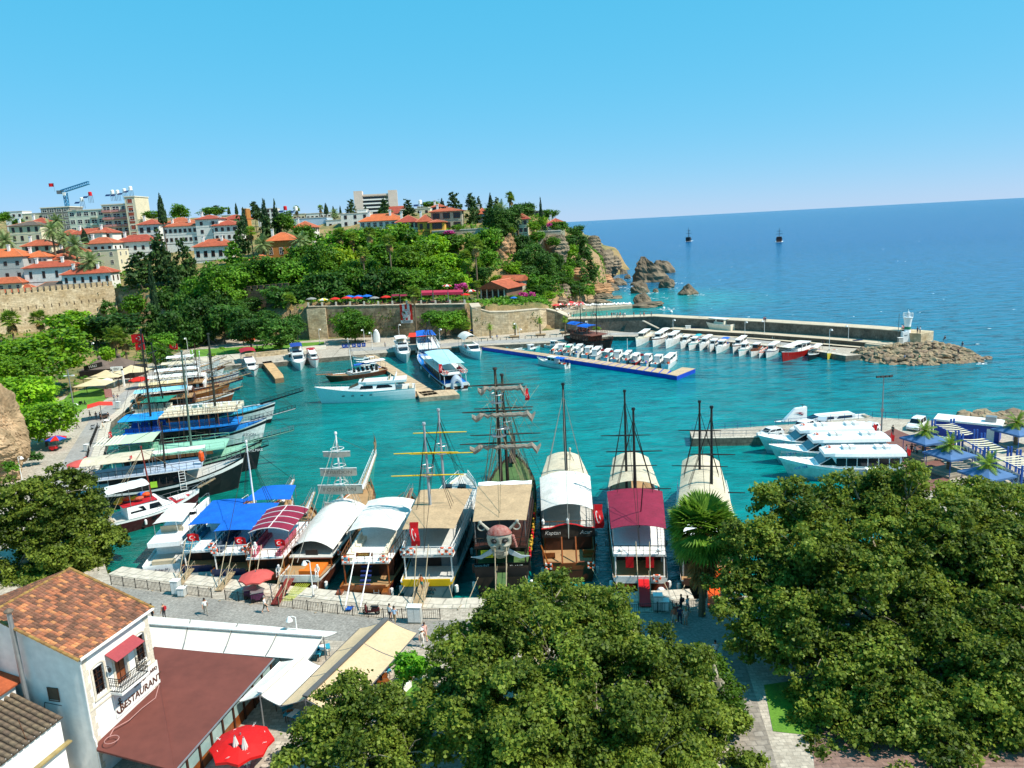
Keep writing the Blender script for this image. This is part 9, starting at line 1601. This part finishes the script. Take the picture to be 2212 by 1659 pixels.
for sx in(0,2.6):b.box(d.x+sx-.2,d.x+sx+.2,d.y-.2,d.y+.2,0,4.6)
b.box(d.x-.2,d.x+2.8,d.y-.2,d.y+.2,4.2,5.2);so=b.obj('sign_arch',WHITE,root);text('DALI',.6,IRON,so,(d.x+1.3,d.y-.23,4.7),(R(90),0,0),.01);p=Z(7,1030,745,None,193);b=MB();d=p-c;b.plate([(d.x-2.4,d.y,d.z-.8),(d.x+2.4,d.y,d.z+.1),(d.x+2.4,d.y,d.z+1.3),(d.x-2.4,d.y,d.z+.4)],.08);so=b.obj('sign_board',mat('sign_dark','2e2826',.6),root);o=text('HALI',1.0,PW,so,(d.x,d.y-.12,d.z+.25),(R(90),R(-10),0),.01)
p=Z(7,1205,1085,QZ);t=thing('menu_board','red framed menu board on the west lawn edge','sign',p,.2);b=MB();b.box(-.75,.75,-.05,.05,.2,2.2);b.obj('board',mat('menu_pink','c08078',.7,.3,6),t);b=MB();b.box(-.82,-.76,-.06,.06,0,2.3);b.box(.76,.82,-.06,.06,0,2.3);b.obj('frame',mat('menu_frame','8a3a34',.6),t)
for lab,k,x,y,yb,w in[('pair of red national flags on a pole behind the west masts',7,1655,370,880,3.4),('single red national flag by the garden steps',7,1985,480,640,2.8)]:
 p=Z(k,x,yb,QZ);tp_=Z(k,x,y,None,p.y);root=thing('flagpole',lab,'flag',p,R(90)-R(8));hh=tp_.z-QZ;turk_flag(root,(0,0,0),w,w*.66,1,hh,0)
 if w>3:turk_flag(root,(0,-.1,hh-4.2),w*.8,w*.55,1,1.8,0)
def bin_(lab,p,rz=0):t=thing('waste_container',lab,'bin',p,rz,'blue waste containers');b=MB();b.rings([[(-.6*k,-.5*k,z),(.6*k,-.5*k,z),(.6*k,.5*k,z),(-.6*k,.5*k,z)]for k,z in((.82,.15),(1,1.15))]);b.obj('body',mat('bin_blue','1d55b8',.5,.15,1),t);b=MB();b.box(-.64,.64,-.54,.54,1.155,1.28);b.obj('lid',NAVY,t);b=MB();b.ring((0,-.53,.75),.2,.03,'Y',12,4);b.obj('emblem',WHITE,t);[(lambda q:q.obj('wheel',BLACK,t))(MB().tube((sx,-.3,.1),(sx,.3,.1),.1,n=8))for sx in(-.4,.4)]
for i,(x,y)in enumerate([(1872,520),(1915,517),(1982,513),(2038,510),(2090,505)]):bin_(f"blue waste container in the row by the wall tree, {nth(i)} from the steps",Z(8,x,y+12,QZ),.05)
bin_('blue waste container beside the cruiser ashore',Z(5,205,628,QZ));bin_('second blue container beside the cruiser ashore',Z(5,245,628,QZ));bin_('blue container pair at the breakwater head, first',Z(6,350,772,QZ));bin_('blue container pair at the breakwater head, second',Z(6,390,768,QZ))
def cabinet(lab,k,x,y,w=.9,h=1.45):p=Z(k,x,y,QZ);t=thing('utility_cabinet',lab,'cabinet',p,R(-8),'utility cabinets');b=MB();b.box(-w/2,w/2,-.35,.35,.1,h);b.obj('case',W_GREY,t);b=MB();b.box(-w/2-.04,w/2+.04,-.39,.39,h+.003,h+.08);b.obj('cap',WHITE,t);b=MB();b.box(-w/2+.05,-.02,-.37,-.35,.2,h-.1);b.box(.02,w/2-.05,-.37,-.35,.2,h-.1);b.obj('door',WHITE,t);b=MB();b.box(-w/2,w/2,-.35,.35,0,.097);b.obj('plinth',CONC,t)
cabinet('tall pale utility cabinet by the fence in front of the blue canopies',31,1348,335,.8,1.5);cabinet('low pale utility cabinet next to the tall one',31,1392,350,.75,.9);cabinet('wide white utility cabinet at the grey boat gangway',32,1640,550,1.25,1.6);cabinet('white utility cabinet right of the red gangway',27,580,1640,.8,1.5);cabinet('lower white cabinet beside it right of the red gangway',27,628,1645,.7,1.0);cabinet('white cabinet on the west quay beside the ticket desk',23,838,620,.8,1.4);cabinet('white cabinet by the west lane fence',23,965,290,.7,1.2);cabinet('white cabinet beside the orange-red awning',7,1315,1205,1.0,1.6);cabinet('white box hut by the breakwater bins',5,145,632,1.6,2.0)
for i,(x,y)in enumerate([(165,1520),(450,1500),(725,1475)]):p=Z(4,x,y,QZ);t=thing('planter_bench',f"square timber bench planter round a young palm, {nth(i)} on the promenade",'planter',p,0,'promenade planters');b=MB();b.box(-1.5,1.5,-1.2,1.2,0,.5);b.obj('box',mat('planter_timber','a08468',.8,.2,1),t);b=MB();b.box(-1.7,1.7,-1.4,1.4,.505,.58);b.obj('seat',WOODL,t)
for i,(x,y)in enumerate([(2300,742),(1095,688)][:0]):pass
for i in range(14):
 p=uz([(1040,738)])[0].lerp(uz([(1215,727)])[0],i/13);t=thing('bollard',f"dark bollard along the promenade kerb, {nth(i)} from the blue pontoon",'bollard',p,0,'promenade bollards');b=MB();b.lathe([(.09,0),(.08,.7),(.11,.72),(.1,.85),(.02,.9)],8);b.obj('post',IRON,t)
def step_run(lab,P,n,h0,m=STONE):
 root=thing('garden_steps',lab,'steps',(0,0,0));a,e,f,g=uz(P)
 for i in range(n):u0,u1=i/n,(i+1)/n;b=MB();q=[a.lerp(g,u0),e.lerp(f,u0),f,g];b.slab([(p.x,p.y)for p in q],QZ,QZ+h0*(i+1)/n);b.obj('step',m,root)
step_run('long pale garden steps on the far quay left of the red-canopied boat',[(420,784),(520,776),(520,770),(420,778)],4,.9);step_run('wide steps right of the sandstone wall on the far quay',[(625,762),(705,755),(705,750),(625,757)],3,.7)
b=MB();a,e=uz([(530,774)])[0],uz([(622,765)])[0];d=(e-a);nv=Vector((-d.y,d.x,0)).normalized()*.8;b.slab([(a.x,a.y),(e.x,e.y),(e.x+nv.x,e.y+nv.y),(a.x+nv.x,a.y+nv.y)],QZ,QZ+1.4);tag(b.obj('retaining_wall',OLDL),'low sandstone retaining wall in front of the quayside lawn','wall')
root=thing('garden_kiosk','small orange-red kiosk under the shade trees','kiosk',U(533,737,QZ));b=MB();b.box(-2.4,2.4,0,2,0,2.8);b.obj('wall',mat('kiosk_red','c0522c',.8,.2,1),root);hip_roof(root,4.8,2,2.8,1.2,mat('kiosk_roof','5c4438',.8),.4)
root=thing('quay_kiosk','bright red kiosk awning behind the rigged boat','kiosk',Z(21,755,480,QZ));b=MB();b.box(-2.6,2.6,0,2.4,0,2.2);b.obj('wall',mat('kiosk_dark','5a5048',.8),root);b=MB();b.plate([(-2.9,-1.6,2.4),(2.9,-1.6,2.4),(2.9,2.4,3.2),(-2.9,2.4,3.2)],.06);b.obj('awning',ORR,root)
p=Z(21,300,465,QZ);root=thing('upended_dinghy','white dinghy stood upright against the harbour wall','boat',p);b=MB();b.rings([[(w*math.cos(t),-.5-.5*math.sin(t)*(1 if w>.1 else .2),z)for t in(0,.5,1.05,1.57,2.1,2.64,3.14)]for w,z in((1.1,0),(1.25,1.2),(1.15,2.6),(.7,3.8),(.08,4.4))],False);b.obj('hull',WHITE,root);b=MB();b.path([(1.15,-.5,0),(1.3,-.5,1.2),(1.2,-.5,2.6),(.72,-.5,3.8),(0,-.5,4.45),(-.72,-.5,3.8),(-1.2,-.5,2.6),(-1.3,-.5,1.2),(-1.15,-.5,0)],.07,5);b.obj('gunwale',NAVY,root)
for i,(x,y,m)in enumerate([(1130,690,HY),(1220,705,HR2)]):p=Z(5,x,y,QZ);t=thing('upturned_boat',['upturned yellow rowing boat on the breakwater path','upturned faded red rowing boat on the breakwater path'][i],'boat',p,az(bw[3],bw[5]));b=MB();b.rings([[(x_,w*math.cos(a),.12+w*.7*math.sin(a))for a in(0,.6,1.2,1.57,1.94,2.54,3.14)]for x_,w in((-2.2,.5),(-1.2,.85),(0,.95),(1.2,.75),(2.3,.08))],False);b.obj('hull',m,t);b=MB();b.tube((-2.2,0,.12),(2.2,0,.75),.04);b.obj('keel',WOODL,t)
for i in range(5):p=Z(5,[1085,1110,1145,1690,1730][i],[705,706,708,752,754][i],QZ);t=MB();t.box(-.35,.35,-.35,.35,0,.6);t.box(-.38,.38,-.38,.38,.605,.68);o=tag(t.obj('stone_block',STONE),f"pale stone block seat on the breakwater path, {nth(i)} along it",'block','stone block seats');o.location=p
p=Z(5,1858,690,QZ);t=thing('notice_sign','white notice board on the breakwater wall path','sign',p,az(bw[3],bw[5]));b=MB();b.box(-1.0,1.0,-.04,.04,1.4,3.2);b.obj('board',WHITE,t);b=MB();b.tube((-.8,0,0),(-.8,0,1.4),.04);b.tube((.8,0,0),(.8,0,1.4),.04);b.obj('leg',STEEL,t);b=MB();b.box(-.7,.5,-.06,-.045,2.1,2.4);b.obj('lettering_band',RED,t)
pl=MB();P=[U(x,y,1.2)for x,y in[(1196,668),(1215,678),(1240,672),(1262,668),(1366,660),(1364,655),(1300,658),(1250,655),(1215,652)]];pl.slab([(p.x,p.y)for p in P],-1,1.2);struct('bathing_deck',pl,mat('deck_stone','b4a68e',.9,.2,.6,dirt=.3))
lm=MB();lm.box(-.32,.32,-.95,.55,.28,.36);lm.add([(-.32,.55,.36),(.32,.55,.36),(.32,1.0,.75),(-.32,1.0,.75)],[(0,1,2,3)]);[lm.box(sx-.03,sx+.03,sy-.03,sy+.03,0,.28)for sx in(-.28,.28)for sy in(-.85,.45)];lm=lm.mesh('sun_lounger',WHITE);rl=random.Random(8)
for i in range(26):f=i/25;p=U(1268+94*f,661.5-3*f-rl.uniform(0,2),1.21);tag(put('sun_lounger',lm,None,p,rl.uniform(-.3,.3)),f"white sun lounger on the sea-bathing platform, {nth(i)} from the umbrellas",'sun lounger','loungers on the bathing platform')
for i in range(11):p=U(1200+58*(i/10)+rl.uniform(-2,2),669-8*((i*7)%11)/11,1.21);parasol(f"red and white beach umbrella above the bathing deck, {nth(i)} in the cluster",p,1.7,2.4,[mat('beach_red','d84448',.7,.1,1,trans=.2),PW]if i%3 else[mat('beach_red','d84448')],'beach umbrellas')
for i in range(16):p=U(1200+rl.uniform(0,62),670-rl.uniform(0,8),1.21);tag(put('sun_lounger',lm,None,p,rl.uniform(0,3)),f"white sun lounger under the red umbrellas, {nth(i)} from the bathing steps",'sun lounger','loungers under the umbrellas')
for i,(x,y)in enumerate([(1434,667),(1450,675)]):p=U(x,y,0);b=MB();b.ball((0,0,.25),.6,10);b.tube((0,0,.7),(0,0,1.1),.06);o=tag(b.obj('mooring_buoy',WHITE),f"{['first','second'][i]} white buoy floating off the bathing platform",'buoy','white buoys');o.location=p
def scooter(lab,p,rz,m=BLACK):
 t=thing('scooter',lab,'scooter',p,rz,'parked scooters')
 for x in(-.6,.62):b=MB();b.ring((x,0,.27),.2,.075,'Y',14,5);w=b.obj('wheel',BLACK,t);b=MB();b.tube((x,-.03,.27),(x,.03,.27),.1,n=8);b.obj('rim',STEEL,w)
 b=MB();b.rings([[(x,-w,z0),(x,w,z0),(x,w*.8,z1),(x,-w*.8,z1)]for x,w,z0,z1 in((-.85,.1,.5,.72),(-.5,.17,.35,.78),(-.1,.16,.3,.72),(.05,.15,.25,.36),(.4,.15,.25,.36),(.5,.2,.3,.95),(.6,.12,.5,1.0))]);b.obj('body',m,t);b=MB();b.box(-.75,.0,-.15,.15,.79,.88);b.obj('seat',BLACK,t);b=MB();b.tube((.62,0,.35),(.48,0,1.1),.035);b.tube((.48,-.3,1.1),(.48,.3,1.1),.025);b.obj('handlebar',IRON,t)
scooter('dark red scooter parked at the promenade fence',Z(32,1305,490,QZ),R(170),mat('scooter_red','5c1418',.4));scooter('black scooter on the west lawn edge',Z(7,915,1160,QZ),.1);scooter('scooter parked by the west lane fence',Z(7,1055,1425,QZ),.9,mat('scooter_grey','8a8f94',.4));scooter('white scooter beneath the orange-red awning',Z(7,1190,1350,QZ),1.2,WHITE);scooter('white covered scooter by the fence right of the plane tree',Z(27,320,1620,QZ),.1,W_GREY)
q=U(1516,1330,QZ);root=thing('palm_tree','tall fan palm with shaggy skirt on the front quay','palm tree',q,.5);cc=U(1508,1140,Y=q.y);a=74*mp(cc);h0=cc.z-QZ;b=MB()
for i in range(9):b.tube((.12*math.sin(i*.3),0,(h0)*i/9-.2),(.12*math.sin((i+1)*.3),0,h0*(i+1)/9),.34-.012*i,.33-.012*(i+1),10)
b.obj('trunk',PALMB,root);g1,s1=fan_palm_mesh(91,120,1.0,110,15,-.8);put('fronds',g1.mesh('fronds',leafmat('near_palm_leaf','3c6414','86a83a',sc=2,trans=.3,rnd=.05)),root,(.1,0,h0),None,a);put('dead_fronds',s1.mesh('dead_fronds',leafmat('near_dry_frond','6a5424','a88c50',sc=2,trans=.2,rnd=.05)),root,(.1,0,h0-.3),None,(a*.8,a*.8,a*1.25))
# people
def body_mesh(name,J,E,rad):
 me=bpy.data.meshes.new(name);me.from_pydata(J,E,[]);o=bpy.data.objects.new(name,me);COL.objects.link(o);m=o.modifiers.new('skin','SKIN');m.use_smooth_shade=True;s=o.modifiers.new('sub','SUBSURF');s.levels=1;s.render_levels=1
 for v,r_ in zip(me.skin_vertices[0].data,rad):v.radius=r_ if isinstance(r_,tuple)else(r_,r_)
 me.skin_vertices[0].data[0].use_root=True;return o
def pose(kind):
 J=[(0,0,.95),(0,0,1.12),(0,0,1.34),(0,0,1.47),(.01,0,1.58),(.015,0,1.7)];rad=[(.15,.12),(.135,.105),(.16,.11),.055,(.085,.095),(.07,.08)];E=[(0,1),(1,2),(2,3),(3,4),(4,5)]
 st={'stand':(.05,-.05,.05,-.05),'walk':(.28,-.28,-.24,.26),'sit':(0,0,.1,.1),'reach':(.05,-.05,.5,.1)}[kind]
 for k,sg in enumerate((1,-1)):
  sw=st[k];b0=len(J)
  if kind=='sit':J+=[(.02,sg*.1,.93),(.42,sg*.12,.92),(.44,sg*.12,.5),(.56,sg*.13,.47)]
  else:J+=[(0,sg*.095,.88),(sw*.45+.02,sg*.1,.5),(sw*.8-(.1 if sw<-.1 else 0),sg*.1,.1+(.1 if sw<-.1 else 0)),(sw*.8+.14-(.1 if sw<-.1 else 0),sg*.11,.04+(.06 if sw<-.1 else 0))]
  rad+=[.095,.062,.045,.04];E+=[(0,b0),(b0,b0+1),(b0+1,b0+2),(b0+2,b0+3)]
  aw=st[2+k];a0=len(J);J+=[(0,sg*.18,1.41),(aw*.35-.02,sg*.24,1.14),(aw*.8+.06,sg*.25,.9+abs(aw)*.12),(aw*.9+.09,sg*.25,.82+abs(aw)*.14)];rad+=[.06,.046,.034,(.042,.022)];E+=[(2,a0),(a0,a0+1),(a0+1,a0+2),(a0+2,a0+3)]
  w=Vector(J[-1])
  for fi,(dx,dy,ln)in enumerate([(.03,0,.075),(.012,0,.085),(-.008,0,.08),(-.026,0,.065),(.05,.0,.05)]):
   f0=len(J);p=w+Vector((dx,0,-.03 if fi<4 else .01));J+=[tuple(p+Vector((dx*.2,0,-ln*.5))),tuple(p+Vector((dx*.2+.012,-sg*.012,-ln)))];rad+=[.0095,.0085];E+=[(a0+3,f0),(f0,f0+1)]
 return J,E,rad
tmp={k:body_mesh('body_'+k,*pose(k))for k in('stand','walk','sit','reach')};dg=bpy.context.evaluated_depsgraph_get();BODY={}
for k,o in tmp.items():
 me=bpy.data.meshes.new_from_object(o.evaluated_get(dg));me.name='person';BODY[k]=me;old=o.data;bpy.data.objects.remove(o);bpy.data.meshes.remove(old);me.materials.clear()
 for i in range(4):me.materials.append(None)
 for long_ in(0,):
  idx=[]
  for pl_ in me.polygons:
   c_=pl_.center;z=c_.z;arm=abs(c_.y)>.2 or(abs(c_.y)>.155 and z>1.2)
   if z>1.44:q_=0
   elif arm and z<(1.2):q_=0
   elif z>.97 or arm:q_=1
   elif k=='sit' and z>.8:q_=2
   elif z<.09 or(k=='sit' and c_.x>.38 and z<.52):q_=3
   elif z<.52:q_=0 if k in('stand','walk')else 2
   else:q_=2
   idx.append(q_)
  me.polygons.foreach_set('material_index',idx);me.polygons.foreach_set('use_smooth',[True]*len(idx));me.update()
BODYL={k:m.copy()for k,m in BODY.items()}
for k,m in BODYL.items():m.polygons.foreach_set('material_index',[2 if(p.material_index==0 and p.center.z<.55 and abs(p.center.y)<.2)else p.material_index for p in m.polygons])
hm_=MB();hm_.lathe([(.001,.13),(.055,.12),(.09,.07),(.1,0),(.094,-.05)],10,(-.005,0,1.66));HAIR={n_:hm_.mesh('hair',mat('hair_'+n_,c_,.7,.3,4))for n_,c_ in(('dark','221a16'),('brown','4a3224'),('fair','9a7a4a'),('grey','9a958c'))}
ht=MB();ht.lathe([(.22,.0),(.22,.015),(.11,.03),(.1,.13),(.001,.15)],14,(0,0,1.68));HAT=ht.mesh('sun_hat',CANVAS);bp_=MB();bp_.box(-.28,-.13,-.14,.14,1.08,1.42);BAG={n_:bp_.mesh('backpack',mat('bag_'+n_,c_,.8))for n_,c_ in(('black','1c1c20'),('blue','28407c'),('red','b02028'))}
fm_=MB()
for sg in(-1,1):fm_.ball((.088,sg*.032,1.635),.012,6)
fm_.lathe([(.001,.035),(.018,0),(.001,-.01)],6,(.1,0,1.6));fm_.box(.085,.1,-.025,.025,1.555,1.565);FACE=fm_.mesh('face',mat('face_dark','6a3e30',.6))
SK=[mat('skin_a','c88e6c',.6,.1,3),mat('skin_b','a8704e',.6,.1,3),mat('skin_c','dca584',.6,.1,3)]
def cl(c_):return mat('cloth_'+c_,c_,.85,.12,3)
NP_=[0]
def person(lab,p,kind='stand',shirt='f0f0ee',pants='2c3448',rz=0,hair='dark',hat=False,bag=None,long_=True,h=1.0,group=None):
 NP_[0]+=1;o=put('person',(BODYL if long_ else BODY)[kind],None,p,rz,h);tag(o,lab,'person',group)
 for s_,m_ in zip(o.material_slots,(SK[NP_[0]%3],cl(shirt),cl(pants),cl('2a2420'))):s_.link='OBJECT';s_.material=m_
 put('hair',HAIR[hair],o);put('face',FACE,o)
 if hat:put('sun_hat',HAT,o)
 if bag:put('backpack',BAG[bag],o)
 return o
def pz(k,x,y):return Z(k,x,y,QZ+.01)
person('man in pale shirt and grey trousers with a dark bag walking on the promenade',pz(37,515,728),'walk','dfe4e0','8a8578',R(-60),bag='black');person('man in white shirt and dark shorts walking by the red parasol',pz(37,893,715),'walk','e8e6e2','343a30',R(0),long_=False,hair='grey');person('grey-shirted man with red bag by the awning corner',pz(31,1255,530),'stand','7a746e','4a4a4e',R(160),bag='red',hair='grey');person('person in dark top at the awning corner',pz(31,1165,535),'stand','50404c','2a2a30',1.0)
person('woman in white top and dark trousers by the promenade fence',pz(32,1450,540),'stand','e4e2de','2a2430',R(70));person('person in light blue shirt and tan trousers by the fence',pz(32,1485,560),'walk','a4c0da','a08868',R(-100));person('person in white with a sun hat walking past the beige awning',pz(32,1695,738),'walk','e6e0d6','ddd6ca',R(-80),hat=True);person('woman in pink top with purple bag beside the sun-hatted walker',pz(32,1715,690),'walk','e0b0a8','d8a890',R(-70),long_=False,hair='brown',bag='blue')
person('boy in orange shirt on the grey boat gangway',Z(32,1690,300,2.2),'walk','e0703c','2a8a80',R(80),h=.9,long_=False)
for i,(x,y,s_,pa,hr,bg)in enumerate([(1160,315,'b86a50','c8c0b0','brown',None),(1185,312,'303a5a','2c3040','dark',None),(1210,320,'ecd0c4','d4b4a4','fair',None),(1190,262,'2a3448','30343c','dark','black'),(1217,268,'e4e6ea','7a8490','dark',None),(1170,300,'a04a48','8a8078','brown',None)]):
 a_,b_,s0=1600,2200,1200/1270;p=U((a_+x*s0)/1.85172,(b_+y*s0)/1.85172,QZ+.01);person(f"{['woman in rust top','man in dark blue','woman in pale pink summer clothes','man in dark shirt with black backpack','man in white shirt','woman in dull red top'][i]} in the group by the fence near the palm",p,['stand','walk','stand','stand','walk','stand'][i],s_,pa,rng.uniform(0,6),hr,bag=bg,group='group standing near the palm',long_=i%2==1)
person('man in white shirt on the street under the plane trees',U(1545,1425,QZ+.03),'walk','e8e8ea','3a4a68',1.4,long_=False)
for i,(k,x,y,s_,pa,kd)in enumerate([(7,1000,1310,'5a4a44','3a3634','walk'),(7,1070,1325,'4a4046','2c2a2c','stand'),(7,1115,1330,'303034','2a2a2e','stand'),(7,862,1425,'8a7a74','44403c','walk'),(7,1145,1440,'e0d4c0','c8b8a0','walk'),(7,1265,1115,'9a94a0','4a4a54','walk'),(7,1308,1118,'34384a','c8c4bc','walk'),(7,1205,1330,'2a2c30','26282c','sit'),(23,545,240,'3a3a44','2a2a30','sit')]):
 person(['man in brown shirt walking under the orange-red awning','person standing at the orange-red awning post','vendor at the stand under the orange-red awning','man in faded pink shirt walking down the west lane','person in beige beside the west lane fence','walker in lilac grey near the menu board','walker in dark blue near the menu board','man in black sitting on the white scooter','vendor seated beside the striped parasol'][i],pz(k,x,y),kd,s_,pa,rng.uniform(0,6),group='people on the west quay')
gg='strollers on the breakwater wall'
for i,(x,y)in enumerate([(762,1300),(790,1305),(820,1300),(960,1300),(1015,1305),(1040,1300),(1060,1308),(1190,1300),(1245,1305),(1270,1300),(1295,1305),(1312,1308),(1330,1303),(1342,1300),(1372,1310),(1392,1305),(1490,1300),(1562,1300),(1603,1305),(1685,1302)]):
 p=Z(4,x,y,TZ+.21);p=Vector((p.x,p.y+1.6,TZ+.21));person(f"distant stroller on the breakwater wall by the bathing bay, {nth(i)} from the stairs",p,['stand','walk'][i%2],['e6e4e0','30343e','d8d4cc','c04038','6a7888'][i%5],['2c3446','8a8070','3a3c40'][i%3],rng.uniform(0,6),group=gg,long_=i%3>0)
for i,(k,x,y,z,s_,kd)in enumerate([(5,985,525,TZ+.21,'8a2030','stand'),(5,1002,528,TZ+.21,'2c3c6a','stand'),(6,862,622,TZ+.21,'e0d8d4','walk'),(6,875,628,TZ+.21,'d87880','walk'),(6,1032,648,TZ-.39,'2a3040','stand'),(6,1062,646,TZ-.39,'c8d0d8','stand'),(6,1198,830,2.2,'2a2c30','reach'),(6,1482,885,1.8,'6a3030','stand'),(6,1335,745,2.6,'3c3440','sit'),(6,1528,815,2.0,'38445a','sit'),(6,890,955,.6,'8a90a8','sit'),(6,1055,955,.6,'2a9a6a','sit'),(5,1635,780,QZ+.01,'3a3c40','walk'),(21,390,525,QZ+.01,'8a9098','walk'),(21,1575,450,QZ+.01,'e4e4e2','walk'),(21,1628,440,QZ+.01,'2a7ac0','walk'),(8,912,560,QZ+.04,'a84a70','stand'),(8,978,570,QZ+.04,'d0607a','sit'),(36,150,305,QZ+.01,'5a5e52','stand'),(36,265,480,QZ+.02,'e2e4ea','stand'),(36,335,480,QZ+.02,'e6e6e8','sit'),(36,310,470,QZ+.02,'3a3a48','sit')]):
 p=Z(k,x,y,z)
 if z==TZ+.21:p=Vector((p.x,p.y,z))
 person(['person in maroon looking out from the breakwater wall','person in navy beside the maroon one on the wall','walker in white left of the lighthouse','walker in pink left of the lighthouse','person in dark clothes on the plinth beyond the lighthouse','person in pale shirt on the plinth beyond the lighthouse','angler in black on the rock mound','man in dark red standing on the rocks','person in purple sitting on the outer rocks','person in blue grey sitting on the far rocks','person in lilac sitting at the water on the rocks','person in green sitting at the water on the rocks','man in dark clothes walking along the breakwater quay','walker in grey on the far quay lane','walker in white near the young palms','walker in blue near the young palms','person in plum on the quayside lawn','person in pink sitting on the quayside lawn','man in olive shirt walking on the right pier','person in white standing by the palm planter','person in white sitting on the planter bench','person in dark clothes sitting on the planter bench'][i],p,kd,s_,'2c3240',rng.uniform(0,6),group='people around the harbour')
for i in range(12):
 f=(i+.5)/12;p=Vector((A0.x,A0.y+2.2,0)).lerp(Vector((A1.x,A1.y+2.2,0)),f);p.z=ztop-.05-1.2*f;person(f"guest seated on the cafe terrace, {nth(i)} along the railing",p+Vector((.95,-.3,0)),'sit',['e0dcd4','8a2a34','3a4a6a','c8b088'][i%4],'30343c',R(180),group='guests on the cafe terrace',h=.95)
for i,(x,y,Y)in enumerate([(995,1040,92),(1700,1300,0)][:1]):pass
